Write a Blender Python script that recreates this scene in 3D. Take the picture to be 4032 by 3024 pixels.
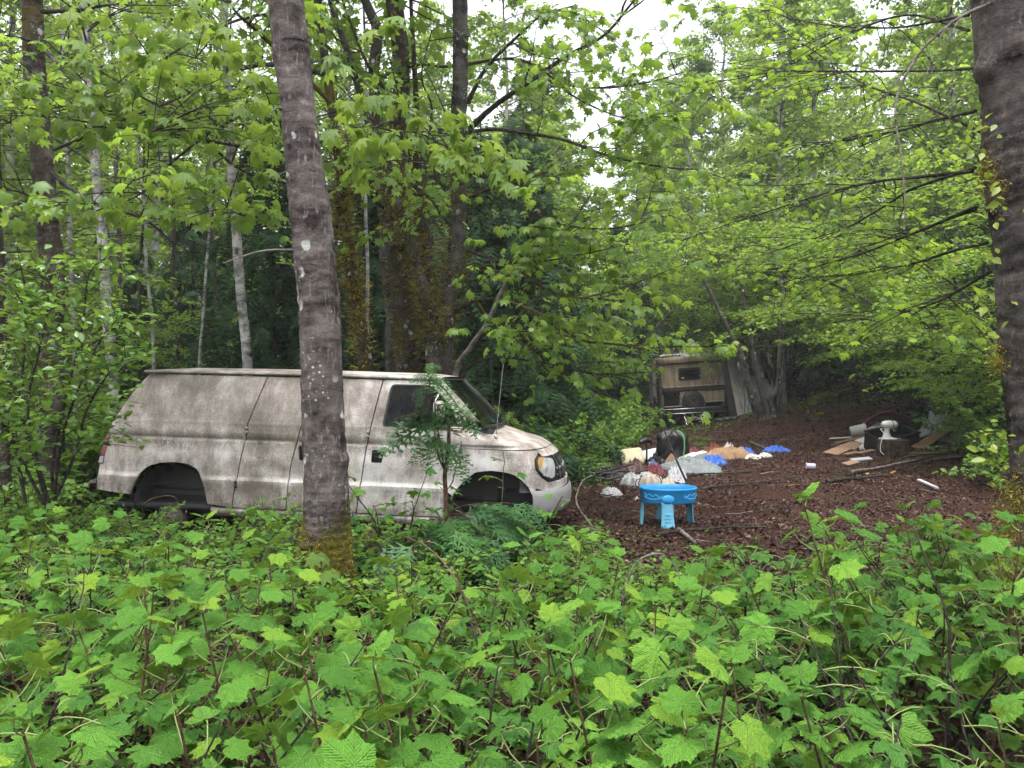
import bpy, bmesh, math, random
import numpy as np
from mathutils import Vector, Matrix, noise as mnoise
from mathutils.geometry import delaunay_2d_cdt

for o in list(bpy.data.objects): bpy.data.objects.remove(o)
SC = bpy.context.scene
COL = SC.collection
R = math.radians
# ------------------------------------------------------------------ camera
FPX, CX, CY, CAMZ = 3100.0, 2016.0, 1512.0, 1.65
cam = bpy.data.cameras.new('camera'); camo = bpy.data.objects.new('camera', cam)
COL.objects.link(camo); SC.camera = camo
cam.sensor_width = 36.0; cam.lens = FPX/4032*36.0
cam.clip_start = 0.05; cam.clip_end = 2000
camo.location = (0, 0, CAMZ); camo.rotation_euler = (R(90), 0, 0)
# ------------------------------------------------------------------ sky and sun
SUN_EL, SUN_ROT = R(80), R(180)
w = bpy.data.worlds.new('World'); SC.world = w; w.use_nodes = True
nt = w.node_tree; nt.nodes.clear()
sky = nt.nodes.new('ShaderNodeTexSky'); sky.sky_type = 'NISHITA'; sky.sun_disc = False
sky.sun_elevation = SUN_EL; sky.sun_rotation = SUN_ROT; sky.dust_density = 4.0; sky.air_density = 1.0; sky.ozone_density = 1.0
hs = nt.nodes.new('ShaderNodeHueSaturation'); hs.inputs['Saturation'].default_value = 0.22; hs.inputs['Value'].default_value = 1.0
bg = nt.nodes.new('ShaderNodeBackground'); bg.inputs['Strength'].default_value = 0.15
wo = nt.nodes.new('ShaderNodeOutputWorld')
nt.links.new(sky.outputs[0], hs.inputs['Color']); nt.links.new(hs.outputs[0], bg.inputs[0]); nt.links.new(bg.outputs[0], wo.inputs[0])
sl = bpy.data.lights.new('sun', 'SUN'); sl.energy = 1.2; sl.angle = R(40); sl.color = (1.0, 0.97, 0.93)
so = bpy.data.objects.new('sun', sl); COL.objects.link(so)
so.rotation_euler = (math.pi/2-SUN_EL, 0, 0)   # soft light from high up, a little behind the camera (the open road)
so.location = (0, 0, 30)
vs = SC.view_settings; vs.view_transform = 'Standard'; vs.look = 'None'; vs.exposure = 1.75; vs.gamma = 1.0
vs.use_curve_mapping = False
cy = SC.cycles
cy.max_bounces = 6; cy.diffuse_bounces = 3; cy.glossy_bounces = 2; cy.transmission_bounces = 4; cy.transparent_max_bounces = 6
cy.caustics_reflective = False; cy.caustics_refractive = False
cy.use_denoising = True
try: cy.denoiser = 'OPENIMAGEDENOISE'
except Exception: pass
cy.use_adaptive_sampling = True; cy.adaptive_threshold = 0.03
cy.sample_clamp_indirect = 6.0

# ------------------------------------------------------------------ names, labels
def tag(o, label=None, cat=None, group=None, kind=None):
    if label: o['label'] = label
    if cat: o['category'] = cat
    if group: o['group'] = group
    if kind: o['kind'] = kind
    return o
def empty(name, loc=(0, 0, 0), rot=(0, 0, 0)):
    o = bpy.data.objects.new(name, None); o.empty_display_size = 0.1
    COL.objects.link(o); o.location = loc; o.rotation_euler = rot
    return o
def copy_tree(o, parent=None):
    c = o.copy(); COL.objects.link(c); c.parent = parent
    for ch in o.children: copy_tree(ch, c)
    return c

# ------------------------------------------------------------------ materials
MATS = {}
class NT:
    """small node-tree helper"""
    def __init__(s, name):
        s.m = bpy.data.materials.new(name); s.m.use_nodes = True; s.t = s.m.node_tree; s.t.nodes.clear()
        s.out = s.n('ShaderNodeOutputMaterial'); MATS[name] = s.m
    def n(s, typ, **kw):
        nd = s.t.nodes.new(typ)
        for k, v in kw.items(): setattr(nd, k, v)
        return nd
    def l(s, a, b): s.t.links.new(a, b)
    def set(s, sock, v):
        if hasattr(v, 'is_linked') or isinstance(v, bpy.types.NodeSocket): s.l(v, sock)
        else:
            if isinstance(v, tuple) and len(v) == 3 and sock.type == 'RGBA': v = v+(1,)
            sock.default_value = v
    def coord(s, kind='Object'): return s.n('ShaderNodeTexCoord').outputs[kind]
    def mapping(s, vec, scale=(1, 1, 1), loc=(0, 0, 0), rot=(0, 0, 0)):
        m = s.n('ShaderNodeMapping'); s.l(vec, m.inputs['Vector'])
        m.inputs['Scale'].default_value = scale; m.inputs['Location'].default_value = loc; m.inputs['Rotation'].default_value = rot
        return m.outputs[0]
    def noise(s, vec, scale, detail=4, rough=0.55, dist=0.0):
        n = s.n('ShaderNodeTexNoise'); s.l(vec, n.inputs['Vector']); n.inputs['Scale'].default_value = scale
        n.inputs['Detail'].default_value = detail; n.inputs['Roughness'].default_value = rough; n.inputs['Distortion'].default_value = dist
        return n.outputs['Fac']
    def voro(s, vec, scale, out='Distance', feature='F1', rnd=1.0):
        n = s.n('ShaderNodeTexVoronoi', feature=feature); s.l(vec, n.inputs['Vector']); n.inputs['Scale'].default_value = scale
        n.inputs['Randomness'].default_value = rnd
        return n.outputs[out]
    def ramp(s, fac, stops, interp='LINEAR'):
        r = s.n('ShaderNodeValToRGB'); s.l(fac, r.inputs['Fac']); cr = r.color_ramp; cr.interpolation = interp
        while len(cr.elements) < len(stops): cr.elements.new(0.5)
        for e, (p, c) in zip(cr.elements, stops):
            e.position = p; e.color = (c, c, c, 1) if not isinstance(c, tuple) else c+(1,)
        return r.outputs['Color']
    def math(s, op, a, b=None, c=None, clamp=False):
        m = s.n('ShaderNodeMath', operation=op, use_clamp=clamp); s.set(m.inputs[0], a)
        if b is not None: s.set(m.inputs[1], b)
        if c is not None: s.set(m.inputs[2], c)
        return m.outputs[0]
    def mix(s, fac, a, b, mode='MIX'):
        m = s.n('ShaderNodeMix', data_type='RGBA', blend_type=mode); s.set(m.inputs['Factor'], fac)
        s.set(m.inputs['A'] if False else m.inputs[6], a); s.set(m.inputs[7], b)
        return m.outputs[2]
    def sep(s, vec):
        x = s.n('ShaderNodeSeparateXYZ'); s.l(vec, x.inputs[0]); return x.outputs
    def bump(s, h, strength=0.5, dist=0.02):
        b = s.n('ShaderNodeBump'); s.l(h, b.inputs['Height']); b.inputs['Strength'].default_value = strength
        b.inputs['Distance'].default_value = dist
        return b.outputs[0]
    def bsdf(s, col, rough=0.6, normal=None, spec=0.4, metal=0.0, **kw):
        p = s.n('ShaderNodeBsdfPrincipled'); s.set(p.inputs['Base Color'], col); s.set(p.inputs['Roughness'], rough)
        p.inputs['Specular IOR Level'].default_value = spec; p.inputs['Metallic'].default_value = metal
        for k, v in kw.items(): p.inputs[k].default_value = v
        if normal is not None: s.l(normal, p.inputs['Normal'])
        return p.outputs[0]
    def done(s, sh): s.l(sh, s.out.inputs['Surface']); return s.m

def plain(name, col, rough=0.6, var=0.25, scale=8.0, bump=0.15, bdist=0.01, spec=0.4, metal=0.0):
    """one colour broken up by grain, dirt specks and fine relief"""
    t = NT(name); c = t.coord()
    n1 = t.noise(c, scale, 6); n2 = t.noise(c, scale*6, 3)
    d = tuple(x*(1-var) for x in col); b = tuple(min(1, x*(1+var*0.6)) for x in col)
    colr = t.mix(n1, d, b)
    dirt = t.ramp(n2, [(0.56, 0.0), (0.72, 1.0)])
    colr = t.mix(t.math('MULTIPLY', dirt, 0.35), colr, tuple(x*0.45+0.01 for x in col))
    return t.done(t.bsdf(colr, rough, t.bump(t.math('ADD', n1, t.math('MULTIPLY', n2, 0.4)), bump, bdist), spec, metal))

def soiled(name, col, rough=0.8):
    """wet, muddy, leaf-stained cloth or plastic"""
    t = NT(name); c = t.coord(); n1 = t.noise(c, 5, 6, .65); n2 = t.noise(c, 2.2, 4); n3 = t.noise(c, 34, 4, .7)
    cc = t.mix(n1, tuple(x*.62 for x in col), tuple(x*.95 for x in col)); mud = t.ramp(t.math('ADD', t.math('MULTIPLY', n2, .6), t.math('MULTIPLY', n3, .4)), [(.47, 0.0), (.66, .8)])
    cc = t.mix(mud, cc, tuple(x*.35+y for x, y in zip(col, (.035, .022, .015))))
    return t.done(t.bsdf(cc, rough, t.bump(t.math('ADD', n1, t.math('MULTIPLY', n3, .4)), .5, .02), .2))
def leafmat(name, dark, light, young=None, trans=0.38, rough=0.42, rnd='island', veins=False, spec=0.5, patch=0.5):
    """thin leaf: tinted front, light coming through, wet gloss"""
    t = NT(name)
    if rnd == 'island': r = t.n('ShaderNodeNewGeometry').outputs['Random Per Island']
    else: r = t.n('ShaderNodeObjectInfo').outputs['Random']
    stops = [(0.0, dark), (0.75, light)]
    if young: stops.append((1.0, young))
    col = t.ramp(r, stops)
    geo = t.n('ShaderNodeNewGeometry')
    n = t.noise(geo.outputs['Position'], patch, 2)
    col = t.mix(t.ramp(n, [(0.3, 0.0), (0.7, 0.45)]), col, tuple(x*0.72 for x in light))
    nrm = None
    if veins:
        c = t.coord(); x, y, z = t.sep(c)
        ax = t.math('ABSOLUTE', x)
        a = t.math('ARCTAN2', ax, y)
        k = t.math('ABSOLUTE', t.math('SUBTRACT', t.math('FRACT', t.math('ADD', t.math('DIVIDE', a, 0.80), 0.5)), 0.5))
        rr = t.math('SQRT', t.math('ADD', t.math('MULTIPLY', x, x), t.math('MULTIPLY', y, y)))
        dv = t.math('MULTIPLY', k, rr)
        main = t.ramp(dv, [(0.006, 1.0), (0.026, 0.0)])
        wv = t.math('SINE', t.math('MULTIPLY', t.math('SUBTRACT', rr, t.math('MULTIPLY', dv, 1.3)), 62.0))
        sec = t.ramp(wv, [(0.80, 0.0), (1.0, 0.25)])
        v = t.math('MAXIMUM', main, sec)
        col = t.mix(t.math('MULTIPLY', v, 0.42), col, tuple(min(1, q*1.5+0.03) for q in light))
        h = t.math('ADD', t.math('MULTIPLY', wv, 0.10), t.math('ADD', t.math('MULTIPLY', v, -0.6), t.noise(c, 9, 3)))
        nrm = t.bump(h, 0.9, 0.012)
    p = t.bsdf(col, rough, nrm, spec)
    tr = t.n('ShaderNodeBsdfTranslucent'); t.l(t.mix(0.55, col, (0.34, 0.47, 0.05)), tr.inputs['Color'])
    if nrm is not None: t.l(nrm, tr.inputs['Normal'])
    mx = t.n('ShaderNodeMixShader'); mx.inputs[0].default_value = trans; t.l(p, mx.inputs[1]); t.l(tr.outputs[0], mx.inputs[2])
    return t.done(mx.outputs[0])

def barkmat(name, dark, light, lichen=0.0, moss=0.0, mossz=None, flecks=0.5, birch=False, sc=1.0, mosscol=(0.13, 0.115, 0.018)):
    t = NT(name); c = t.coord()
    geo = t.n('ShaderNodeNewGeometry')
    n1 = t.noise(t.mapping(c, (3*sc, 3*sc, 6*sc)), 1.0, 6, 0.65)
    fl = t.noise(t.mapping(c, (30*sc, 30*sc, 9*sc)), 1.0, 3, 0.6)
    ring = t.noise(t.mapping(c, (3*sc, 3*sc, 22*sc)), 1.0, 4, 0.6)
    fine = t.noise(c, 60*sc, 4, 0.7)
    blot = t.noise(t.mapping(c, (5*sc, 5*sc, 3*sc)), 1.0, 4, 0.6)
    col = t.mix(t.ramp(t.math('ADD', t.math('MULTIPLY', n1, .6), t.math('MULTIPLY', blot, .4)), [(0.40, 0.0), (0.58, 1.0)]), tuple(q*.4 for q in dark), tuple((a+b)/2 for a, b in zip(dark, light)))
    col = t.mix(t.math('MULTIPLY', t.ramp(fl, [(0.56, 0.0), (0.72, 1.0)]), flecks), col, light)
    col = t.mix(t.math('MULTIPLY', t.ramp(ring, [(0.28, 1.0), (0.45, 0.0)]), 0.6), col, tuple(x*0.45 for x in dark))
    if birch:
        b = t.noise(t.mapping(c, (1.6, 1.6, 3.2)), 1.0, 5, 0.7)
        col = t.mix(t.ramp(b, [(0.42, 0.0), (0.56, 1.0)]), col, light)
        sp = t.noise(t.mapping(c, (9, 9, 34)), 1.0, 3, 0.6)
        col = t.mix(t.ramp(sp, [(0.30, 0.9), (0.40, 0.0)]), col, (0.02, 0.018, 0.015))
    if lichen > 0:
        cd = t.mapping(c, (1, 1, 0.8)); n3 = t.noise(c, 14, 3); 
        v = t.voro(cd, 6.0); vv = t.math('ADD', v, t.math('MULTIPLY', t.math('SUBTRACT', n3, 0.5), 0.28))
        gate = t.ramp(t.noise(c, 2.3, 2), [(0.50, 0.0), (0.58, 1.0)])
        lk = t.math('MULTIPLY', t.ramp(vv, [(0.17, 1.0), (0.23, 0.0)]), gate)
        v2 = t.voro(c, 26.0)
        g2 = t.ramp(t.noise(c, 3.1, 2), [(0.55, 0.0), (0.68, 1.0)])
        lk2 = t.math('MULTIPLY', t.ramp(v2, [(0.2, 1.0), (0.3, 0.0)]), g2)
        lk = t.math('MAXIMUM', lk, t.math('MULTIPLY', lk2, 0.8))
        col = t.mix(t.math('MULTIPLY', lk, lichen), col, (0.58, 0.60, 0.58))
    h = t.math('ADD', t.math('MULTIPLY', n1, 0.6), t.math('ADD', t.math('MULTIPLY', fl, 0.35), t.math('MULTIPLY', fine, 0.4)))
    if moss > 0:
        mn = t.noise(t.mapping(c, (2.2, 2.2, 1.3)), 1.0, 5, 0.65)
        if mossz is not None:
            z = t.sep(geo.outputs['Position'])[2]
            mn = t.math('ADD', mn, t.math('MULTIPLY', t.math('SUBTRACT', mossz, z), 0.55))
        mn = t.math('ADD', mn, t.math('MULTIPLY', t.math('SUBTRACT', fine, 0.5), 0.35)); mk = t.ramp(mn, [(max(0.02, 0.72-moss*0.45), 0.0), (max(0.05, 0.80-moss*0.45), 1.0)])
        mc = t.mix(t.math('ADD', t.math('MULTIPLY', t.noise(c, 45, 3), .5), t.math('MULTIPLY', t.noise(c, 6, 3), .5)), tuple(x*0.15 for x in mosscol), tuple(x*1.85 for x in mosscol))
        col = t.mix(mk, col, mc)
        h = t.math('ADD', h, t.math('MULTIPLY', mk, t.noise(c, 70, 3, 0.7)))
    return t.done(t.bsdf(col, 0.75, t.bump(h, 1.0, 0.035), 0.12))

# wet spring greens
leafmat('leaf_thimble', (0.038, 0.125, 0.018), (0.135, 0.325, 0.042), (0.265, 0.400, 0.036), trans=0.27, rnd='object', veins=True, spec=0.18, rough=0.5)
leafmat('leaf_salmon', (0.028, 0.095, 0.016), (0.080, 0.225, 0.032), (0.170, 0.310, 0.030), trans=0.26, rnd='object', veins=True, spec=0.25, rough=0.45)
leafmat('leaf_maple', (0.105, 0.210, 0.030), (0.165, 0.300, 0.040), (0.260, 0.360, 0.040), trans=0.60, spec=0.5, rough=0.4)
leafmat('leaf_maple_single', (0.105, 0.200, 0.030), (0.170, 0.290, 0.040), (0.260, 0.350, 0.040), trans=0.50, rnd='object', veins=True, spec=0.5, rough=0.4)
leafmat('leaf_vine', (0.090, 0.190, 0.022), (0.150, 0.275, 0.034), (0.230, 0.340, 0.036), trans=0.58, spec=0.45)
leafmat('leaf_alder', (0.115, 0.205, 0.050), (0.190, 0.295, 0.075), (0.260, 0.350, 0.085), trans=0.66, spec=0.4)
leafmat('leaf_shrub', (0.060, 0.150, 0.022), (0.110, 0.230, 0.034), (0.170, 0.290, 0.036), trans=0.38, spec=0.25)
leafmat('leaf_glossy', (0.070, 0.170, 0.030), (0.120, 0.250, 0.038), (0.190, 0.330, 0.034), trans=0.36, spec=0.6, rough=0.3)
leafmat('leaf_low', (0.030, 0.085, 0.014), (0.070, 0.165, 0.026), (0.120, 0.225, 0.030), trans=0.25, spec=0.15)
leafmat('leaf_yellow', (0.130, 0.210, 0.020), (0.200, 0.270, 0.024), (0.260, 0.310, 0.026), trans=0.45)
leafmat('leaf_conifer', (0.016, 0.040, 0.018), (0.032, 0.070, 0.028), (0.045, 0.095, 0.035), trans=0.12, spec=0.08, rough=0.6)
leafmat('leaf_cedar', (0.022, 0.070, 0.022), (0.040, 0.110, 0.030), (0.070, 0.150, 0.038), trans=0.18, spec=0.2, rnd='object')
leafmat('leaf_dead', (0.030, 0.013, 0.010), (0.085, 0.034, 0.024), (0.120, 0.055, 0.036), trans=0.05, spec=0.10, rough=0.6)
leafmat('petal', (0.55, 0.10, 0.26), (0.70, 0.16, 0.38), trans=0.3)
barkmat('bark_main', (0.056, 0.040, 0.036), (0.265, 0.228, 0.218), lichen=1.0, moss=0.75, mossz=0.52, flecks=0.75)
barkmat('bark_right', (0.046, 0.035, 0.033), (0.200, 0.172, 0.162), lichen=0.0, moss=0.5, mossz=0.35, flecks=0.8)
barkmat('bark_left', (0.060, 0.046, 0.036), (0.200, 0.180, 0.160), lichen=0.7, moss=0.42, flecks=0.45, mosscol=(0.10, 0.07, 0.02))
barkmat('bark_moss', (0.040, 0.032, 0.026), (0.150, 0.130, 0.110), lichen=0.9, moss=0.52, flecks=0.4, mosscol=(0.095, 0.068, 0.016))
barkmat('bark_dark', (0.045, 0.038, 0.034), (0.160, 0.145, 0.135), lichen=0.95, moss=0.30, flecks=0.3)
barkmat('bark_alder', (0.060, 0.056, 0.050), (0.420, 0.410, 0.390), birch=True, moss=0.30, flecks=0.4)
barkmat('bark_conifer', (0.045, 0.036, 0.030), (0.130, 0.110, 0.095), lichen=0.3, moss=0.35, flecks=0.3)
barkmat('bark_cedar', (0.110, 0.060, 0.040), (0.260, 0.150, 0.095), flecks=0.7, sc=2.0)
barkmat('bark_stump', (0.030, 0.022, 0.018), (0.120, 0.085, 0.055), flecks=0.7, moss=0.3)
barkmat('twig_dark', (0.040, 0.032, 0.026), (0.110, 0.095, 0.080), lichen=0.3, flecks=0.2, sc=3.0)
barkmat('twig_moss', (0.045, 0.035, 0.026), (0.110, 0.095, 0.080), moss=0.72, flecks=0.2, sc=2.0, mosscol=(0.105, 0.085, 0.018))
barkmat('twig_brown', (0.130, 0.075, 0.045), (0.260, 0.170, 0.110), flecks=0.2, sc=3.0)
barkmat('twig_pale', (0.170, 0.140, 0.115), (0.360, 0.330, 0.300), flecks=0.5, sc=3.0)
barkmat('log_moss', (0.045, 0.035, 0.028), (0.110, 0.090, 0.070), moss=1.0, flecks=0.3, mosscol=(0.150, 0.140, 0.020))
def littermat():
    t = NT('dead_leaf'); r = t.n('ShaderNodeNewGeometry').outputs['Random Per Island']
    col = t.ramp(r, [(0.0, (0.020, 0.011, 0.009)), (0.5, (0.064, 0.031, 0.024)), (0.88, (0.100, 0.052, 0.039)), (1.0, (0.20, 0.135, 0.10))]); pz = t.n('ShaderNodeNewGeometry').outputs['Position']
    col = t.mix(t.ramp(t.noise(pz, .9, 4), [(.42, 0.0), (.62, .75)]), col, (.022, .014, .011)); return t.done(t.bsdf(col, 0.55, None, 0.12))
littermat()
plain('stem_green', (0.180, 0.230, 0.070), 0.5, 0.3)
plain('moss', (0.130, 0.110, 0.020), 0.9, 0.5, 30, 0.4)
plain('moss_bright', (0.260, 0.210, 0.025), 0.9, 0.5, 30, 0.4)
# ------------------------------------------------------------------ mesh building
def nrmz(a):
    a = np.asarray(a, float); n = np.linalg.norm(a, axis=-1, keepdims=True); n[n < 1e-9] = 1
    return a/n
def frames(d, up):
    """matrices whose columns are side, along, normal"""
    y = nrmz(d); z = up-(up*y).sum(-1, keepdims=True)*y; z = nrmz(z); x = np.cross(y, z)
    return np.stack([x, y, z], axis=-1)
def smooth_path(pts, n):
    """Catmull-Rom through the points"""
    p = np.asarray(pts, float)
    if len(p) < 3:
        t = np.linspace(0, 1, n)[:, None]; return p[0]*(1-t)+p[-1]*t
    q = np.vstack([2*p[0]-p[1], p, 2*p[-1]-p[-2]])
    s = np.linspace(0, len(p)-1-1e-6, n); i = s.astype(int); f = (s-i)[:, None]
    a, b, c, d = q[i], q[i+1], q[i+2], q[i+3]
    return 0.5*((2*b)+(c-a)*f+(2*a-5*b+4*c-d)*f**2+(3*b-a-3*c+d)*f**3)
class G:
    def __init__(s): s.v = []; s.f = []; s.n = 0
    def add(s, v, f, m=0):
        v = np.asarray(v, float).reshape(-1, 3); f = np.asarray(f, int)
        s.v.append(v); s.f.append((f+s.n, m)); s.n += len(v); return s
    def tube(s, pts, rad, sides=6, m=0, cap=True, wob=0.0, seed=0):
        p = np.asarray(pts, float); n = len(p); rad = np.broadcast_to(np.asarray(rad, float), (n,))
        t = np.gradient(p, axis=0) if n > 2 else np.repeat((p[1]-p[0])[None], 2, 0)
        t = nrmz(t); ref = np.array([0.0, 0, 1]) if abs(t[:, 2]).mean() < 0.8 else np.array([1.0, 0, 0])
        x = nrmz(np.cross(t, ref)); y = np.cross(t, x)
        a = np.linspace(0, 2*math.pi, sides, endpoint=False)
        rr = np.repeat(rad[:, None], sides, 1)
        if wob: rr = rr*(1+wob*np.random.RandomState(seed).uniform(-1, 1, rr.shape))
        v = p[:, None]+rr[..., None]*(np.cos(a)[None, :, None]*x[:, None]+np.sin(a)[None, :, None]*y[:, None])
        i = np.arange(n-1)[:, None]*sides; j = np.arange(sides)[None]; k = (np.arange(sides)+1) % sides
        f = np.stack([i+j, i+k[None], i+sides+k[None], i+sides+j], -1).reshape(-1, 4)
        base = s.n; s.add(v.reshape(-1, 3), f, m)
        if cap:
            for r, o in ((0, 1), (n-1, 0)):
                c = p[r]; s.add(np.vstack([v[r], c]), [(q, (q+1) % sides, sides) if not o else ((q+1) % sides, q, sides) for q in range(sides)], m)
        return s
    def box(s, c, size, rot=None, m=0, bevel=0.0):
        h = np.asarray(size, float)/2; c = np.asarray(c, float)
        if bevel <= 0:
            v = np.array([[x, y, z] for x in (-1, 1) for y in (-1, 1) for z in (-1, 1)], float)*h
            f = [(0, 1, 3, 2), (4, 6, 7, 5), (0, 4, 5, 1), (2, 3, 7, 6), (0, 2, 6, 4), (1, 5, 7, 3)]
            fs = [(f, 4)]
        else:
            b = min(bevel, h.min()*0.9); vv = []
            for x in (-1, 1):
                for y in (-1, 1):
                    for z in (-1, 1):
                        g = np.array([x, y, z])*h
                        vv += [g-np.array([0, y*b, z*b]), g-np.array([x*b, 0, z*b]), g-np.array([x*b, y*b, 0])]
            v = np.array(vv)
            def q(x, y, z, a): return (((x > 0)*4+(y > 0)*2+(z > 0))*3+a)
            f4 = []; f3 = []
            for sg in (-1, 1):
                f4.append((q(sg, -1, -1, 0), q(sg, 1, -1, 0), q(sg, 1, 1, 0), q(sg, -1, 1, 0))[::sg])
                f4.append((q(-1, sg, -1, 1), q(-1, sg, 1, 1), q(1, sg, 1, 1), q(1, sg, -1, 1))[::sg])
                f4.append((q(-1, -1, sg, 2), q(1, -1, sg, 2), q(1, 1, sg, 2), q(-1, 1, sg, 2))[::sg])
                for s2 in (-1, 1):
                    f4.append((q(sg, s2, -1, 0), q(sg, s2, 1, 0), q(sg, s2, 1, 1), q(sg, s2, -1, 1))[::-sg*s2])
                    f4.append((q(sg, -1, s2, 0), q(sg, 1, s2, 0), q(sg, 1, s2, 2), q(sg, -1, s2, 2))[::sg*s2])
                    f4.append((q(-1, sg, s2, 1), q(1, sg, s2, 1), q(1, sg, s2, 2), q(-1, sg, s2, 2))[::-sg*s2])
                    for s3 in (-1, 1):
                        f3.append((q(sg, s2, s3, 0), q(sg, s2, s3, 1), q(sg, s2, s3, 2))[::sg*s2*s3])
            base = s.n
            if rot is not None: v = v@np.asarray(rot).T
            s.add(v+c, f4, m); s.f.append((np.array(f3)+base, m)); return s
        if rot is not None: v = v@np.asarray(rot).T
        return s.add(v+c, f, m)
    def lathe(s, prof, n=24, c=(0, 0, 0), rot=None, m=0):
        pr = np.asarray(prof, float); a = np.linspace(0, 2*math.pi, n, endpoint=False)
        v = np.stack([pr[:, None, 0]*np.cos(a), pr[:, None, 0]*np.sin(a), np.repeat(pr[:, None, 1], n, 1)], -1).reshape(-1, 3)
        if rot is not None: v = v@np.asarray(rot).T
        i = np.arange(len(pr)-1)[:, None]*n; j = np.arange(n)[None]; k = (j+1) % n
        return s.add(v+np.asarray(c, float), np.stack([i+j, i+k, i+n+k, i+n+j], -1).reshape(-1, 4), m)
    def grid(s, P, m=0, flip=False):
        P = np.asarray(P, float); a, b = P.shape[:2]
        i = np.arange(a-1)[:, None]*b; j = np.arange(b-1)[None]
        f = np.stack([i+j, i+j+1, i+b+j+1, i+b+j], -1).reshape(-1, 4)
        if flip: f = f[:, ::-1]
        return s.add(P.reshape(-1, 3), f, m)
    def inst(s, tv, tf, M, pos, m=0):
        """copies of a template: M (N,3,3) already scaled"""
        M = np.asarray(M); pos = np.asarray(pos); N = len(pos); tv = np.asarray(tv, float); k = len(tv)
        if N == 0: return s
        v = np.einsum('nij,kj->nki', M, tv)+pos[:, None]
        f = (np.asarray(tf)[None]+np.arange(N)[:, None, None]*k).reshape(-1, np.asarray(tf).shape[1])
        return s.add(v.reshape(-1, 3), f, m)
    def mesh(s, name, mats, smooth=True):
        me = bpy.data.meshes.new(name)
        v = np.vstack(s.v) if s.v else np.zeros((0, 3))
        me.vertices.add(len(v)); me.vertices.foreach_set('co', v.ravel())
        tot = np.concatenate([np.full(len(f), f.shape[1]) for f, m in s.f]); loops = np.concatenate([f.ravel() for f, m in s.f])
        mi = np.concatenate([np.full(len(f), m) for f, m in s.f])
        me.loops.add(len(loops)); me.loops.foreach_set('vertex_index', loops.astype(np.int32))
        me.polygons.add(len(tot)); st = np.concatenate([[0], np.cumsum(tot)[:-1]])
        me.polygons.foreach_set('loop_start', st.astype(np.int32))
        me.polygons.foreach_set('material_index', mi.astype(np.int32))
        me.polygons.foreach_set('use_smooth', np.full(len(tot), bool(smooth)))
        for q in ([mats] if isinstance(mats, str) else mats): me.materials.append(MATS[q])
        me.update(calc_edges=True)
        return me
    def build(s, name, mats, parent=None, smooth=True, loc=None, bevel=0.0, wn=False):
        o = bpy.data.objects.new(name, s.mesh(name, mats, smooth)); COL.objects.link(o)
        if parent is not None: o.parent = parent
        if loc is not None: o.location = loc
        if bevel > 0:
            b = o.modifiers.new('bevel', 'BEVEL'); b.width = bevel; b.segments = 2; b.limit_method = 'ANGLE'
        return o
def rotz(a): c, s_ = math.cos(a), math.sin(a); return np.array([[c, -s_, 0], [s_, c, 0], [0, 0, 1.0]])
def rotx(a): c, s_ = math.cos(a), math.sin(a); return np.array([[1.0, 0, 0], [0, c, -s_], [0, s_, c]])
def roty(a): c, s_ = math.cos(a), math.sin(a); return np.array([[c, 0, s_], [0, 1.0, 0], [-s_, 0, c]])
def wav(x, y, z=0.0, s=1.0, ph=0.0):
    """cheap smooth noise, about -1..1"""
    x = np.asarray(x)*s; y = np.asarray(y)*s; z = np.asarray(z)*s
    return (np.sin(1.7*x+2.3*np.sin(0.9*y+ph)+ph)+np.sin(2.1*y+1.9*np.sin(1.1*x+1.3*ph)+z)+np.sin(1.3*(x+y)+2.2*np.sin(0.8*z-y+ph)+2*ph))/3

# ------------------------------------------------------------------ terrain
def gz(x, y):
    x = np.asarray(x, float); y = np.asarray(y, float)
    z = 0.06*np.maximum(0, x-3)*np.clip((y-9)/10, 0, 1)
    b = x-(9+(y-15)*0.42)
    z = z+np.minimum(0.5*np.maximum(0, b)**1.15, 5.0)*np.clip((y-6)/6, 0, 1)
    z = z+0.03*wav(x, y, 0, 0.8)+0.018*wav(x, y, 0, 2.7, 2.0)*np.clip((y-1)/3, 0.3, 1)
    z = z+0.072*np.clip(y-17, 0, 16)*np.clip((x-6)/4, 0, 1)+0.035*np.maximum(0, y-34)
    return z
def gzf(x, y): return float(gz(x, y))
def P(px, py, d): return np.array([(px-CX)/FPX*d, d, CAMZ+(CY-py)/FPX*d])
GD = np.concatenate([np.arange(1.2, 20, .01), np.arange(20, 90, .03)])
def gp(px, py):
    """where the line of sight of a picture point meets the ground"""
    x = (px-CX)/FPX*GD; z = CAMZ+(CY-py)/FPX*GD; h = gz(x, GD); k = np.nonzero(z <= h)[0]; i = k[0] if len(k) else len(GD)-1
    return np.array([x[i], GD[i], h[i]])
def on(x, y, dz=0.0): return np.array([x, y, gzf(x, y)+dz])

t = NT('forest_floor'); c = t.coord()
n1 = t.noise(c, 0.55, 5); n2 = t.noise(c, 5.0, 6, 0.65); n3 = t.noise(c, 38.0, 4, 0.7); v1 = t.voro(c, 22.0, 'Color'); vd = t.voro(c, 22.0)
col = t.mix(n2, (0.014, 0.008, 0.006), (0.045, 0.020, 0.015))
col = t.mix(t.math('MULTIPLY', t.sep(v1)[0], 0.5), col, (0.065, 0.028, 0.020))
col = t.mix(t.ramp(n1, [(0.55, 0.0), (0.75, 0.6)]), col, (0.040, 0.048, 0.018))
col = t.mix(t.ramp(n3, [(0.62, 0.0), (0.75, 0.5)]), col, (0.11, 0.065, 0.045))
t.done(t.bsdf(col, t.ramp(n3, [(0.3, 0.5), (0.8, 0.85)]), t.bump(t.math('ADD', n3, t.math('ADD', t.math('MULTIPLY', vd, 0.9), n2)), 0.8, 0.04), 0.06))
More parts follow.
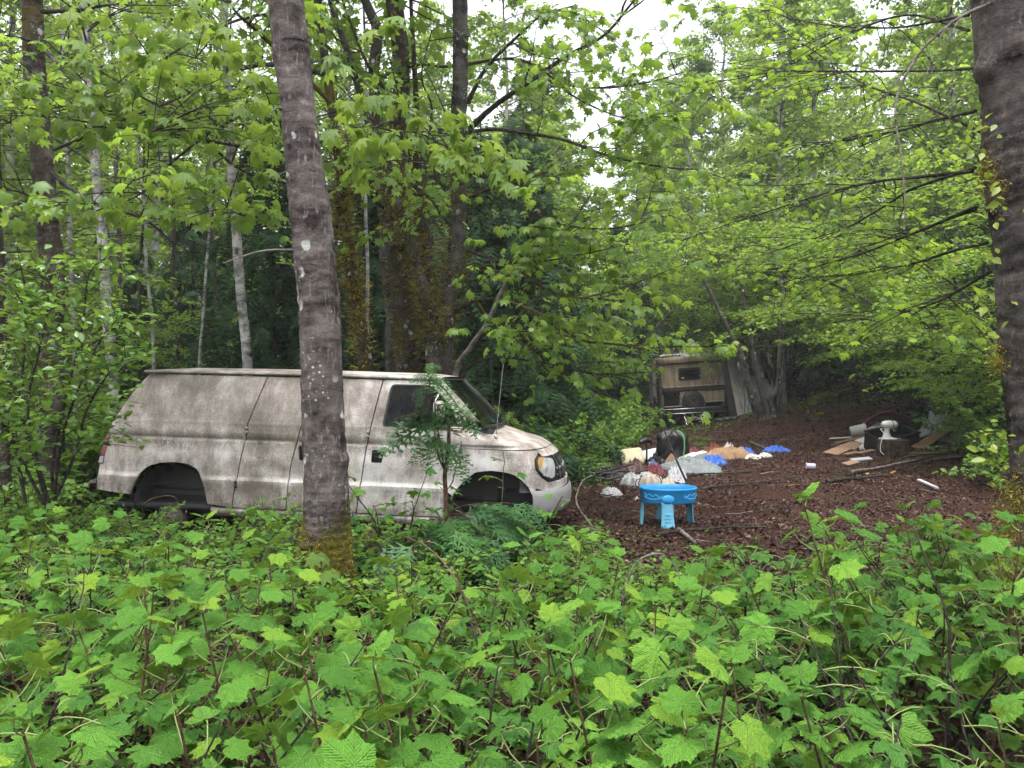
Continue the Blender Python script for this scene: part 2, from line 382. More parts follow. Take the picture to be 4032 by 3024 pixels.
def spread(n, lo, hi, mid, k):
    u = np.linspace(-1, 1, n); s = np.sign(u)*(np.abs(u)*0.35+0.65*np.abs(u)**k)
    return np.where(s < 0, mid+s*(mid-lo), mid+s*(hi-mid))
gx = spread(240, -110, 110, 1.0, 3.5); gy = spread(240, -40, 120, 9.0, 3.5)
X, Y = np.meshgrid(gx, gy, indexing='ij')
tag(G().grid(np.stack([X, Y, gz(X, Y)], -1), flip=True).build('ground', 'forest_floor'), 'brown leaf-strewn forest floor and rising path', kind='structure')
# ------------------------------------------------------------------ the van
def van_paint():
    t = NT('van_paint'); c = t.coord(); x, y, z = t.sep(c)
    big = t.noise(c, 1.7, 5, 0.6); mid = t.noise(t.mapping(c, (6, 6, 2.2)), 1.0, 5, 0.65)
    streak = t.noise(t.mapping(c, (24, 24, 1.6)), 1.0, 4, 0.6); fine = t.noise(c, 75, 5, 0.75)
    spk = t.voro(c, 85.0); spk2 = t.noise(c, 12, 4)
    # how much the grime film settles at each height of the panels
    zz = t.math('DIVIDE', z, 1.6)
    film = t.ramp(zz, [(0.0, 0.60), (0.10, 0.50), (0.20, 0.56), (0.235, 0.34), (0.34, 0.44), (0.42, 0.42), (0.50, 0.58), (0.56, 0.58), (0.63, 0.60), (0.80, 0.58), (0.97, 0.50)])
    xr = t.ramp(t.math('DIVIDE', x, 5.5), [(0.0, 0.10), (0.40, 0.12), (0.50, 0.05), (0.60, -0.10 if False else 0.0), (0.75, 0.0), (1.0, 0.02)])
    f = t.math('ADD', t.math('MULTIPLY', film, 0.94), t.math('MULTIPLY', t.math('SUBTRACT', big, 0.5), 1.3))
    f = t.math('ADD', f, t.math('ADD', t.math('MULTIPLY', t.math('SUBTRACT', mid, 0.5), 0.8), t.math('MULTIPLY', t.math('SUBTRACT', fine, 0.5), 0.75)))
    f = t.math('ADD', f, xr, clamp=True)
    col = t.ramp(f, [(0.22, (0.62, 0.59, 0.575)), (0.40, (0.46, 0.42, 0.392)), (0.56, (0.29, 0.252, 0.226)), (0.80, (0.150, 0.128, 0.105))])
    # mould blotches that ran down from the groove and over the lower panels
    mo = t.math('MULTIPLY', t.ramp(t.noise(t.mapping(c, (2.6, 2.6, 4.2), (3.1, 0, 1.7)), 1.0, 4, 0.6), [(0.46, 0.0), (0.62, 1.0)]),
                t.ramp(zz, [(0.0, 1.0), (0.18, 0.85), (0.245, 0.25), (0.36, 0.65), (0.44, 0.75), (0.505, 1.0), (0.515, 0.25), (0.9, 0.08)]))
    mo = t.math('MULTIPLY', mo, t.ramp(t.math('ADD', t.math('MULTIPLY', streak, 0.5), t.math('MULTIPLY', fine, 0.5)), [(0.42, 0.0), (0.56, 1.0)]))
    col = t.mix(t.math('MULTIPLY', mo, 0.85), col, (0.050, 0.043, 0.030))
    # dried drops
    dr = t.math('MULTIPLY', t.ramp(spk, [(0.16, 1.0), (0.26, 0.0)]), t.ramp(spk2, [(0.50, 0.0), (0.62, 0.8)]))
    col = t.mix(dr, col, (0.56, 0.54, 0.51))
    wh = t.ramp(t.noise(t.mapping(c, (3.2, 3.2, 5.0), (7.7, 0, 2.2)), 1.0, 3, 0.5), [(0.70, 0.0), (0.78, 0.6)])
    col = t.mix(wh, col, (0.62, 0.61, 0.62))
    rough = t.ramp(f, [(0.2, 0.35), (0.6, 0.75)])
    t.done(t.bsdf(col, rough, t.bump(t.math('ADD', fine, mid), 0.18, 0.004), 0.25))
van_paint()
plain('van_dark', (0.020, 0.020, 0.021), 0.7, 0.4)
plain('van_liner', (0.060, 0.058, 0.055), 0.75, 0.45, 5)
plain('rust_dark', (0.050, 0.036, 0.032), 0.7, 0.5, 14, 0.4)
plain('rubber', (0.018, 0.018, 0.018), 0.6, 0.3)
plain('bumper_grey', (0.26, 0.255, 0.26), 0.4, 0.45, 4)
plain('seat_grey', (0.060, 0.060, 0.066), 0.85, 0.3)
plain('mirror_paint', (0.36, 0.34, 0.28), 0.5, 0.4)
plain('chrome_dirty', (0.55, 0.55, 0.55), 0.25, 0.35, 12, metal=0.9)
plain('tail_red', (0.130, 0.010, 0.016), 0.2, 0.3)
plain('lens_white', (0.33, 0.33, 0.34), 0.12, 0.3)
plain('lens_amber', (0.34, 0.17, 0.03), 0.15, 0.2)
def glassmat(name, tint, alpha):
    t = NT(name); tr = t.n('ShaderNodeBsdfTransparent'); tr.inputs[0].default_value = tint+(1,)
    gl = t.n('ShaderNodeBsdfGlossy'); gl.inputs['Roughness'].default_value = 0.05; gl.inputs[0].default_value = (0.8, 0.8, 0.8, 1)
    lw = t.n('ShaderNodeLayerWeight'); lw.inputs[0].default_value = 0.35
    c = t.coord(); d = t.ramp(t.noise(c, 5, 5, 0.7), [(0.4, 0.0), (0.8, 0.35)])
    df = t.bsdf((0.12, 0.12, 0.10), 0.8)
    mx = t.n('ShaderNodeMixShader'); t.l(t.math('MULTIPLY', lw.outputs['Fresnel'], alpha), mx.inputs[0]); t.l(tr.outputs[0], mx.inputs[1]); t.l(gl.outputs[0], mx.inputs[2])
    m2 = t.n('ShaderNodeMixShader'); t.l(t.math('MULTIPLY', d, 0.35), m2.inputs[0]); t.l(mx.outputs[0], m2.inputs[1]); t.l(df, m2.inputs[2])
    return t.done(m2.outputs[0])
glassmat('glass_tint', (0.16, 0.17, 0.19), 0.30)
glassmat('glass_wind', (0.16, 0.26, 0.23), 0.22)

VAN = empty('cargo_van', (-4.64, 8.61, 0.30)); VAN.scale = (.97, .97, .97); VAN.rotation_euler = (Matrix.Rotation(R(-6), 3, 'Z') @ Matrix.Rotation(R(1.5), 3, 'Y')).to_euler()
tag(VAN, 'abandoned dirty white cargo van without wheels standing behind the leaning trunk', 'van')
HW = 1.0
def Wz(z):
    return np.interp(z, [-.05, 0, .10, .33, .375, .395, .60, .79, .806, .82, .834, .85, .98, 1.0, 1.02, 1.2, 1.40, 1.54, 1.7],
                     [.06, .045, .006, .0, -.006, .020, .010, .022, .024, .046, .046, .026, .040, .038, .048, .088, .145, .200, .28])
def un(z): return np.interp(z, [.0, .30, .51, .63, .73, .81, .87, .91, .99, 1.05, 1.2], [5.33, 5.35, 5.35, 5.31, 5.24, 5.14, 5.03, 4.86, 4.62, 4.40, 4.2])
def u0(z): return np.minimum(4.6, un(z)-0.55)
AE, BE = 3.2, 2.2
def inward(u, z):
    u = np.asarray(u, float); z = np.asarray(z, float)
    r = np.clip((u-u0(z))/(un(z)-u0(z)), 0, 0.999); r = np.where(z > 1.06, 0, r)
    w_ = Wz(z); k = 1-(1-r**AE)**(1/BE)
    rear = 0.10*np.clip((0.55-(u-rearu(z)))/0.55, 0, 1)**2.5
    return w_+(HW-w_)*k+rear
def rearu(z): return np.interp(z, [.0, .25, .4, .57, .83, .98, 1.11, 1.31, 1.48, 1.56], [.02, .03, .04, .07, .13, .19, .26, .37, .49, .55])
def tOf(u, z): return np.arcsin(np.clip((u-u0(z))/(un(z)-u0(z)), 0, 1)**(AE/2))
def nose(t_, z):
    """t 0 near side .. pi far side"""
    s = np.sin(t_); c_ = np.cos(t_); w_ = Wz(z)
    u = u0(z)+(un(z)-u0(z))*np.abs(s)**(2/AE)
    k = np.sign(c_)*np.abs(c_)**(2/BE)
    return np.stack([u, HW-k*(HW-w_), z*np.ones_like(u)], -1)
def side_map(ab, far=False, off=0.0):
    y = inward(ab[:, 0], ab[:, 1])-off
    if far: y = 2*HW-y
    return np.stack([ab[:, 0], y, ab[:, 1]], -1)
def roundpoly(pts, r=0.03, n=4):
    """rounded corners"""
    out = []; p = [np.array(q, float) for q in pts]; m = len(p)
    for i in range(m):
        a, b, c_ = p[i-1], p[i], p[(i+1) % m]
        d1 = a-b; d2 = c_-b; k = min(r, np.linalg.norm(d1)*.45, np.linalg.norm(d2)*.45)
        s_ = b+d1/np.linalg.norm(d1)*k; e = b+d2/np.linalg.norm(d2)*k
        for j in range(n+1):
            f = j/n; out.append((1-f)**2*s_+2*f*(1-f)*b+f*f*e)
    return [tuple(q) for q in out]
def dens(poly, step):
    out = []
    for i in range(len(poly)):
        a = np.array(poly[i]); b = np.array(poly[(i+1) % len(poly)]); k = max(1, int(np.linalg.norm(b-a)/step))
        for j in range(k): out.append(tuple(a+(b-a)*j/k))
    return out
def inside(pt, poly):
    x, y = pt[:, 0], pt[:, 1]; r = np.zeros(len(pt), bool); q = np.array(poly)
    for i in range(len(q)):
        x1, y1 = q[i-1]; x2, y2 = q[i]
        c_ = ((y1 > y) != (y2 > y)) & (x < (x2-x1)*(y-y1)/((y2-y1) if y2 != y1 else 1e-9)+x1); r ^= c_
    return r
ZL = [.375, .395, .79, .806, .82, .834, .85, .98, 1.0, 1.02]
def panel(name, outline, mapf, mats, parent, holes=(), step=0.06, thick=0.03, inw=np.array([0, 1.0, 0]), zl=ZL, far=False):
    """sheet cut to an outline in panel coordinates, bent onto the body, with folded edges"""
    loops = [dens(outline, step)]+[dens(h, step) for h in holes]
    vs_ = []; ed = []
    for lp in loops:
        b = len(vs_); vs_ += lp; ed += [(b+i, b+(i+1) % len(lp)) for i in range(len(lp))]
    o = np.array(outline); lo, hi = o.min(0), o.max(0)
    gu = np.arange(lo[0], hi[0], step); gv = np.unique(np.round(np.concatenate([np.arange(lo[1], hi[1], step), [z for z in zl if lo[1] < z < hi[1]]]), 4))
    U, V = np.meshgrid(gu, gv); pt = np.stack([U.ravel(), V.ravel()], -1)
    ok = inside(pt, loops[0])
    for lp in loops[1:]: ok &= ~inside(pt, lp)
    allb = np.array(vs_); d = np.sqrt(((pt[:, None]-allb[None])**2).sum(-1)).min(1); pt = pt[ok & (d > step*0.3)]
    nb = len(vs_)
    res = delaunay_2d_cdt([Vector(q) for q in vs_]+[Vector(q) for q in pt], ed, [], 0, 1e-5)
    co = np.array([tuple(q) for q in res[0]]); tri = np.array([f for f in res[2] if len(f) == 3])
    cen = co[tri].mean(1); keep = inside(cen, loops[0])
    for lp in loops[1:]: keep &= ~inside(cen, lp)
    tri = tri[keep]
    v3 = mapf(co)
    # orient triangles outward (-Y local for the near side)
    a, b, c_ = v3[tri[:, 0]], v3[tri[:, 1]], v3[tri[:, 2]]; nn = np.cross(b-a, c_-a)
    sgn = (nn*inw).sum(1) > 0; tri[sgn] = tri[sgn][:, ::-1]
    g = G().add(v3, tri)
    if thick > 0:
        e = np.vstack([tri[:, [0, 1]], tri[:, [1, 2]], tri[:, [2, 0]]]); key = np.sort(e, 1)
        uq, inv, cnt = np.unique(key, axis=0, return_inverse=True, return_counts=True); bd = e[cnt[inv.ravel()] == 1]
        va = v3[bd[:, 0]]; vb = v3[bd[:, 1]]; n = len(bd)
        vv = np.concatenate([va, vb, vb+inw*thick, va+inw*thick]); k = np.arange(n)
        g.add(vv, np.stack([k+n, k, k+3*n, k+2*n], -1))
    return g.build(name, mats, parent)
for far in (False, True):
    mp = (lambda ab, far=far: side_map(ab, far)); iw = np.array([0, -1.0 if far else 1.0, 0])
    rz_ = [1.525, 1.48, 1.40, 1.31, 1.20, 1.11, .98, .83, .70, .57, .40, .25, .20]
    qp = [(float(rearu(z))+.006, z) for z in rz_]+[(.50, .17), (.52, .24), (.555, .32), (.60, .41), (.66, .465), (.72, .50), (.83, .533), (.94, .545), (1.06, .545), (1.17, .53), (1.27, .48), (1.34, .37), (1.375, .25), (1.41, .10),
          (1.683, .07), (1.732, .40), (1.812, .82), (1.830, 1.0), (1.985, 1.525)]
    panel('quarter_panel', qp, mp, 'van_paint', VAN, inw=iw)
    panel('cargo_door', roundpoly([(1.695, .07), (1.744, .40), (1.824, .82), (1.842, 1.0), (1.997, 1.525), (2.545, 1.525), (2.43, .93), (2.34, .52), (2.305, .07)], .02), mp, 'van_paint', VAN, inw=iw)
    panel('cargo_door', roundpoly([(2.317, .07), (2.352, .52), (2.442, .93), (2.557, 1.525), (3.312, 1.525), (3.195, .82), (3.095, .07)], .02), mp, 'van_paint', VAN, inw=iw,
          holes=[roundpoly([(2.44, .61), (2.43, .78), (2.55, .78), (2.53, .61)], .03)] if not far else ())
    win = roundpoly([(3.355, 1.01), (3.375, 1.16), (3.415, 1.48), (3.85, 1.483), (3.95, 1.42), (4.12, 1.24), (4.20, 1.05), (4.17, .99), (3.77, 1.005)], .05)
    dr = panel('front_door', roundpoly([(3.108, .07), (3.208, .82), (3.325, 1.525), (3.89, 1.525), (4.07, 1.375), (4.275, 1.135), (4.218, .77), (4.15, .45), (4.09, .36), (4.08, .07)], .02), mp, 'van_paint', VAN,
               holes=[win]+([roundpoly([(3.25, .62), (3.26, .76), (3.40, .76), (3.37, .62)], .02)] if not far else []), inw=iw)
    # rubber seal and glass
    cw = np.array(win).mean(0); inner = [tuple(cw+(np.array(q)-cw)*0.945) for q in win]
    panel('window_seal', [tuple(cw+(np.array(q)-cw)*0.995) for q in win], (lambda ab, far=far: side_map(ab, far, -0.006)), 'rubber', dr, holes=[inner], inw=iw, thick=.02)
    panel('window_glass', [tuple(cw+(np.array(q)-cw)*0.96) for q in win], (lambda ab, far=far: side_map(ab, far, -0.014)), 'glass_tint', dr, inw=iw, thick=0)
    panel('fender', [(4.10, .345), (4.163, .45), (4.232, .77), (4.238, .805), (4.6, .803), (4.9, .80), (5.08, .795), (5.05, .77), (5.02, .70), (5.035, .60), (5.09, .52), (5.15, .47), (5.19, .43), (5.15, .37), (5.05, .40), (5.03, .30), (4.97, .42), (4.89, .50), (4.82, .545), (4.74, .57), (4.66, .58), (4.57, .585), (4.48, .575), (4.40, .56), (4.29, .48), (4.22, .40), (4.16, .30)], mp, 'van_paint', VAN, inw=iw)
    panel('windshield_pillar', [(3.90, 1.55), (3.97, 1.545), (4.22, 1.31), (4.46, 1.05), (4.29, 1.05), (4.287, 1.14), (4.08, 1.385)], mp, 'van_paint', VAN, inw=iw)
    # rocker sill and wheel housings
    yy = .05 if not far else 2*HW-.05; sg = 1 if not far else -1
    pr = [(-.02, .00), (-.03, .02), (-.03, .045), (.0, .062), (.05, .062), (.05, -.03), (.0, -.035), (-.02, 0)]
    P_ = np.array([[[u, yy+sg*a, b] for a, b in pr] for u in np.linspace(1.44, 4.08, 20)]); G().grid(P_).build('rocker_sill', 'van_paint', VAN)
    for cu, r_, zt in ((.98, .47, .05), (4.60, .50, .06)):
        a = np.linspace(-.15, math.pi+.15, 18); g = G()
        ring = lambda y_: np.stack([cu+r_*np.cos(a), np.full_like(a, y_), zt+r_*np.sin(a)*1.03], -1)
        y0 = .03 if not far else 2*HW-.03; y1 = y0+sg*.42
        g.grid(np.array([ring(y0+sg*.03), ring(y1)]))
        g.add(np.vstack([ring(y1), [[cu, y1, zt-.02]]]), [(i, i+1, len(a)) for i in range(len(a)-1)])
        g.box((cu, y1-sg*.02, zt+.16), (r_*1.9, .02, .05))
        g.build('wheel_housing', 'van_liner', VAN)
for z_, nm in ((1.555, 'rain_gutter'),):
    for far in (False, True):
        us = np.linspace(.53, 3.98, 40); zz_ = 1.558+.012*np.sin((us-.5)/3.5*math.pi); g = G()
        ins = Wz(1.54); sg = 1 if not far else -1; y0 = ins if not far else 2*HW-ins
        pr = [(.03, -.03), (-.022, -.022), (-.026, -.008), (-.020, .004), (.04, .010)]
        P_ = np.array([[[u, y0+sg*a, z+b] for a, b in pr] for u, z in zip(us, zz_)]); g.grid(P_); g.build(nm, 'van_paint', VAN)
us = np.linspace(.50, 3.98, 30); ss = np.linspace(-1, 1, 21); ww = HW-Wz(1.54)+.01
G().grid(np.array([[[u, HW+s*ww, 1.565+.012*math.sin((u-.5)/3.5*math.pi)+.045*(1-abs(s)**2.4)*min(1, (u-.3)/.6, (4.05-u)/.3+.2)] for s in ss] for u in us])).build('roof', 'van_paint', VAN)
# windscreen, hood, front
ts = np.linspace(0, 1, 9); g = G()
Pw = []
for t_ in ts:
    z = 1.545+(1.04-1.545)*t_; u = 3.98+(4.47-3.98)*t_; hw_ = HW-Wz(z)-.02
    Pw.append([[u+.10*(1-abs(s)**2.2)*(.5+.5*t_)-.05*max(0, s), HW+s*hw_, z] for s in ss])
Pw = np.array(Pw)
G().grid(Pw).build('windshield', 'glass_wind', VAN)
g = G(); g.tube(np.vstack([Pw[-1]+[.0, 0, .0]]), .02, 6); g.tube(Pw[0], .016, 6); g.build('windshield_seal', 'rubber', VAN)
for wp in ([(4.50, .45, 1.06), (4.52, .8, 1.07), (4.44, 1.05, 1.16)], [(4.55, 1.2, 1.06), (4.55, 1.5, 1.08), (4.46, 1.7, 1.14)]): g = G(); g.tube(smooth_path(wp, 8), .007, 5); g.build('wiper', 'rubber', VAN)
zr = np.concatenate([np.linspace(.812, .90, 10), np.linspace(.905, 1.05, 22)]); rows = []
for z in zr:
    tt = np.linspace(0, math.pi, 60); q = nose(tt, np.full(60, z)); st = np.array([[4.24, Wz(z), z], [4.35 if u0(z) > 4.4 else 4.245, Wz(z), z]]); en = st.copy(); en[:, 1] = 2*HW-en[:, 1]
    rows.append(np.vstack([st, q, en[::-1]]))
rows = np.array(rows); G().grid(rows).build('hood', 'van_paint', VAN)
# dark grille block behind, body-coloured header and valance, bars
zr = np.linspace(.36, .80, 14); tt = np.linspace(.25, math.pi-.25, 50)
Pn = np.array([nose(tt, np.full(50, z))-[.035, 0, 0] for z in zr]); G().grid(Pn).build('grille_backing', 'van_dark', VAN)
def npatch(name, z0, z1, ta, tb, off, mats, parent, th=.02, n=30, nz=6):
    tt = np.linspace(ta, tb, n); zz_ = np.linspace(z0, z1, nz)
    A = np.array([nose(tt, np.full(n, z)) for z in zz_]); cen = np.array([4.6, HW, 0])
    dirn = A-cen; dirn[..., 2] = 0; dirn = nrmz(dirn); A = A+dirn*off; B = A-dirn*th
    g = G().grid(A); g.grid(B)
    for e in (0, -1): g.grid(np.array([A[e], B[e]])); g.grid(np.array([A[:, e], B[:, e]]))
    return g.build(name, mats, parent)
T = lambda u, z: float(tOf(u, z))
npatch('header_panel', .735, .803, T(5.07, .76), math.pi-T(5.07, .76), .0, 'van_paint', VAN)
npatch('valance', .375, .455, T(5.13, .42), math.pi-T(5.13, .42), .0, 'van_paint', VAN)
for far in (False, True):
    def mt(ab, far=far, off=0.0):
        q = nose(ab[:, 0], ab[:, 1]); d = q-np.array([4.6, HW, 0]); d[:, 2] = 0; q = q+nrmz(d)*off
        if far: q[:, 1] = 2*HW-q[:, 1]
        return q
    def hp(pts): return [(T(u, z), z) for u, z in pts]
    hl = hp([(5.03, .70), (5.05, .745), (5.14, .735), (5.20, .71), (5.245, .50), (5.205, .47), (5.12, .52), (5.05, .60)])
    iw2 = np.array([-.6, -.8 if far else .8, 0])
    h_ = panel('headlight', roundpoly(hl, .03), (lambda ab, far=far: mt(ab, far, -.004)), 'rubber', VAN, step=.03, inw=iw2, zl=[])
    c_ = np.array(hl).mean(0); i2 = [tuple(c_+(np.array(q)-c_)*.84) for q in hl]
    panel('lens', roundpoly(i2, .03), (lambda ab, far=far: mt(ab, far, .006)), 'lens_white', h_, step=.03, inw=iw2, zl=[], thick=.012)
    am = hp([(5.052, .69), (5.065, .728), (5.11, .728), (5.10, .66), (5.085, .60), (5.068, .62)])
    panel('marker_lens', am, (lambda ab, far=far: mt(ab, far, .010)), 'lens_amber', h_, step=.03, inw=iw2, zl=[], thick=.008)
    rf = []
    for k in range(10):
        f = k/9; rf.append((T(5.13+.03*math.sin(f*3.1), .72-.19*f), .72-.19*f))
    for k in range(10):
        f = 1-k/9; rf.append((T(5.115-.005*math.sin(f*3.1), .71-.17*f), .71-.17*f))
    panel('reflector_edge', rf, (lambda ab, far=far: mt(ab, far, .011)), 'chrome_dirty', h_, step=.03, inw=iw2, zl=[], thick=.006)
for z in (.52, .59, .66, .72): npatch('grille_bar', z-.010, z+.010, T(5.26, z) if z < .7 else T(5.20, z), math.pi-(T(5.26, z) if z < .7 else T(5.20, z)), -.015, 'bumper_grey' if z in (.59,) else 'van_dark', VAN, n=24, nz=2)
for u_ in (5.27, 5.30):
    t_ = T(u_, .6); npatch('grille_post', .46, .74, t_, t_+.035, -.006, 'van_liner', VAN, n=3, nz=5)
zr = np.linspace(.13, .38, 9); tt = np.linspace(T(5.05, .3)*.72, math.pi-T(5.05, .3)*.72, 50)
A = np.array([nose(tt, np.full(50, .3))*[1, 1, 0]+np.array([.02+.035*math.sin((z-.13)/.25*math.pi)**.4, 0, z]) for z in zr]); A[..., 1] = HW+(A[..., 1]-HW)*1.01
G().grid(A).build('front_bumper', 'bumper_grey', VAN)
# rear face, tail lights, rear bumper
zr = np.concatenate([np.linspace(.22, 1.5, 16)]); ss2 = np.linspace(-1, 1, 13)
A = np.array([[[float(rearu(z))-.03*(1-abs(s)**4), HW+s*(HW-float(inward(rearu(z), z))), z] for s in ss2] for z in zr]); G().grid(A).build('rear_doors', 'van_paint', VAN)
for far in (False, True):
    mp = (lambda ab, far=far: side_map(ab, far, .006)); iw = np.array([0, -1.0 if far else 1.0, 0])
    tl = panel('tail_light', [(float(rearu(.82))-.01, .82), (.185, .82), (.165, .72), (.125, .56), (.11, .49), (.04, .49), (float(rearu(.57))-.01, .57)], mp, 'tail_red', VAN, inw=iw, zl=[], step=.03)
    panel('lens', [(float(rearu(.58))-.006, .575), (.125, .575), (.112, .50), (.045, .50)], (lambda ab, far=far: side_map(ab, far, .011)), 'lens_white', tl, inw=iw, zl=[], step=.03, thick=.004)
g = G(); A = []
for s in np.linspace(-1, 1, 17):
    u = -.20+.20*abs(s)**5; A.append([[u+a, HW+s*.97, b] for a, b in ((.06, .16), (.0, .17), (-.015, .21), (.0, .27), (.08, .28))])
g.grid(np.array(A)); g.build('rear_bumper', 'rust_dark', VAN)
# handles, hinges, fuel flap details
g = G(); g.box((2.485, .055, .70), (.12, .02, .17)); pk = g.build('handle_recess', 'van_dark', VAN)
g = G(); g.box((2.505, .026, .765), (.07, .02, .02), bevel=.006); g.build('handle', 'rubber', pk)
g = G(); g.box((3.32, .055, .69), (.15, .02, .15)); pk = g.build('handle_recess', 'van_dark', VAN)
g = G(); g.box((3.32, .030, .73), (.10, .02, .025), bevel=.006); g.build('handle', 'rubber', pk)
for u, z in ((1.832, .93), (1.735, .33), (3.205, .93), (3.115, .30)):
    g = G(); y = float(inward(u, z)); 
    for k in (-.022, .022): g.box((u, y-.008, z+k), (.03, .03, .032), bevel=.006)
    g.build('door_hinge', 'van_paint' if z > .8 else 'rubber', VAN)
# mirror on its bracket
g = G(); g.tube([(3.985, .10, 1.43), (3.965, -.10, 1.32), (3.955, -.14, 1.0), (3.965, .03, .99)], .011, 6); mb = g.build('mirror_bracket', 'chrome_dirty', VAN)
g = G(); g.box((4.03, -.16, 1.21), (.10, .15, .22), bevel=.03); mh = g.build('mirror', 'mirror_paint', VAN)
g = G(); g.box((3.976, -.16, 1.21), (.006, .12, .18)); g.build('mirror_glass', 'lens_white', mh)
g = G(); g.tube([(4.60, .12, .94), (4.66, .12, 1.74)], [.005, .003], 5); g.lathe([(0, .0), (.02, 0), (.02, .02), (0, .03)], 10, (4.60, .12, .935)); g.build('antenna', 'chrome_dirty', VAN)
# inside: floor, seats, dash, wheel
g = G(); g.box((2.4, HW, .04), (4.3, 1.86, .05)); g.box((4.9, HW, .2), (.6, 1.2, .3)); g.box((.55, HW, .10), (.8, 1.1, .05)); g.build('floor_pan', 'van_dark', VAN)
g = G(); g.box((4.38, HW, .92), (.35, 1.7, .26), bevel=.06); g.build('dashboard', 'van_dark', VAN)
for y in (.55, 1.45):
    g = G(); g.box((3.55, y, .50), (.50, .50, .16), bevel=.05); g.box((3.36, y, .86), (.14, .48, .66), roty(R(-10)), bevel=.05); g.box((3.28, y, 1.26), (.10, .26, .18), roty(R(-10)), bevel=.04); g.build('seat', 'seat_grey', VAN)
a = np.linspace(0, 2*math.pi, 22); g = G(); g.tube(np.stack([4.08+.06*np.sin(a), 1.45+.19*np.cos(a), 1.02+.17*np.sin(a)], -1), .014, 6, cap=False); g.build('steering_wheel', 'rubber', VAN)
# running gear: axle with bare brake drums, springs, frame rails, front hub
rx = rotx(R(90))
for far in (False, True):
    y = .10 if not far else 2*HW-.10; sg = -1 if not far else 1
    pr = [(0, .16), (.045, .16), (.045, .12), (.095, .115), (.10, .10), (.12, .09), (.155, .08), (.165, .07), (.165, -.03), (.155, -.05), (0, -.05)]
    g = G(); g.lathe(pr, 28, (.96, y, -.13), rx if not far else rotx(R(-90)))
    for k in range(8):
        a = k*math.pi/4; g.tube([(.96+.075*math.cos(a), y+sg*.08, -.13+.075*math.sin(a)), (.96+.075*math.cos(a), y+sg*.14, -.13+.075*math.sin(a))], .008, 6)
    g.build('brake_drum', 'rust_dark', VAN)
    y2 = .32 if not far else 2*HW-.32
    g = G(); g.tube(smooth_path([(.30, y2, .12), (.6, y2, -.02), (.96, y2, -.08), (1.35, y2, -.02), (1.65, y2, .10)], 14), .028, 6); g.tube(smooth_path([(.5, y2, .06), (.96, y2, -.05), (1.4, y2, .04)], 8), .03, 6); g.build('leaf_spring', 'rust_dark', VAN)
    g = G(); g.box((2.8, .45 if not far else 1.55, .06), (4.4, .08, .12)); g.build('frame_rail', 'van_dark', VAN)
    g = G(); g.lathe([(0, .12), (.05, .12), (.05, .06), (.15, .05), (.15, .0), (.06, -.01), (.05, -.2), (0, -.2)], 24, (4.62, y+.04*(-sg), -.06), rx if not far else rotx(R(-90))); g.build('brake_disc', 'rust_dark', VAN)
g = G(); g.tube([(.96, .1, -.13), (.96, 1.9, -.13)], .045, 10); g.lathe([(0, -.12), (.1, -.1), (.15, 0), (.1, .1), (0, .12)], 14, (.96, 1.05, -.13)); g.build('axle', 'rust_dark', VAN)
g = G(); g.box((4.62, HW, -.02), (.12, 1.6, .10)); g.build('crossmember', 'van_dark', VAN)
g = G(); g.box((3.2, 1.0, -.06), (.7, .4, .2), bevel=.04); g.build('gearbox', 'van_dark', VAN)
# ------------------------------------------------------------------ leaf shapes (side, along, normal)
def lobed(tips, sin_r, droop, cup=0.0, c=(0, .28)):
    """outline from lobe tips (x, y) with notches between; fan from the blade's heart"""
    out = [(0.0, 0.0)]; right = []
    for i, tp in enumerate(tips):
        right.append(tp)
        if i < len(tips)-1:
            m = (np.array(tp)+np.array(tips[i+1]))/2; m = np.array(c)+(m-np.array(c))*sin_r; right.append(tuple(m))
    left = [(-x, y) for x, y in right[::-1] if x > 1e-6]
    pts = np.array(out+right+left+[c]); r2 = (pts[:, 0]**2+(pts[:, 1]-c[1])**2)
    z = -droop*r2+cup*np.abs(pts[:, 0]); v = np.column_stack([pts, z]); n = len(pts)-1
    return v, np.array([(i, (i+1) % n, n) for i in range(n)])
T_MAPLE = lobed([(.40, -.06), (.60, .34), (.46, .76), (0, 1.0)], .70, .75)
T_VINE = lobed([(.42, .02), (.50, .52), (0, 1.0)], .80, .35)
T_OVATE = (np.array([(0, 0, 0), (.24, .28, .05), (.26, .55, .04), (0, 1, -.12), (-.26, .55, .04), (-.24, .28, .05), (0, .5, -.03)]), np.array([(0, 1, 6), (1, 2, 6), (2, 3, 6), (3, 4, 6), (4, 5, 6), (5, 0, 6)]))
T_QUAD = (np.array([(0, 0, 0), (.36, .45, .07), (0, 1, -.12), (-.36, .45, .07)]), np.array([(0, 1, 2), (0, 2, 3)]))
def frond(n, wid, droop, pin):
    v = []; f = []
    for i in range(n):
        y = (i+.3)/n; L = wid*(1-.75*y)*(.75+.5*((i*37) % 10)/10)
        for s in (-1, 1):
            b = len(v); v += [(0, y, -droop*y*y), (0, y+pin, -droop*(y+pin)**2), (s*L, y+.55*L+pin*.3, -droop*(y+.4*L)**2-.25*L*L)]
            f.append((b, b+1, b+2) if s > 0 else (b+1, b, b+2))
    b = len(v); v += [(-.012, 0, 0), (.012, 0, 0), (0, 1.05, -droop)]; f.append((b, b+1, b+2))
    return np.array(v), np.array(f)
T_SPRAY = frond(6, .42, .55, .12)
T_CEDAR = frond(12, .34, .30, .055)
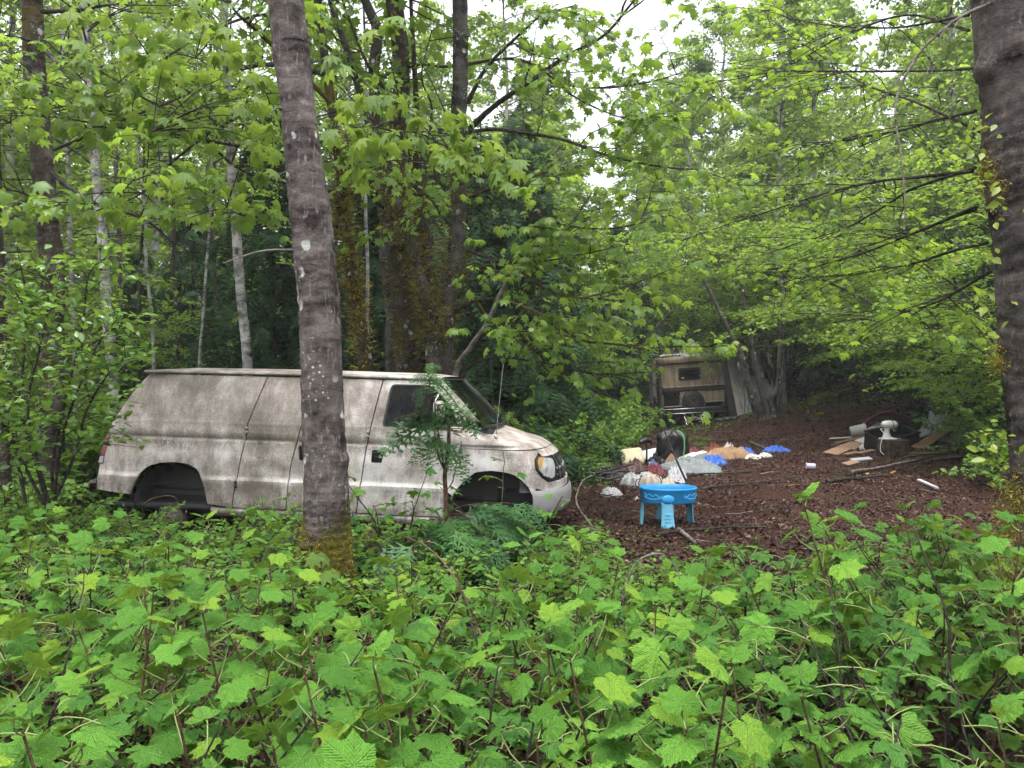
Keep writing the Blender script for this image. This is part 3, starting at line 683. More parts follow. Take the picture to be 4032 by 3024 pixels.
class Leaves:
    def __init__(s): s.p = []; s.d = []; s.u = []; s.s = []
    def add(s, p, d, u, sz): s.p.append(p); s.d.append(d); s.u.append(u); s.s.append(sz)
    def fill(s, g, tpl, m=0):
        if not s.p: return
        p = np.vstack(s.p); d = np.vstack(s.d); u = np.vstack(s.u); sz = np.concatenate(s.s)
        g.inst(tpl[0], tpl[1], frames(d, u)*sz[:, None, None], p, m)
def unit(rng, n, zs=1.0):
    v = rng.normal(size=(n, 3)); v[:, 2] *= zs; return nrmz(v)
def foliate(wood, lv, path, r0, r1, rng, ntw=8, twl=0.6, nlv=8, ls=0.1, start=0.25, flat=0.25, droop=0.2, dj=0.5, sides=4, jit=0.06, woodm=1, twigs=True, leafdown=0.25, minlen=0.15):
    """a limb along `path` with side twigs that carry leaves"""
    path = np.asarray(path); n = len(path)
    if wood is not None: wood.tube(path, np.linspace(r0, r1, n), sides, woodm, cap=False)
    tan = nrmz(np.gradient(path, axis=0))
    for k in range(ntw):
        f = start+(1-start)*(k+rng.uniform(0, 1))/ntw; q = f*(n-1); i = min(int(q), n-2); b = path[i]+(path[i+1]-path[i])*(q-i)
        t_ = tan[i]; side = np.cross(t_, [0, 0, 1.0]); sn = np.linalg.norm(side); side = side/sn if sn > .1 else unit(rng, 1)[0]
        s = 1 if k % 2 else -1
        L = max(minlen, twl*(1.15-.7*f)*rng.uniform(.6, 1.25))
        d = nrmz(t_*rng.uniform(.3, .9)+side*s*rng.uniform(.5, 1.1)+np.array([0, 0, rng.normal(0, flat)]))
        m = 4; tt = np.linspace(0, 1, m)[:, None]; tw = b+d*L*tt-np.array([0, 0, 1.0])*droop*L*tt**2
        if wood is not None and twigs: wood.tube(tw, np.linspace(max(r1, .004), .002, m), 3, woodm, cap=False)
        c = max(1, int(nlv*rng.uniform(.7, 1.3))); ff = rng.uniform(.15, 1.05, c)[:, None]
        p = b+d*L*ff-np.array([0, 0, 1.0])*droop*L*ff**2+rng.normal(0, jit, (c, 3))*[1, 1, .6]
        dd = d+unit(rng, c, .4)*1.0; dd[:, 2] -= leafdown
        up = np.array([0, 0, 1.0])+rng.normal(0, dj, (c, 3))
        lv.add(p, nrmz(dd), up, ls*rng.uniform(.65, 1.25, c))
def limb(p0, az, el, L, rng, n=8, bend=-0.5, wob=0.12):
    """curved path starting at p0; bend<0 droops toward the tip"""
    p = [np.array(p0, float)]; a = az; e = el
    for i in range(n):
        d = np.array([math.cos(a)*math.cos(e), math.sin(a)*math.cos(e), math.sin(e)]); p.append(p[-1]+d*L/n)
        e += bend/n+rng.normal(0, wob*.6); a += rng.normal(0, wob)
    return np.array(p)

def trunk(name, pts, rad, mats, parent, base, sides=20, step=0.07, amp=0.05, seed=0, knots=6, wrinkle=0.5):
    """tapered stem with swellings, wrinkles and knots; pts in world metres, mesh stored relative to base"""
    pts = np.asarray(pts, float); L = np.linalg.norm(np.diff(pts, axis=0), axis=1).sum(); n = max(8, int(L/step))
    c = smooth_path(pts, n); s = np.linspace(0, len(pts)-1, n); r = np.interp(s, np.arange(len(pts)), rad)
    rng = np.random.RandomState(seed+11)
    a = np.linspace(0, 2*math.pi, sides, endpoint=False); A, S = np.meshgrid(a, np.linspace(0, L, n))
    f = 1+amp*(wav(np.cos(A)*2, np.sin(A)*2, S*3, 1.0, seed)+.6*wav(np.cos(A)*5, np.sin(A)*5, S*9, 1.0, seed+2)+wrinkle*.6*np.sin(S*38+2.5*wav(np.cos(A)*2, np.sin(A)*2, S*2, 1.0, seed+5)))
    f += amp*.45*rng.uniform(-1, 1, f.shape)+amp*.5*wav(np.cos(A)*14, np.sin(A)*14, S*34, 1.0, seed+7)
    for k in range(knots):
        a0 = rng.uniform(0, 6.28); s0 = rng.uniform(.2, L); da = np.angle(np.exp(1j*(A-a0))); w_ = rng.uniform(.25, .5)
        f += rng.uniform(.10, .24)*np.exp(-(da/w_)**2-((S-s0)/(w_*r.mean()*1.2))**2)
    t_ = nrmz(np.gradient(c, axis=0)); x = nrmz(np.cross(t_, [0.0, 1.0, 0.0])); y = np.cross(t_, x)
    v = c[:, None]+(r[:, None]*f)[..., None]*(np.cos(A)[..., None]*x[:, None]+np.sin(A)[..., None]*y[:, None])-np.asarray(base)
    g = G(); v = np.concatenate([v, v[:, :1]], 1); i = np.arange(n-1)[:, None]*sides; j = np.arange(sides)[None]; k = (j+1) % sides
    g.add(v[:, :sides].reshape(-1, 3), np.stack([i+j, i+k, i+sides+k, i+sides+j], -1).reshape(-1, 4))
    return g.build(name, mats, parent)
def tuft(g, p, nrm, rng, n, ln, m=0):
    """moss: little upright shoots"""
    d = nrmz(nrm[None]*1.0+rng.normal(0, .55, (n, 3))); g.inst(np.array([(-.12, 0, 0), (.12, 0, 0), (0, 1, 0)]), np.array([(0, 1, 2)]), frames(d, unit(rng, n))*(ln*rng.uniform(.5, 1.3, n))[:, None, None], p+rng.normal(0, ln*.7, (n, 3)), m)
def pxpath(lst, d0, d1=None):
    d1 = d0 if d1 is None else d1; n = len(lst)
    return np.array([P(a[0], a[1], d0+(d1-d0)*i/(n-1)) for i, a in enumerate(lst)])

# ------------------------------------------------------------------ the three near trunks
def hero(name, label, cat, rows, d, mats, base_y, top_ext, seed, sides=28, moss_h=0.0, moss_n=0, amp=.045, step=.05):
    ctr = [P((a+b)/2, y, d) for y, a, b in rows]; rad = [(b-a)/2/FPX*d for y, a, b in rows]
    e = ctr[0]+(ctr[0]-ctr[2])/np.linalg.norm(ctr[0]-ctr[2])*top_ext
    ctr = [e]+ctr; rad = [rad[0]*.45]+rad
    b = ctr[-1].copy(); base = on(b[0], b[1]); ctr.append(np.array([b[0], b[1], base[2]-.15])); rad.append(rad[-1]*1.12)
    ctr = ctr[::-1]; rad = rad[::-1]
    root = empty(name, base); tag(root, label, cat)
    trunk('trunk', ctr, rad, mats, root, base, sides=sides*2, seed=seed, step=step*.6, amp=amp, knots=16)
    return root, np.array(ctr), np.array(rad), base
rng = np.random.RandomState(5)
MAIN, mc, mr, mb = hero('alder_tree', 'thick grey leaning trunk with white lichen and mossy foot in front of the van', 'tree',
    [(-60, 1052, 1184), (0, 1060, 1191), (200, 1080, 1213), (410, 1105, 1235), (620, 1122, 1264), (820, 1143, 1296), (1030, 1160, 1318), (1230, 1178, 1337), (1600, 1190, 1350), (1900, 1198, 1368), (2060, 1196, 1376), (2189, 1184, 1385), (2280, 1172, 1392), (2350, 1158, 1398)], 5.9, 'bark_main', 2390, 6.0, 3, sides=36)
g = G()
for k in range(520):
    a = rng.uniform(math.pi, 2*math.pi); z = rng.uniform(-.02, .60)*rng.uniform(.3, 1)+.0
    i = np.interp(z+mb[2], mc[:, 2], mr); cc = np.array([np.interp(z+mb[2], mc[:, 2], mc[:, 0]), np.interp(z+mb[2], mc[:, 2], mc[:, 1]), z+mb[2]])
    nn = np.array([math.cos(a), math.sin(a), .15]); tuft(g, cc+nn*i*1.0-mb, nn, rng, 14, .022, rng.randint(0, 2))
o = g.build('moss', ['moss', 'moss_bright'], MAIN); tag(o, kind='stuff')
for (x0, y0, x1, y1, d1, r_) in ((1180, 985, 880, 1035, 5.6, .011), (1120, 440, 1060, 452, 5.7, .010), (1195, 700, 1090, 690, 5.6, .006)):
    a = P(x0, y0, 5.85); b = P(x1, y1, d1); m_ = (a+b)/2+np.array([0, 0, .04]); g = G(); g.tube(smooth_path([a, m_, b], 8)-mb, np.linspace(r_, r_*.35, 8), 6); g.build('dead_branch', 'twig_pale', MAIN)

RIGHT, rc, rr_, rb = hero('alder_tree', 'broad dark trunk at the right edge with yellow moss tufts', 'tree',
    [(-60, 3854, 4180), (0, 3860, 4190), (410, 3894, 4230), (683, 3908, 4255), (956, 3936, 4290), (1300, 3965, 4325), (1610, 3994, 4360), (1883, 4020, 4395), (2020, 4034, 4415), (2300, 4038, 4450), (2560, 4018, 4490)], 4.3, 'bark_right', 2600, 6.0, 9, sides=40)
g = G()
for (px, py, s, n) in ((3900, 700, .10, 60), (3925, 1420, .08, 60), (3990, 1960, .13, 130), (3975, 2080, .14, 150), (3995, 2250, .16, 170), (3985, 2400, .14, 110), (3880, 640, .06, 30), (3930, 760, .07, 40)):
    c_ = P(px, py, 4.15)
    for k in range(n):
        p = c_+rng.normal(0, s*.5, 3)*[.55, .5, 1]; tuft(g, p-rb, nrmz(np.array([-.5, -.6, rng.uniform(-.3, .5)])), rng, 8, .024, rng.randint(0, 3) > 0)
o = g.build('moss', ['moss', 'moss_bright'], RIGHT); tag(o, kind='stuff')
# yellow-green suckers growing out of the bark
for (px, py, L, n) in ((3800, 560, .35, 12), (3870, 700, .25, 8), (3900, 820, .30, 10), (3860, 1180, .35, 9), (3850, 1290, .25, 8), (3830, 480, .3, 9), (3930, 1720, .35, 10), (3900, 1800, .4, 12), (3960, 2250, .3, 9), (3850, 1010, .3, 7)):
    b = P(min(3990, px+70), py+30, 4.2); e = P(px, py, 3.95)
    g = G(); g.tube(smooth_path([b, (b+e)/2+[0, 0, -.02], e], 6)-rb, np.linspace(.005, .002, 6), 4, 1); lv = Leaves()
    ff = rng.uniform(.3, 1.1, n)[:, None]; p = b+(e-b)*ff+rng.normal(0, .035, (n, 3)); dd = nrmz((e-b))+unit(rng, n)*.9
    lv.add(p-rb, nrmz(dd), np.array([0, -.6, .7])+rng.normal(0, .5, (n, 3)), rng.uniform(.04, .075, n)); lv.fill(g, T_OVATE, 0)
    g.build('sucker_shoot', ['leaf_yellow', 'twig_brown'], RIGHT)
RB = [([(3842, 437), (3660, 480), (3539, 516), (3356, 547), (3204, 571), (3028, 571)], .016, 7.5), ([(3830, 674), (3599, 699), (3478, 711), (3326, 741), (3174, 784), (2992, 844), (2870, 881), (2688, 948)], .018, 8.5),
      ([(3842, 826), (3751, 857), (3599, 911), (3417, 966), (3235, 1033)], .014, 7), ([(3842, 660), (3599, 741), (3508, 796), (3387, 869), (3296, 911), (3113, 966), (3022, 1002)], .015, 7.5),
      ([(3887, 956), (3747, 989), (3607, 1035), (3467, 1063), (3327, 1082), (3140, 1091), (3000, 1077)], .017, 7.5), ([(3891, 1073), (3793, 1133), (3700, 1185), (3607, 1217), (3490, 1250), (3420, 1264)], .014, 6.5),
      ([(3850, 810), (3644, 900), (3560, 933), (3420, 989), (3280, 1031), (3140, 1063), (2900, 1080)], .016, 8), ([(3830, 270), (3660, 279), (3295, 282), (3052, 282), (2870, 316), (2761, 328)], .014, 8),
      ([(3815, 120), (3560, 60), (3300, 150), (3100, 260), (2900, 300)], .014, 8), ([(3815, 60), (3500, 110), (3200, 90), (3000, 40), (2800, 20)], .012, 8), ([(3860, 520), (3600, 400), (3400, 330), (3250, 230), (3100, 130), (3000, 40)], .013, 8)]
twg = G()
for pth, r_, de in RB:
    p = smooth_path(pxpath(pth, 4.45, de), 22)-rb; r_ = r_*.68; g = G(); g.tube(p, np.linspace(r_, r_*.3, 22), 6); lv = Leaves()
    for k in range(9):
        i = rng.randint(5, 21); s = 1 if k % 2 else -1; t_ = nrmz(p[i]-p[i-1])
        q = limb(p[i], math.atan2(t_[1], t_[0])+s*rng.uniform(.3, .8), rng.uniform(-.2, .35), rng.uniform(.4, 1.1), rng, 6, rng.uniform(-.5, .4)); g.tube(q, np.linspace(r_*.4, .002, 7), 4)
    g.build('branch', 'twig_dark', RIGHT)
    lv = Leaves(); g = G(); foliate(g, lv, p, .003, .002, rng, ntw=14, twl=.7, nlv=7, ls=.065, start=.25, droop=.3, dj=.5, jit=.05); lv.fill(g, T_MAPLE, 0)
    o = g.build('foliage', ['leaf_maple', 'twig_dark'], RIGHT); tag(o, kind='stuff')
p = smooth_path(pxpath([(3903, 12), (3781, 67), (3660, 164), (3599, 243), (3545, 340), (3526, 419), (3532, 516), (3551, 638), (3563, 790), (3560, 905)], 4.2, 3.9), 40)-rb
g = G(); g.tube(p, np.linspace(.009, .003, 40), 6)
for k, L in ((6, .5), (10, .7), (4, .6)): g.tube(limb(p[k], math.pi+.6, -.7, L, rng, 8, -.5, .1), np.linspace(.004, .0015, 9), 4)
g.build('dead_branch', 'twig_pale', RIGHT)

LEFT, lc, lr, lb = hero('alder_tree', 'tall dark trunk near the left edge rising behind the leafy shrub', 'tree',
    [(-60, 85, 157), (0, 91, 163), (304, 98, 178), (607, 125, 205), (911, 149, 231), (1044, 162, 248), (1571, 163, 249), (1843, 160, 250), (2060, 158, 262)], 9.5, 'bark_left', 2060, 6.0, 14, sides=24)
FARL, _, _, flb = hero('alder_tree', 'dark trunk cut by the left picture edge beside the shrub stems', 'tree',
    [(-60, -95, -20), (800, -80, 0), (1500, -60, 32), (2000, -64, 36)], 9.0, 'bark_left', 2060, 5.0, 21, sides=18)
def bare_limbs(root, base, lst, d0, d1, mat, r0=.02, leaf=None, ls=.13, nt=5):
    for pth, r_ in lst:
        p = smooth_path(pxpath(pth, d0, d1), 18)-base; g = G(); g.tube(p, np.linspace(r_, r_*.25, 18), 6)
        for k in range(nt):
            i = rng.randint(4, 17); t_ = nrmz(p[i]-p[i-1]); q = limb(p[i], math.atan2(t_[1], t_[0])+rng.choice([-1, 1])*rng.uniform(.3, .9), rng.uniform(-.2, .6), rng.uniform(.5, 1.3), rng, 6, rng.uniform(-.4, .4))
            g.tube(q, np.linspace(r_*.35, .002, 7), 4)
        g.build('branch', mat, root)
bare_limbs(LEFT, lb, [([(170, 190), (260, 290), (340, 370), (420, 460)], .03), ([(165, 45), (300, 40), (420, 20), (520, 10)], .03), ([(205, 680), (300, 760), (420, 820), (560, 860), (680, 960), (720, 1060)], .03), ([(210, 590), (420, 510), (560, 500), (730, 540)], .02),
    ([(150, 500), (60, 480), (-60, 500)], .02), ([(180, 820), (90, 760), (-40, 740)], .02), ([(120, 160), (30, 140), (-80, 150)], .02)], 9.4, 8.6, 'twig_dark')
# ------------------------------------------------------------------ the mossy many-stemmed maple behind the van
rng = np.random.RandomState(8)
MB_ = on(*P(1660, 1700, 12.0)[:2]); MAPLE = empty('maple_tree', MB_); tag(MAPLE, 'mossy maple with several thick stems rising right behind the van cab', 'tree')
def stem(parent, base, rows, d, mats, seed, top=3.0, foot=None, sides=16, amp=.07, name='trunk'):
    """rows: (px, py, width px) from the top down"""
    c = [P(x, y, d) for x, y, w_ in rows]; r = [w_/2/FPX*d for x, y, w_ in rows]
    if top: c = [c[0]+nrmz(c[0]-c[1])*top]+c; r = [r[0]*.5]+r
    f = c[-1]; bx = f[0] if foot is None else P(foot, 1512, d)[0]
    c.append(np.array([bx, d, gzf(bx, d)-.1])); r.append(r[-1]*1.25)
    trunk(name, c[::-1], r[::-1], mats, parent, base, sides=sides, step=.10, amp=amp, seed=seed, knots=8, wrinkle=.3)
    return np.array(c[::-1])
sB = stem(MAPLE, MB_, [(1545, -40, 66), (1551, 0, 66), (1575, 182, 66), (1580, 400, 68), (1560, 600, 76), (1552, 800, 82), (1552, 908, 84), (1580, 1125, 86), (1601, 1342, 88), (1604, 1451, 96)], 12.0, 'bark_moss', 1, foot=1620)
sC = stem(MAPLE, MB_, [(1812, -40, 58), (1812, 304, 60), (1806, 486, 62), (1806, 729, 62), (1796, 1002, 62), (1786, 1063, 64), (1775, 1125, 68), (1748, 1261, 76), (1743, 1451, 84)], 11.8, 'bark_dark', 2, foot=1730)
sE = stem(MAPLE, MB_, [(1636, 340, 22), (1648, 560, 34), (1640, 700, 42), (1652, 850, 48), (1672, 963, 54), (1677, 1288, 66), (1676, 1451, 80)], 12.2, 'bark_moss', 3, foot=1672, top=2)
sD = stem(MAPLE, MB_, [(1344, 134, 24), (1380, 243, 26), (1435, 425, 30), (1490, 607, 32), (1550, 760, 34), (1600, 880, 34), (1623, 963, 36), (1667, 1125, 40), (1699, 1261, 46), (1706, 1343, 60)], 11.6, 'bark_dark', 4, foot=1705, top=2)
sA = stem(MAPLE, MB_, [(1429, -20, 36), (1484, 121, 42), (1472, 304, 44), (1495, 560, 46), (1525, 800, 50), (1520, 1017, 52), (1547, 1234, 56), (1550, 1397, 66)], 12.6, 'bark_dark', 5, foot=1560, top=3)
g = G()
for S, d in ((sB, 12.0), (sE, 12.2), (sC, 11.8), (sD, 11.6)):
    for k in range(330):
        f = rng.uniform(0, .62); q = f*(len(S)-1); i = int(q); c_ = S[i]+(S[min(i+1, len(S)-1)]-S[i])*(q-i)
        if rng.uniform() < .45 and S is sC: continue
        a = rng.uniform(math.pi*.9, 2.1*math.pi); nn = np.array([math.cos(a), math.sin(a), .1]); tuft(g, c_+nn*rng.uniform(.13, .18)-MB_, nn, rng, 10, .075, rng.randint(0, 4) == 0)
o = g.build('moss', ['moss', 'moss_bright'], MAPLE); tag(o, kind='stuff')
MBR = [([(1848, 510), (1952, 413), (2103, 310), (2225, 225), (2377, 140), (2498, 0)], .045, 9.5), ([(1842, 407), (1891, 304), (1952, 225), (2055, 128), (2134, 61), (2255, 24)], .035, 10.5),
       ([(1830, 520), (1952, 510), (2103, 529), (2225, 553), (2377, 607), (2529, 644), (2688, 668)], .030, 9), ([(2134, 310), (2225, 334), (2377, 346), (2559, 322), (2688, 285)], .022, 9.5),
       ([(1820, 258), (1982, 231), (2073, 243), (2164, 298), (2255, 377), (2407, 450), (2559, 486)], .024, 9.5), ([(1800, 800), (1921, 747), (2073, 705), (2195, 668), (2255, 686), (2292, 729)], .026, 9.5),
       ([(1790, 1090), (1895, 1052), (1976, 1047), (2052, 1071), (2122, 1120), (2220, 1164), (2400, 1180)], .026, 9.5), ([(1780, 1235), (1851, 1191), (1933, 1177), (2041, 1202), (2150, 1250), (2231, 1305), (2301, 1343), (2400, 1353), (2520, 1370), (2600, 1395)], .034, 10),
       ([(1878, 1195), (1933, 1261), (2014, 1326), (2095, 1386), (2166, 1467), (2285, 1500)], .030, 10.5), ([(1760, 1490), (1813, 1478), (1878, 1424), (1960, 1408), (2122, 1424), (2285, 1462), (2400, 1473), (2560, 1465)], .022, 10),
       ([(1790, 760), (1720, 700), (1690, 560), (1700, 420), (1660, 300), (1700, 120)], .03, 11.5), ([(1575, 395), (1500, 330), (1440, 240), (1380, 90), (1340, -20)], .035, 11), ([(1560, 560), (1480, 480), (1400, 440), (1330, 420)], .03, 10),
       ([(1552, 860), (1450, 760), (1400, 690), (1340, 640)], .028, 10), ([(1790, 900), (1740, 850), (1700, 780), (1660, 760)], .02, 11), ([(1800, 255), (1740, 262), (1660, 255), (1600, 265)], .03, 11.8),
       ([(1787, 960), (1880, 1000), (1980, 1030), (2120, 1030), (2300, 1000), (2480, 960)], .02, 9.5), ([(1800, 660), (1900, 680), (2050, 800), (2200, 880), (2400, 900), (2600, 860)], .02, 9)]
paths = []
for k, (pth, r_, de) in enumerate(MBR):
    p = smooth_path(pxpath(pth, 11.8 if k != 11 else 12, de), 24)-MB_; g = G(); g.tube(p, np.linspace(r_, r_*.28, 24), 7, wob=.12, seed=k); paths.append(p)
    for j in range(5):
        i = rng.randint(8, 23); t_ = nrmz(p[i]-p[i-1]); q = limb(p[i], math.atan2(t_[1], t_[0])+rng.choice([-1, 1])*rng.uniform(.3, .9), rng.uniform(-.5, .4), rng.uniform(.6, 1.6), rng, 7, rng.uniform(-.5, .6)); g.tube(q, np.linspace(r_*.35, .0025, 8), 4); paths.append(q)
    g.build('branch', 'twig_moss' if k in (5, 7, 8, 6, 11, 12) else 'twig_dark', MAPLE)
# leaning grey sapling beside it
SB = on(*P(1791, 1500, 11.2)[:2]); SAP = empty('young_alder', SB); tag(SAP, 'slim grey alder leaning right out of the maple foot', 'tree')
p = smooth_path(np.vstack([[SB-[0, 0, .1]], pxpath([(1791, 1500), (1851, 1370), (1922, 1267), (1987, 1126), (2068, 1033), (2177, 952), (2258, 865), (2330, 760)], 11.2, 10)]), 30)-SB
g = G(); g.tube(p, np.linspace(.05, .012, 30), 8, wob=.06); g.build('trunk', 'twig_pale', SAP)
g = G(); lv = Leaves(); foliate(g, lv, p, .004, .003, rng, ntw=16, twl=.9, nlv=5, ls=.10, start=.5, droop=.3); lv.fill(g, T_MAPLE, 0); tag(g.build('foliage', ['leaf_maple', 'twig_dark'], SAP), kind='stuff')
# leaf shapes for single maple leaves, a few meshes shared by all
def maple_leaf_mesh(i, mat='leaf_maple_single'):
    k = np.random.RandomState(i); tips = [(.44+k.uniform(-.05, .05), -.12), (.64, .32+k.uniform(-.06, .06)), (.50+k.uniform(-.06, .06), .74), (0, 1.0)]
    v, f = lobed(tips, .66, .65+.25*k.rand()); g = G(); g.add(v, f)
    g.add(np.array([(-.012, -.45, .10), (.012, -.45, .10), (.012, 0, 0), (-.012, 0, 0)]), [(0, 1, 2, 3)]); return g.mesh('maple_leaf', mat)
MLM = [maple_leaf_mesh(i) for i in range(4)]
def put_leaf(me, parent, p, d, up, s, name='leaf'):
    o = bpy.data.objects.new(name, me); COL.objects.link(o); o.parent = parent
    F = frames(np.asarray(d, float)[None], np.asarray(up, float)[None])[0]*s
    m = Matrix(((F[0, 0], F[0, 1], F[0, 2], p[0]), (F[1, 0], F[1, 1], F[1, 2], p[1]), (F[2, 0], F[2, 1], F[2, 2], p[2]), (0, 0, 0, 1))); o.matrix_basis = m
    return o
def leaf_clusters(root, base, pts, paths, rng, single=True, size=.15, nl=(3, 6), mat='twig_dark', spread_=.16):
    """drooping umbrellas of leaves at twig ends, tied back to the nearest limb"""
    allp = np.vstack(paths); tw = G(); lv = Leaves(); cnt = 0
    for (px, py, d) in pts:
        c = P(px, py, d)-base; k = np.argmin(((allp-c)**2).sum(1)+.6*np.maximum(0, allp[:, 2]-c[2]-.5)); b = allp[k]
        L = np.linalg.norm(c-b); m_ = (b*.45+c*.55)+np.array([0, 0, .10*L]); tw.tube(smooth_path([b, m_, c], 8), np.linspace(.006+.003*L, .0025, 8), 4, cap=False)
        n = rng.randint(*nl)
        for j in range(n):
            a = rng.uniform(0, 6.28); h = np.array([math.cos(a), math.sin(a), 0]); s = size*rng.uniform(.65, 1.2)
            p = c+h*rng.uniform(.02, spread_)+[0, 0, rng.uniform(-.05, .04)]; dd = h+[0, 0, rng.uniform(-1.5, -.5)]; up = np.array([0, 0, 1.0])+h*.8+rng.normal(0, .25, 3)
            if single and cnt < 300: put_leaf(MLM[rng.randint(4)], root, p, dd, up, s); cnt += 1
            else: lv.add(p[None], nrmz(dd)[None], up[None], np.array([s]))
    tag(tw.build('twigs', mat, root), kind='stuff')
    if lv.p: g = G(); lv.fill(g, T_MAPLE); tag(g.build('foliage', 'leaf_maple', root), kind='stuff')
NEARC = [(1500, 120), (1545, 90), (1470, 370), (1525, 385), (1385, 490), (1435, 515), (1480, 525), (1530, 535), (1585, 525), (1620, 555), (1680, 470), (1700, 560), (1725, 600), (1795, 455), (1815, 500), (1790, 550), (1790, 615), (1865, 640), (1905, 615), (1395, 590), (1455, 615), (1420, 680),
         (1500, 680), (1900, 560), (1960, 600), (2020, 640), (2000, 700), (1930, 660), (1340, 500), (1360, 400), (1330, 250)]
pts = [(x, y, 6.8+.9*rng.rand()) for x, y in NEARC]
feed = smooth_path(pxpath([(1560, 470), (1480, 500), (1420, 560), (1540, 600), (1640, 640), (1760, 640), (1880, 600), (1980, 610)], 9.5, 7.2), 40)-MB_
f2 = smooth_path([P(1580, 430, 12)-MB_, P(1560, 450, 10.5)-MB_, feed[0]], 12); g = G(); g.tube(np.vstack([f2, feed[1:]]), np.linspace(.02, .004, 51), 5); g.build('branch', 'twig_dark', MAPLE)
leaf_clusters(MAPLE, MB_, pts, [feed], rng, size=.175)
FARC = [(1985, 885), (2150, 870), (2190, 900), (2120, 935), (2170, 970), (2230, 940), (2040, 965), (2280, 960), (2330, 940), (1870, 940), (1990, 1080), (2230, 1085), (2190, 1115), (2020, 1160), (2290, 1270), (2330, 1260), (2120, 1300), (2180, 1230), (2010, 1295), (1810, 1290), (2260, 1010), (2320, 1020), (2380, 990), (2420, 1060), (2300, 1080), (2070, 1010),
        (2590, 1340), (2480, 1410), (2430, 1440), (2845, 1352), (2130, 890), (2080, 905), (2340, 1100), (2400, 1120), (2450, 1010), (2210, 985), (2110, 985)]
lv = Leaves(); g = G(); allp = np.vstack(paths)
for x, y in FARC:
    for q in range(2):
        d = 9.6+1.0*rng.rand(); c = P(x+rng.normal(0, 14)*q, y+rng.normal(0, 14)*q, d)-MB_; k = np.argmin(((allp-c)**2).sum(1)); b = allp[k]; L = np.linalg.norm(c-b)
        g.tube(smooth_path([b, (b+c)/2+[0, 0, .1*L], c], 6), np.linspace(.008, .003, 6), 4, 1, cap=False); n = rng.randint(4, 7); a = rng.uniform(0, 6.28, n); h = np.stack([np.cos(a), np.sin(a), np.zeros(n)], -1)
        lv.add(c+h*rng.uniform(.02, .14, (n, 1)), nrmz(h+[0, 0, -.9]), h*.8+[0, 0, 1.0], .115*rng.uniform(.7, 1.2, n))
for ip, p in enumerate(paths): foliate(g, lv, p, .003, .002, rng, ntw=9 if ip < 30 else 6, twl=.8, nlv=4, ls=.115, start=.35, droop=.2, dj=.4, leafdown=.8)
# high crown above the picture
for S in (sB, sC, sA):
    for k in range(16):
        t0_ = S[-1]-(S[-1]-S[-3])*rng.uniform(0, .5)-MB_; q = limb(t0_, rng.uniform(0, 6.28), rng.uniform(.2, .9), rng.uniform(2, 4), rng, 8, -.5); foliate(g, lv, q, .03, .006, rng, ntw=9, twl=1.2, nlv=6, ls=.18, leafdown=.6)
lp = np.vstack(lv.p); wx = lp+MB_; ppx = CX+wx[:, 0]/wx[:, 1]*FPX; ppy = CY-(wx[:, 2]-CAMZ)/wx[:, 1]*FPX   # the limb tips over the camper are nearly bare
keep = ~((ppx > 2570) & (ppx < 2960) & (ppy > 1375) & (ppy < 1720) & (rng.rand(len(lp)) < .85)); lv.p = [lp[keep]]; lv.d = [np.vstack(lv.d)[keep]]; lv.u = [np.vstack(lv.u)[keep]]; lv.s = [np.concatenate(lv.s)[keep]]
lv.fill(g, T_MAPLE, 0); tag(g.build('foliage', ['leaf_maple', 'twig_dark'], MAPLE), kind='stuff')

# leaning trunk wrapped in moss, left of the maple; its limbs carry the leaf umbrellas at upper left
GB = on(*P(1450, 1500, 11.0)[:2]); MOSSY = empty('maple_tree', GB); tag(MOSSY, 'crooked slender trunk wrapped in yellow moss beside the leaning grey trunk', 'tree')
sG = stem(MOSSY, GB, [(1290, 300, 34), (1320, 520, 38), (1344, 700, 42), (1346, 827, 44), (1368, 935, 46), (1384, 1071, 46), (1406, 1180, 50), (1417, 1288, 54), (1440, 1451, 62)], 11.0, 'bark_moss', 8, foot=1450, top=4)
g = G()
for k in range(420):
    f = rng.uniform(0, .8); q = f*(len(sG)-1); i = int(q); c_ = sG[i]+(sG[min(i+1, len(sG)-1)]-sG[i])*(q-i); a = rng.uniform(math.pi*.9, 2.1*math.pi); nn = np.array([math.cos(a), math.sin(a), .1])
    tuft(g, c_+nn*rng.uniform(.07, .11)-GB, nn, rng, 12, .075, rng.randint(0, 2))
tag(g.build('moss', ['moss', 'moss_bright'], MOSSY), kind='stuff')
LBR = [([(1330, 650), (1112, 601), (911, 571), (729, 535), (547, 510), (365, 498)], .028, 8), ([(1320, 300), (1069, 255), (911, 286), (729, 371), (638, 413), (486, 474), (213, 589)], .034, 8), ([(1320, 420), (1063, 170), (996, 109), (936, 55), (880, -20)], .035, 8.5),
       ([(1340, 760), (1000, 690), (850, 590), (760, 480), (640, 300), (520, 120)], .02, 8), ([(1330, 520), (1100, 430), (900, 480), (700, 620), (560, 760), (380, 830)], .024, 7.6), ([(1310, 200), (1100, 60), (850, 110), (650, 230), (400, 380), (150, 460)], .024, 8),
       ([(1346, 900), (1200, 850), (1000, 860), (860, 800), (760, 720)], .02, 8.5)]
lpaths = []
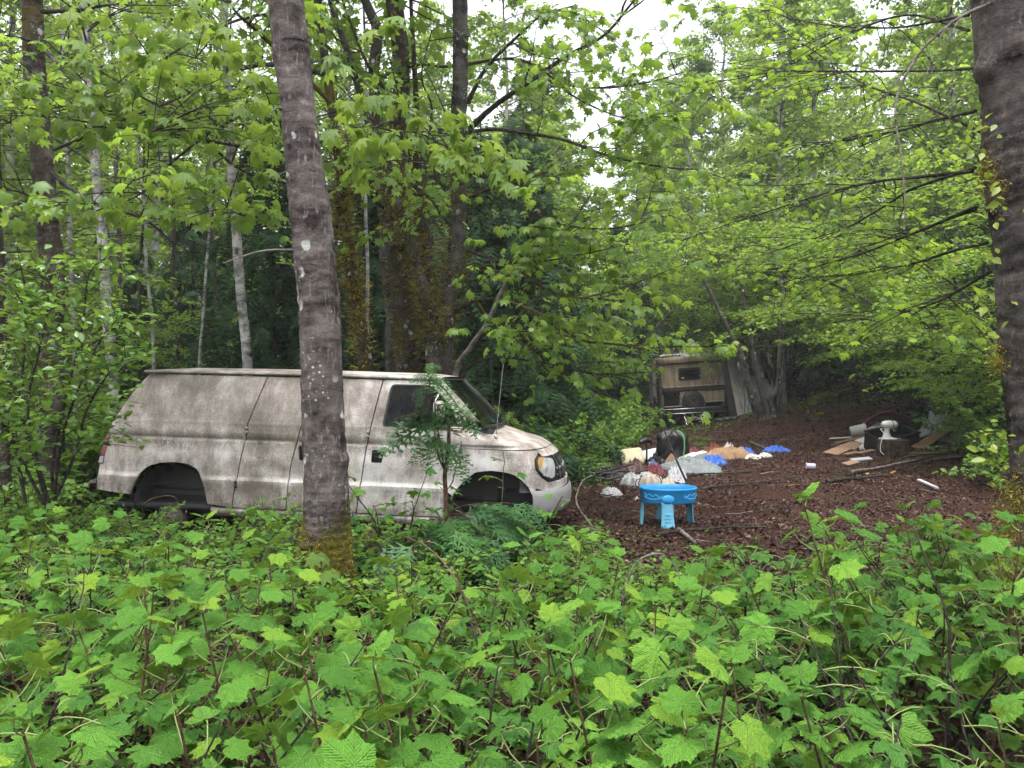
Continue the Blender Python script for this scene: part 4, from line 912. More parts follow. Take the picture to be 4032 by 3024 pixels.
for k, (pth, r_, de) in enumerate(LBR):
    p = smooth_path(pxpath(pth, 11.0, de), 26)-GB; g = G(); g.tube(p, np.linspace(r_, r_*.28, 26), 6, wob=.1, seed=k); lpaths.append(p[8:])
    for j in range(6):
        i = rng.randint(8, 25); t_ = nrmz(p[i]-p[i-1]); q = limb(p[i], math.atan2(t_[1], t_[0])+rng.choice([-1, 1])*rng.uniform(.3, .9), rng.uniform(-.3, .6), rng.uniform(.5, 1.6), rng, 7, rng.uniform(-.5, .5)); g.tube(q, np.linspace(r_*.35, .0025, 8), 4); lpaths.append(q)
    g.build('branch', 'twig_moss' if k == 2 else 'twig_dark', MOSSY)
LEFTC = [(330, 235), (410, 120), (520, 50), (620, 90), (560, 195), (820, 70), (870, 195), (660, 230), (620, 320), (640, 270), (950, 285), (1000, 290), (1040, 150), (640, 450), (740, 480), (800, 490), (930, 420), (1000, 555), (1050, 575), (340, 370), (380, 395), (440, 385), (480, 470), (720, 690), (860, 700), (930, 710), (1050, 660), (630, 820), (700, 830),
         (360, 825), (450, 825), (600, 800), (240, 470), (300, 150), (460, 260), (700, 140), (750, 30), (900, 120), (540, 420), (300, 300), (780, 260), (820, 340), (1010, 400), (1040, 480), (980, 200), (300, 40), (380, 20)]
leaf_clusters(MOSSY, GB, [(x, y, 7.4+1.4*rng.rand()) for x, y in LEFTC], lpaths, rng, size=.17, spread_=.2)
lv = Leaves(); g = G()
for p in lpaths: foliate(g, lv, p, .003, .002, rng, ntw=6, twl=.8, nlv=4, ls=.13, start=.2, droop=.2, dj=.4, leafdown=.8)
for k in range(30):
    q = limb(sG[-1]-(sG[-1]-sG[-3])*rng.uniform(0, .6)-GB, rng.uniform(0, 6.28), rng.uniform(.1, .8), rng.uniform(2, 4.5), rng, 8, -.5); foliate(g, lv, q, .03, .006, rng, ntw=9, twl=1.2, nlv=6, ls=.17, leafdown=.6)
lv.fill(g, T_MAPLE, 0); tag(g.build('foliage', ['leaf_maple', 'twig_dark'], MOSSY), kind='stuff')
# ------------------------------------------------------------------ trees of the wood: a few grown once, then copied
def mk_decid(name, seed, H, r0, first, nb, Lm, ls, nlv, tpl, leaf, bark, ntw=11, droop=.25, el=(.2, .8), sides=8, lean=.3):
    rng = np.random.RandomState(seed); root = empty(name)
    pts = [np.array([0, 0, -.2])]
    for i in range(8): pts.append(np.array([lean*math.sin(i*.5+seed)*i/8+rng.normal(0, .08), rng.normal(0, .08), H*(i+1)/8]))
    tr = smooth_path(pts, 40); g = G(); rad = r0*(1-np.linspace(0, 1, 40)*.9); rad[:2] *= 1.3; g.tube(tr, rad, sides, 0, wob=.06, seed=seed)
    cr = G(); lv = Leaves()
    for k in range(nb):
        f = first+(1-first)*(k/nb)**.9; c = tr[min(39, int(f*39))]; L = Lm*(1.05-.75*((f-first)/(1-first)))*rng.uniform(.65, 1.25); az = k*2.4+rng.normal(0, .4)
        q = limb(c, az, rng.uniform(*el), L, rng, 8, -rng.uniform(.2, .9)); foliate(cr, lv, q, r0*.22*(1-.6*f), .006, rng, ntw=ntw, twl=L*.38, nlv=nlv, ls=ls, droop=droop, jit=.12, dj=.55)
    for k in range(int(nb*.3)):   # dead lower twigs
        f = rng.uniform(.12, first+.05); c = tr[int(f*39)]; q = limb(c, rng.uniform(0, 6.28), rng.uniform(-.3, .4), rng.uniform(.6, 1.8), rng, 6, -.3, .2); g.tube(q, np.linspace(.014, .003, 7), 4, cap=False)
        for j in range(3): i = rng.randint(2, 6); g.tube(limb(q[i], rng.uniform(0, 6.28), rng.uniform(-.5, .5), .4, rng, 4), np.linspace(.005, .002, 5), 3, cap=False)
    lv.fill(cr, tpl, 0)
    g.build('trunk', bark, root); cr.build('crown', [leaf, 'twig_dark'], root); return root
def mk_vine(name, seed, H, nst, spread_, nlay, ls, nlv, leaf='leaf_vine', tpl=T_VINE, ntw=10):
    rng = np.random.RandomState(seed); root = empty(name); g = G(); cr = G(); lv = Leaves()
    for k in range(nst):
        az = k*6.28/nst+rng.normal(0, .3); q = limb((rng.normal(0, .15), rng.normal(0, .15), -.1), az, rng.uniform(1.0, 1.4), H*rng.uniform(.8, 1.2), rng, 14, -rng.uniform(.4, 1.1)*spread_, .08); g.tube(q, np.linspace(.045, .01, 15), 6, wob=.1, seed=k)
        for j in range(nlay):
            f = .22+.78*(j+rng.uniform(0, 1))/nlay; i = min(13, int(f*14)); b = q[i]
            p = limb(b, az+rng.choice([-1, 1])*rng.uniform(.2, 2.2), rng.uniform(-.1, .5), rng.uniform(1.0, 2.3), rng, 7, -rng.uniform(.2, .7), .1); foliate(cr, lv, p, .012, .004, rng, ntw=ntw, twl=.75, nlv=nlv, ls=ls, start=.1, flat=.10, droop=.12, dj=.32, jit=.05)
    lv.fill(cr, tpl, 0); g.build('trunk', 'bark_dark', root); cr.build('crown', [leaf, 'twig_dark'], root); return root
def mk_conifer(name, seed, H, r0, Lm, nb, first=.06):
    rng = np.random.RandomState(seed); root = empty(name); tr = smooth_path([(0, 0, -.2), (.05, 0, H*.4), (0, .05, H)], 30); g = G(); g.tube(tr, np.linspace(r0, .02, 30), 8, wob=.08, seed=seed)
    cr = G(); lv = Leaves()
    for k in range(nb):
        f = first+(1-first)*(k/nb)**1.05; c = tr[min(29, int(f*29))]+[0, 0, rng.uniform(-.1, .1)]; L = (Lm*(1-f)**.75+.25)*rng.uniform(.75, 1.2)
        q = limb(c, k*2.4+rng.normal(0, .3), rng.uniform(-.1, .35), L, rng, 7, -rng.uniform(.5, 1.2), .08); cr.tube(q, np.linspace(.018, .004, 8), 4, 1, cap=False)
        n = int(16+20*L/Lm); tt = rng.uniform(.12, 1, n)*7; i = np.minimum(6, tt.astype(int)); b = q[i]+(q[i+1]-q[i])*(tt-i)[:, None]; t_ = nrmz(q[i+1]-q[i])
        sd = nrmz(np.cross(t_, [0, 0, 1.0]))*rng.choice([-1, 1], n)[:, None]; d = nrmz(t_*.6+sd*rng.uniform(.3, 1.2, (n, 1))+[0, 0, -.55]+rng.normal(0, .2, (n, 3)))
        lv.add(b, d, np.array([0, 0, 1.0])+rng.normal(0, .25, (n, 3)), rng.uniform(.35, .75, n)*(.55+.45*L/Lm))
    for k in range(14):
        q = limb(tr[rng.randint(1, 8)], rng.uniform(0, 6.28), rng.uniform(-.4, .2), rng.uniform(.7, 2.0), rng, 6, -.3, .15); g.tube(q, np.linspace(.014, .003, 7), 4, cap=False)
    lv.fill(cr, T_SPRAY, 0); g.build('trunk', 'bark_conifer', root); cr.build('crown', ['leaf_conifer', 'twig_dark'], root); return root
used = {}
def place(proto, px, d, s, label, cat, group=None, rz=None, rng=np.random.RandomState(3), dz=0.0, sz=None):
    x = (px-CX)/FPX*d; r = proto if not used.get(proto.name) else copy_tree(proto); used[proto.name] = True
    r.location = on(x, d, dz); r.scale = (s, s, s if sz is None else sz); r.rotation_euler = (0, 0, rng.uniform(0, 6.28) if rz is None else rz)
    for k in ('label', 'category', 'group'):
        if k in r: del r[k]
    tag(r, label, cat, group); return r
AL1 = mk_decid('alder_tree', 21, 17, .17, .20, 54, 3.6, .155, 20, T_QUAD, 'leaf_alder', 'bark_alder')
AL2 = mk_decid('alder_tree', 22, 15, .14, .26, 50, 3.2, .155, 20, T_QUAD, 'leaf_alder', 'bark_alder')
AL3 = mk_decid('alder_tree', 23, 13, .11, .14, 50, 3.4, .14, 20, T_VINE, 'leaf_alder', 'bark_alder', lean=.6)
VM1 = mk_vine('vine_maple', 31, 6.5, 7, 1.2, 15, .078, 16)
VM2 = mk_vine('vine_maple', 32, 5.0, 6, 1.5, 14, .074, 16)
VM3 = mk_vine('vine_maple', 33, 8.0, 6, .9, 18, .082, 15)
CF1 = mk_conifer('conifer_tree', 41, 9.0, .16, 2.8, 110)
CF2 = mk_conifer('conifer_tree', 42, 7.0, .12, 2.3, 90)
FB = mk_decid('alder_tree', 24, 17, .15, .05, 60, 4.0, .27, 14, T_QUAD, 'leaf_alder', 'bark_alder', ntw=9)
gA = 'pale-barked alders at the left of the wood'
A_ = lambda px, d, s, lab, pr=AL2, **k: place(pr, px, d, s, lab, 'tree', 'alders', **k)
# white trunks one can tell apart
WH = [(442, 14.0, [(334, 49, 30), (352, 304, 32), (377, 668, 34), (397, 881, 36), (407, 1003, 38), (427, 1288, 40), (441, 1451, 42)], 'tall white-barked alder left of the van tail'),
      (978, 14.5, [(885, 100, 28), (893, 304, 32), (905, 486, 33), (911, 668, 34), (930, 911, 36), (948, 1167, 36), (975, 1440, 38)], 'white-barked alder leaning left just behind the van roof')]
for k, (fx, d, rows, lab) in enumerate(WH):
    b = on((fx-CX)/FPX*d, d); r = empty('alder_tree', b); tag(r, lab, 'tree'); S = stem(r, b, rows, d, 'bark_alder', 60+k, top=5, foot=fx, amp=.05)
    cr = G(); lv = Leaves(); rg = np.random.RandomState(70+k)
    for j in range(26):
        f = rg.uniform(.5, 1); q = f*(len(S)-1); i = min(len(S)-2, int(q)); c = S[i]+(S[i+1]-S[i])*(q-i)-b; foliate(cr, lv, limb(c, rg.uniform(0, 6.28), rg.uniform(.1, .8), rg.uniform(1.2, 3), rg, 7, -.5), .02, .005, rg, ntw=9, twl=.9, nlv=9, ls=.11)
    lv.fill(cr, T_QUAD, 0); cr.build('crown', ['leaf_alder', 'twig_dark'], r)
TH = [(611, 15.5, 14, -25, 'thin pale stem standing behind the left half of the van roof'), (540, 17, 13, 12, 'thin grey stem just right of the tall white-barked alder'), (700, 18, 16, -8, 'thin dark stem behind the middle of the van roof'), (790, 16, 12, 18, 'slight mossy stem left of the leaning white alder'), (860, 19, 18, -10, 'dark slim trunk close left of the leaning white alder'),
      (1040, 17, 14, 20, 'slim pale stem right of the leaning white alder'), (300, 16, 22, -14, 'grey trunk between the left trunk and white alder'), (1290, 15, 18, -18, 'thin white stem seen right beside the leaning grey trunk'), (1455, 14, 16, -6, 'thin white stem behind the crooked mossy trunk'), (1345, 17, 14, 8, 'faint pale stem between grey trunk and mossy trunk'), (480, 20, 20, -10, 'far dark trunk behind the tall white alder'), (30, 17, 20, -20, 'grey trunk at far left behind the shrub')]
for k, (px, d, wpx, lean, lab) in enumerate(TH):
    b = on((px-CX)/FPX*d, d); r = empty('alder_tree', b); tag(r, lab, 'tree'); rg = np.random.RandomState(90+k)
    rows = [(px+lean*4*(1-i/7)+rg.normal(0, 4), 60+i*200, wpx*(.6+.4*i/7)) for i in range(8)]; S = stem(r, b, rows, d, ['bark_alder', 'bark_dark', 'bark_conifer'][k % 3 if k not in (0, 7, 8) else 0], 100+k, top=3, foot=px, sides=9, amp=.06)
    g = G()
    for j in range(12):
        f = rg.uniform(.15, .8); q = f*(len(S)-1); i = min(len(S)-2, int(q)); c = S[i]+(S[i+1]-S[i])*(q-i)-b; p = limb(c, rg.uniform(0, 6.28), rg.uniform(-.3, .6), rg.uniform(.6, 2), rg, 6, -.3, .15); g.tube(p, np.linspace(.014, .003, 7), 4, cap=False)
    tag(g.build('dead_twigs', 'twig_dark', r), kind='stuff'); cr = G(); lv = Leaves()
    for j in range(14):
        f = rg.uniform(.55, 1); q = f*(len(S)-1); i = min(len(S)-2, int(q)); c = S[i]+(S[i+1]-S[i])*(q-i)-b; foliate(cr, lv, limb(c, rg.uniform(0, 6.28), rg.uniform(.1, .8), rg.uniform(1, 2.4), rg, 7, -.5), .014, .004, rg, ntw=8, twl=.8, nlv=8, ls=.11)
    lv.fill(cr, T_QUAD, 0); cr.build('crown', ['leaf_alder', 'twig_dark'], r)
# dark conifers
gc = 'dark evergreens in the gloom behind the maple'
for (pr, px, d, s, lab) in ((CF1, 1080, 17, .90, 'dark evergreen right behind the leaning grey trunk'), (CF2, 1480, 16, .95, 'dark evergreen behind the crooked mossy trunk'), (CF1, 1900, 16.5, .80, 'dark evergreen to the right of the maple stems'), (CF2, 2060, 15.5, 1.0, 'dark drooping evergreen between maple and camper'),
      (CF1, 1700, 20, .95, 'dark evergreen deep behind the maple stems'), (CF2, 1270, 20, 1.0, 'low dark evergreen seen between grey and mossy trunks'), (CF1, 2080, 21, .85, 'tall dark evergreen farther back between maple and camper'), (CF1, 760, 22, .8, 'dark evergreen beyond the white alders'), (CF2, 2430, 29, 1.1, 'evergreen close to the camper left side'),
      (CF1, 3760, 27, 1.0, 'dark hanging evergreen at the end of the path'), (CF2, 4040, 18, 1.0, 'dark evergreen behind the right edge trunk'), (CF2, 560, 19, .7, 'small dark evergreen behind the van tail'), (CF1, 3420, 38, 1.2, 'dark evergreen in the distance beyond the path'), (CF1, 2110, 33, 1.75, 'tall pale evergreen left of the bright sky gap')):
    place(pr, px, d, s, lab, 'tree', gc)
ALS = [(-250, 15, 1, AL2, 'leafy alder just outside the left trunk'), (40, 20, 1, AL1, 'alder crown seen left of the left trunk'), (230, 24, 1, AL3, 'alder crown seen right of the left trunk'), (620, 25, 1, AL1, 'alder behind the thin stems over the van roof'), (820, 28, 1, AL3, 'alder behind the leaning white alder'), (-120, 24, 1.1, AL1, 'alder deep at the far left edge'), (420, 31, 1.1, AL1, 'tall alder deep behind the white-barked alder'),
  (1050, 30, 1, AL3, 'alder crown left of the leaning grey trunk'), (1350, 27, .95, AL2, 'alder crown right of the leaning grey trunk'), (1750, 30, .95, AL1, 'alder crown seen between the maple stems'), (1560, 34, 1, AL3, 'alder far behind the left maple stem'), (1990, 27, .95, AL1, 'alder crown right of the rightmost maple stem'), (2190, 30, .80, AL2, 'pale alder below the bright sky gap'), (2340, 30, .70, AL3, 'low pale alder under the middle of the sky gap'), (2500, 31, .74, AL1, 'pale alder at the right side of the sky gap'), (2560, 40, .85, AL2, 'pale alder left above the camper'),
  (2720, 38, 1.0, AL1, 'alder rising over the camper roof'), (2960, 34, 1.0, AL3, 'alder rising over the grey tarp'), (3080, 27, 1, AL2, 'slim alder over the mossy stem clump'), (3080, 33, 1, AL1, 'alder behind the vine maples left of the path'), (3800, 30, 1, AL3, 'alder over the end of the path'), (3750, 24, 1.05, AL1, 'alder above the steep bank'), (4000, 20, 1, AL2, 'alder behind the right edge trunk'), (4200, 24, 1, AL1, 'alder outside the right edge trunk'), (3200, 33, 1.1, AL1, 'tall alder deep in the bright foliage at right'), (2850, 38, 1.1, AL1, 'tall alder far behind the camper'), (-500, 20, 1, AL1, 'alder beyond the left picture edge')]
for (px, d, s, pr, lab) in ALS: place(pr, px, d, s, lab, 'tree', 'light green alders of the wood behind')
rg = np.random.RandomState(12)
for k in range(60):
    px = -900+k*100+rg.uniform(-60, 60); d = rg.uniform(42, 62)
    if 2200 < px < 2500: d += 18
    place(FB, px, d, rg.uniform(.9, 1.25) if not 2200 < px < 2500 else .62, 'far leafy tree closing the view at the back', 'tree', 'far trees closing the view')
gv = 'vine maples'
VL = [(VM1, 2450, 30, 1.15, 'vine maple spreading left of the camper roof'), (VM2, 1960, 21, .8, 'low vine maple in front of the evergreen by the camper'), (VM3, 3050, 33, 1.0, 'tall vine maple over the grey tarp'), (VM1, 3080, 29, .9, 'vine maple right of the camper tarp'), (VM2, 3130, 34, 1.4, 'wide vine maple left of the rising path'),
      (VM3, 3060, 29.5, 1.15, 'tall bright vine maple behind the path'), (VM1, 3900, 21, 1.0, 'vine maple hanging over the path end'), (VM2, 3900, 17.5, 1.0, 'low vine maple on the bank above the scrap pile'), (VM1, 3960, 19, 1.1, 'vine maple on the bank behind the right trunk'), (VM3, 3860, 25.5, 1.0, 'tall vine maple at the back of the bank'),
      (VM3, 2800, 34, 1.0, 'tall vine maple behind the camper'), (VM1, 4080, 15, .9, 'vine maple hidden behind the right edge trunk'), (VM3, 3050, 29, 1.1, 'tall vine maple far behind the tarp'), (VM2, 4120, 13.5, .7, 'small vine maple at the foot of the bank'), (VM3, 2260, 27, 1.15, 'vine maple beyond the dark evergreens'), (VM3, 3880, 28, 1.2, 'high vine maple above the path end'), (VM3, 2650, 35, 1.1, 'vine maple shading the camper roof'),
      (VM2, 3870, 15.2, .45, 'low bright vine maple spray right of the silver tarp'), (VM2, 3730, 21.5, .6, 'low vine maple on the bank above the red chair shell'), (VM1, 150, 17, .8, 'vine maple behind the left trunk'), (VM2, 700, 19, .7, 'low vine maple in the shade behind the van'), (VM3, 3860, 18.5, .95, 'vine maple leaning over the path from the bank'), (VM1, 3240, 36, 1.3, 'vine maple deep behind the rising path'), (VM3, 3900, 24, 1.15, 'tall vine maple high on the bank'), (VM3, 30, 22, 1.0, 'tall vine maple at the far left of the wood'), (VM1, 380, 24, .9, 'vine maple behind the tall white alder'), (VM3, 2100, 31, 1.1, 'tall vine maple behind the evergreens right of the maple'), (VM3, 1250, 26, 1.0, 'tall vine maple behind the leaning grey trunk')]
for (pr, px, d, s, lab) in VL: place(pr, px, d, s, lab, 'tree', gv)
# ------------------------------------------------------------------ the derelict camper at the back
def streaky(name, base, stain, dark, k=1.0):
    t = NT(name); c = t.coord(); big = t.noise(c, 1.6, 5, 0.6); st = t.noise(t.mapping(c, (9, 9, .9)), 1.0, 5, 0.65); fi = t.noise(c, 40, 4, 0.7)
    f = t.math('ADD', t.math('MULTIPLY', big, .5), t.math('ADD', t.math('MULTIPLY', st, .6), t.math('MULTIPLY', fi, .25)))
    col = t.ramp(f, [(.42, base), (.66, stain), (.92, dark)]); pale = t.ramp(t.noise(t.mapping(c, (7, 7, 1.2), (3, 1, 5)), 1.0, 4), [(.62, 0.0), (.72, .8)])
    col = t.mix(t.math('MULTIPLY', pale, k), col, tuple(min(1, q*1.25) for q in base))
    return t.done(t.bsdf(col, .7, t.bump(fi, .2, .01), .3))
streaky('camper_wall', (.47, .40, .30), (.27, .205, .135), (.055, .042, .030))
streaky('camper_cream', (.50, .46, .37), (.33, .27, .19), (.10, .08, .06))
streaky('camper_brown', (.11, .070, .055), (.060, .038, .030), (.020, .016, .014))
streaky('tarp_grey', (.60, .56, .55), (.42, .385, .37), (.12, .11, .10), .5)
plain('camper_dark', (.016, .015, .015), .8, .5)
plain('post_dark', (.040, .034, .032), .8, .4, 12, .4)
plain('green_pole', (.03, .10, .10), .5, .3)
plain('blue_strip', (.10, .28, .62), .5, .2)
CAMP = empty('camper', on(*P(2734, 1600, 27.0)[:2]), (0, R(-3.4), R(2))); tag(CAMP, 'mouldy tan camper seen from behind with spare wheel and small window', 'camper')
flat = lambda ab: np.stack([ab[:, 0], np.zeros(len(ab)), ab[:, 1]], -1)
INY = np.array([0, 1.0, 0])
up = panel('rear_wall', [(-1.11, 1.36), (1.11, 1.36), (1.11, 2.15), (-1.11, 2.15)], flat, 'camper_wall', CAMP, holes=[roundpoly([(-.43, 1.57), (.29, 1.57), (.29, 1.96), (-.43, 1.96)], .06)], zl=[], step=.15, thick=.05)
panel('window_frame', roundpoly([(-.45, 1.55), (.31, 1.55), (.31, 1.98), (-.45, 1.98)], .07), lambda ab: flat(ab)-[0, .02, 0], 'rubber', up, holes=[roundpoly([(-.39, 1.61), (.25, 1.61), (.25, 1.92), (-.39, 1.92)], .05)], zl=[], step=.1, thick=.04)
g = G(); g.box((-.07, .03, 1.84), (.66, .01, .15)); g.build('window_pane', 'glass_tint', up)
g = G(); g.box((-.30, .02, 1.63), (.10, .01, .07)); g.build('window_sticker', 'camper_cream', up)
panel('lower_panel', [(.42, .79), (1.11, .79), (1.11, 1.16), (.42, 1.16)], flat, 'camper_wall', CAMP, zl=[], step=.2, thick=.05)
a = np.linspace(0, math.pi, 14); arch = [(.36*math.cos(q), .70+.40*math.sin(q)) for q in a]
panel('wheel_niche', [(-.43, .66), (-.36, .66)]+arch[::-1]+[(.36, .66), (.42, .66), (.42, 1.16), (-.43, 1.16)], flat, 'camper_cream', CAMP, zl=[], step=.1, thick=.25)
g = G(); g.lathe([(.16, -.06), (.20, -.05), (.22, -.09), (.30, -.11), (.37, -.09), (.39, -.04), (.39, .04), (.37, .08), (.2, .08)], 32, (0, -.04, .80), rotx(R(90))); sw = g.build('spare_wheel', 'rubber', CAMP)
g = G(); g.lathe([(0, -.02), (.05, -.02), (.06, -.06), (.12, -.05), (.18, -.07), (.21, -.05), (.215, .0)], 28, (0, -.05, .80), rotx(R(-90))); g.build('rim', 'rust_dark', sw)
for nm, x0, x1, y0, y1, z0, z1, m_ in (('roof_cap', -1.15, 1.15, -.06, .35, 2.15, 2.36, 'camper_wall'), ('cap_trim', -1.16, 1.16, -.08, .0, 2.13, 2.20, 'camper_brown'), ('ledge', -1.13, 1.13, -.05, .1, 1.325, 1.365, 'camper_cream'), ('brown_band', -1.10, 1.12, -.03, .06, 1.17, 1.325, 'camper_brown'),
      ('bumper', -1.08, 1.10, -.24, .02, .40, .62, 'camper_dark'), ('chrome_strip', -1.09, 1.11, -.26, -.235, .58, .61, 'chrome_dirty'), ('chrome_strip', -1.09, 1.11, -.27, -.23, .43, .455, 'chrome_dirty'), ('sill_strip', .44, 1.10, -.02, .03, .755, .80, 'camper_cream'), ('locker_ledge', -1.0, -.43, -.03, .05, .66, .70, 'camper_cream'),
      ('locker_door_frame', -1.08, -1.02, -.01, .04, .63, 1.1, 'camper_cream'), ('locker_inside', -1.05, -.45, .25, .3, .62, 1.17, 'camper_dark'), ('side_wall', -1.12, -1.08, .02, 4.6, .55, 2.3, 'camper_wall'), ('side_wall', 1.08, 1.12, .02, 4.6, .55, 2.3, 'camper_wall'), ('roof', -1.1, 1.1, .1, 4.6, 2.28, 2.36, 'camper_wall'),
      ('floor', -1.08, 1.08, .05, 4.6, .45, .55, 'camper_dark'), ('inner_wall', -1.06, 1.06, .6, .64, .55, 2.2, 'camper_dark'), ('corner_post', 1.12, 1.20, -.03, .1, .3, 2.2, 'post_dark'), ('corner_post', -1.20, -1.12, -.03, .1, .3, 2.2, 'post_dark'), ('lower_back', -1.08, 1.1, .28, .30, .5, 1.3, 'camper_dark'), ('cab', -.95, .95, 4.6, 6.2, .4, 1.9, 'camper_wall')):
    g = G(); g.box(((x0+x1)/2, (y0+y1)/2, (z0+z1)/2), (x1-x0, y1-y0, z1-z0), bevel=.03 if 'cap' in nm or nm == 'cab' else .008); g.build(nm, m_, CAMP)
for x in (.62, .90):
    g = G(); g.box((x, -.01, 1.41), (.07, .02, .03), bevel=.005); g.build('clearance_light', 'camper_dark', CAMP)
for x in (-.2, .0):
    g = G(); g.box((x+.1, -.085, 2.165), (.10, .02, .035)); g.build('clearance_light', 'camper_dark', CAMP)
for x in (-.8, .8):
    g = G(); g.lathe([(.0, -.1), (.2, -.1), (.33, -.12), (.36, -.06), (.36, .06), (.33, .12), (0, .12)], 24, (x, 1.2, .33), roty(R(90))); g.build('wheel', 'rubber', CAMP)
g = G()
for x in (-.40, .15): g.tube([(x, -.2, .42), (x+.02, -.5, .05)], .016, 6)
for z, y in ((.28, -.32), (.22, -.37)): g.tube([(-.39, y, z), (.16, y, z)], .014, 6)
g.build('step', 'chrome_dirty', CAMP)
# wreckage on the roof
rng = np.random.RandomState(77)
g = G()
for k in range(9): x = rng.uniform(-1, 1); g.tube([(x, rng.uniform(0, 1), 2.37), (x+rng.uniform(-.6, .6), rng.uniform(0, 2), 2.40+rng.uniform(0, .35))], .014, 5)
g.tube([(-1.05, .0, 2.44), (1.0, .0, 2.50)], .012, 6); g.tube([(-.6, 0, 2.36), (-.6, 0, 2.46)], .015, 6); g.tube([(.55, 0, 2.38), (.55, 0, 2.5)], .015, 6)
g.build('roof_rack', 'chrome_dirty', CAMP)
def drape(A, B, n, m, fold, seed, thick=.0):
    """cloth hung between two edge curves"""
    a = smooth_path(A, n); b = smooth_path(B, n); f = np.linspace(0, 1, m); Q = a[:, None]*(1-f)[None, :, None]+b[:, None]*f[None, :, None]
    U, V = np.meshgrid(np.linspace(0, 1, n), f, indexing='ij'); dz = fold*(np.sin(V*19+2*np.sin(U*3+seed))+.6*np.sin(V*37+seed+3*U))*(.3+.7*U)
    Q[..., 1] += dz; Q[..., 0] += dz*.35; return Q
CB = np.array(CAMP.location)
g = G(); ang = np.linspace(0, 6.28, 30)
def heap(px, py, d, w_, dep, h, folds, seed, n=64, m=26, p=2.2, rough=1.0, ground=True, off=0.0):
    """crumpled soft thing lying on the ground"""
    b = P(px, py, d); z0 = gzf(b[0], b[1]) if ground else b[2]; a = np.linspace(0, 2*math.pi, n, endpoint=False); r = np.linspace(0, 1, m); A, R_ = np.meshgrid(a, r); k = np.random.RandomState(seed)
    rim = 1+.16*np.sin(A*2+seed)+.10*np.sin(A*5+2.2*seed)+.07*np.sin(A*9+seed*3.1)
    x = w_/2*R_*np.cos(A)*rim; y = dep/2*R_*np.sin(A)*rim
    z = h*(1-R_**p)*(1+.18*wav(x/w_*6, y/dep*6, 0, 1.0, seed))+folds*h*rough*(np.abs(wav(x*9/w_, y*9/dep, 0, 1.3, seed+1))-.3)*(1-R_**4)+folds*h*.5*np.abs(wav(x*22/w_, y*22/dep, 0, 1.0, seed+4))*(1-R_**6)
    z = z+folds*h*.55*(1-np.abs(wav(x*15/w_+3*wav(x*4/w_, y*4/dep, 0, 1, seed), y*15/dep, 0, 1.0, seed+9)))**3*(1-R_**5)-folds*h*.15
    gg = gz(b[0]+x, b[1]+y) if ground else z0; z = np.maximum(z, .012)*(R_ < .999)+.0; z[-1] = -.02
    Q = np.stack([x, y, z+gg-z0], -1); Q = np.concatenate([Q, Q[:, :1]], 1); return Q, np.array([b[0], b[1], z0])
def soft(name, label, cat, px, py, d, w_, dep, h, mat, folds=.35, seed=1, group=None, p=2.2, rot=0.0):
    Q, b = heap(px, py, d, w_, dep, h, folds, seed, p=p)
    if rot: Q = Q@rotz(rot).T
    o = G().grid(Q, flip=True).build(name, mat, None, True, b); tag(o, label, cat, group); return o
for k, (x, y, w_, h) in enumerate(((-.5, 1.0, 1.0, .22), (.25, .8, .9, .35), (.85, .9, .6, .18))):
    Q, _ = heap(2000, 1500, 10, w_, .9, h, .6, 5+k, ground=False); Q = Q-[0, 0, 0]+np.array([x, y, 2.37]); G().grid(Q, flip=True).build('roof_debris', ['post_dark', 'tarp_grey', 'tarp_grey'][k], CAMP)
C6 = lambda x, y, d: P(2550+x/2.117, 1350+y/2.117, d)
a = C6(618, 60, 26.6); b = C6(742, 705, 26.4); bb = np.array([b[0], b[1], gzf(b[0], b[1])]); g = G(); g.tube([a-bb, b-bb-[0, 0, .1]], [.10, .12], 4); tag(g.build('leaning_post', 'post_dark', None, False, bb), 'dark square post leaning against the camper right corner', 'post')
a = C6(650, 200, 26.5); g = G(); g.box((0, 0, 0), (.09, .02, .72)); o = g.build('blue_strip', 'blue_strip', None, False, C6(640, 262, 26.55)); tag(o, 'short blue plastic strip beside the leaning dark post', 'strip')
Q = drape([C6(648, 48, 27.2), C6(672, 230, 27.0), C6(706, 450, 26.8), C6(765, 692, 26.6)], [C6(735, 95, 29.5), C6(765, 260, 28.6), C6(832, 440, 27.6), C6(895, 632, 26.6)], 26, 34, .05, 2)
bq = np.array([Q[-1, 0, 0], Q[-1, 0, 1], gzf(Q[-1, 0, 0], Q[-1, 0, 1])]); tag(G().grid(Q-bq).build('grey_tarp', 'tarp_grey', None, True, bq), 'grey tarp hanging beside the camper down to the ground', 'tarp')
Q = drape([C6(757, 258, 29), C6(880, 275, 29), C6(1048, 310, 29)], [C6(830, 440, 28.4), C6(930, 580, 28.4), C6(1040, 470, 28.4)], 20, 14, .05, 4); bq = Q[10, -1].copy(); bq[2] = gzf(bq[0], bq[1])
tag(G().grid(Q-bq).build('white_tarp', 'tarp_grey', None, True, bq), 'pale tarp stretched behind the tree stems right of the camper', 'tarp')
Q = drape([C6(20, 260, 27.5), C6(15, 430, 27.4), C6(25, 610, 27.2)], [C6(100, 235, 27.6), C6(98, 430, 27.5), C6(105, 630, 27.2)], 16, 12, .05, 6); bq = Q[-1, 5].copy(); bq[2] = gzf(bq[0], bq[1])
tag(G().grid(Q-bq).build('grey_tarp', 'tarp_grey', None, True, bq), 'shaded grey tarp hanging on the camper left side', 'tarp')
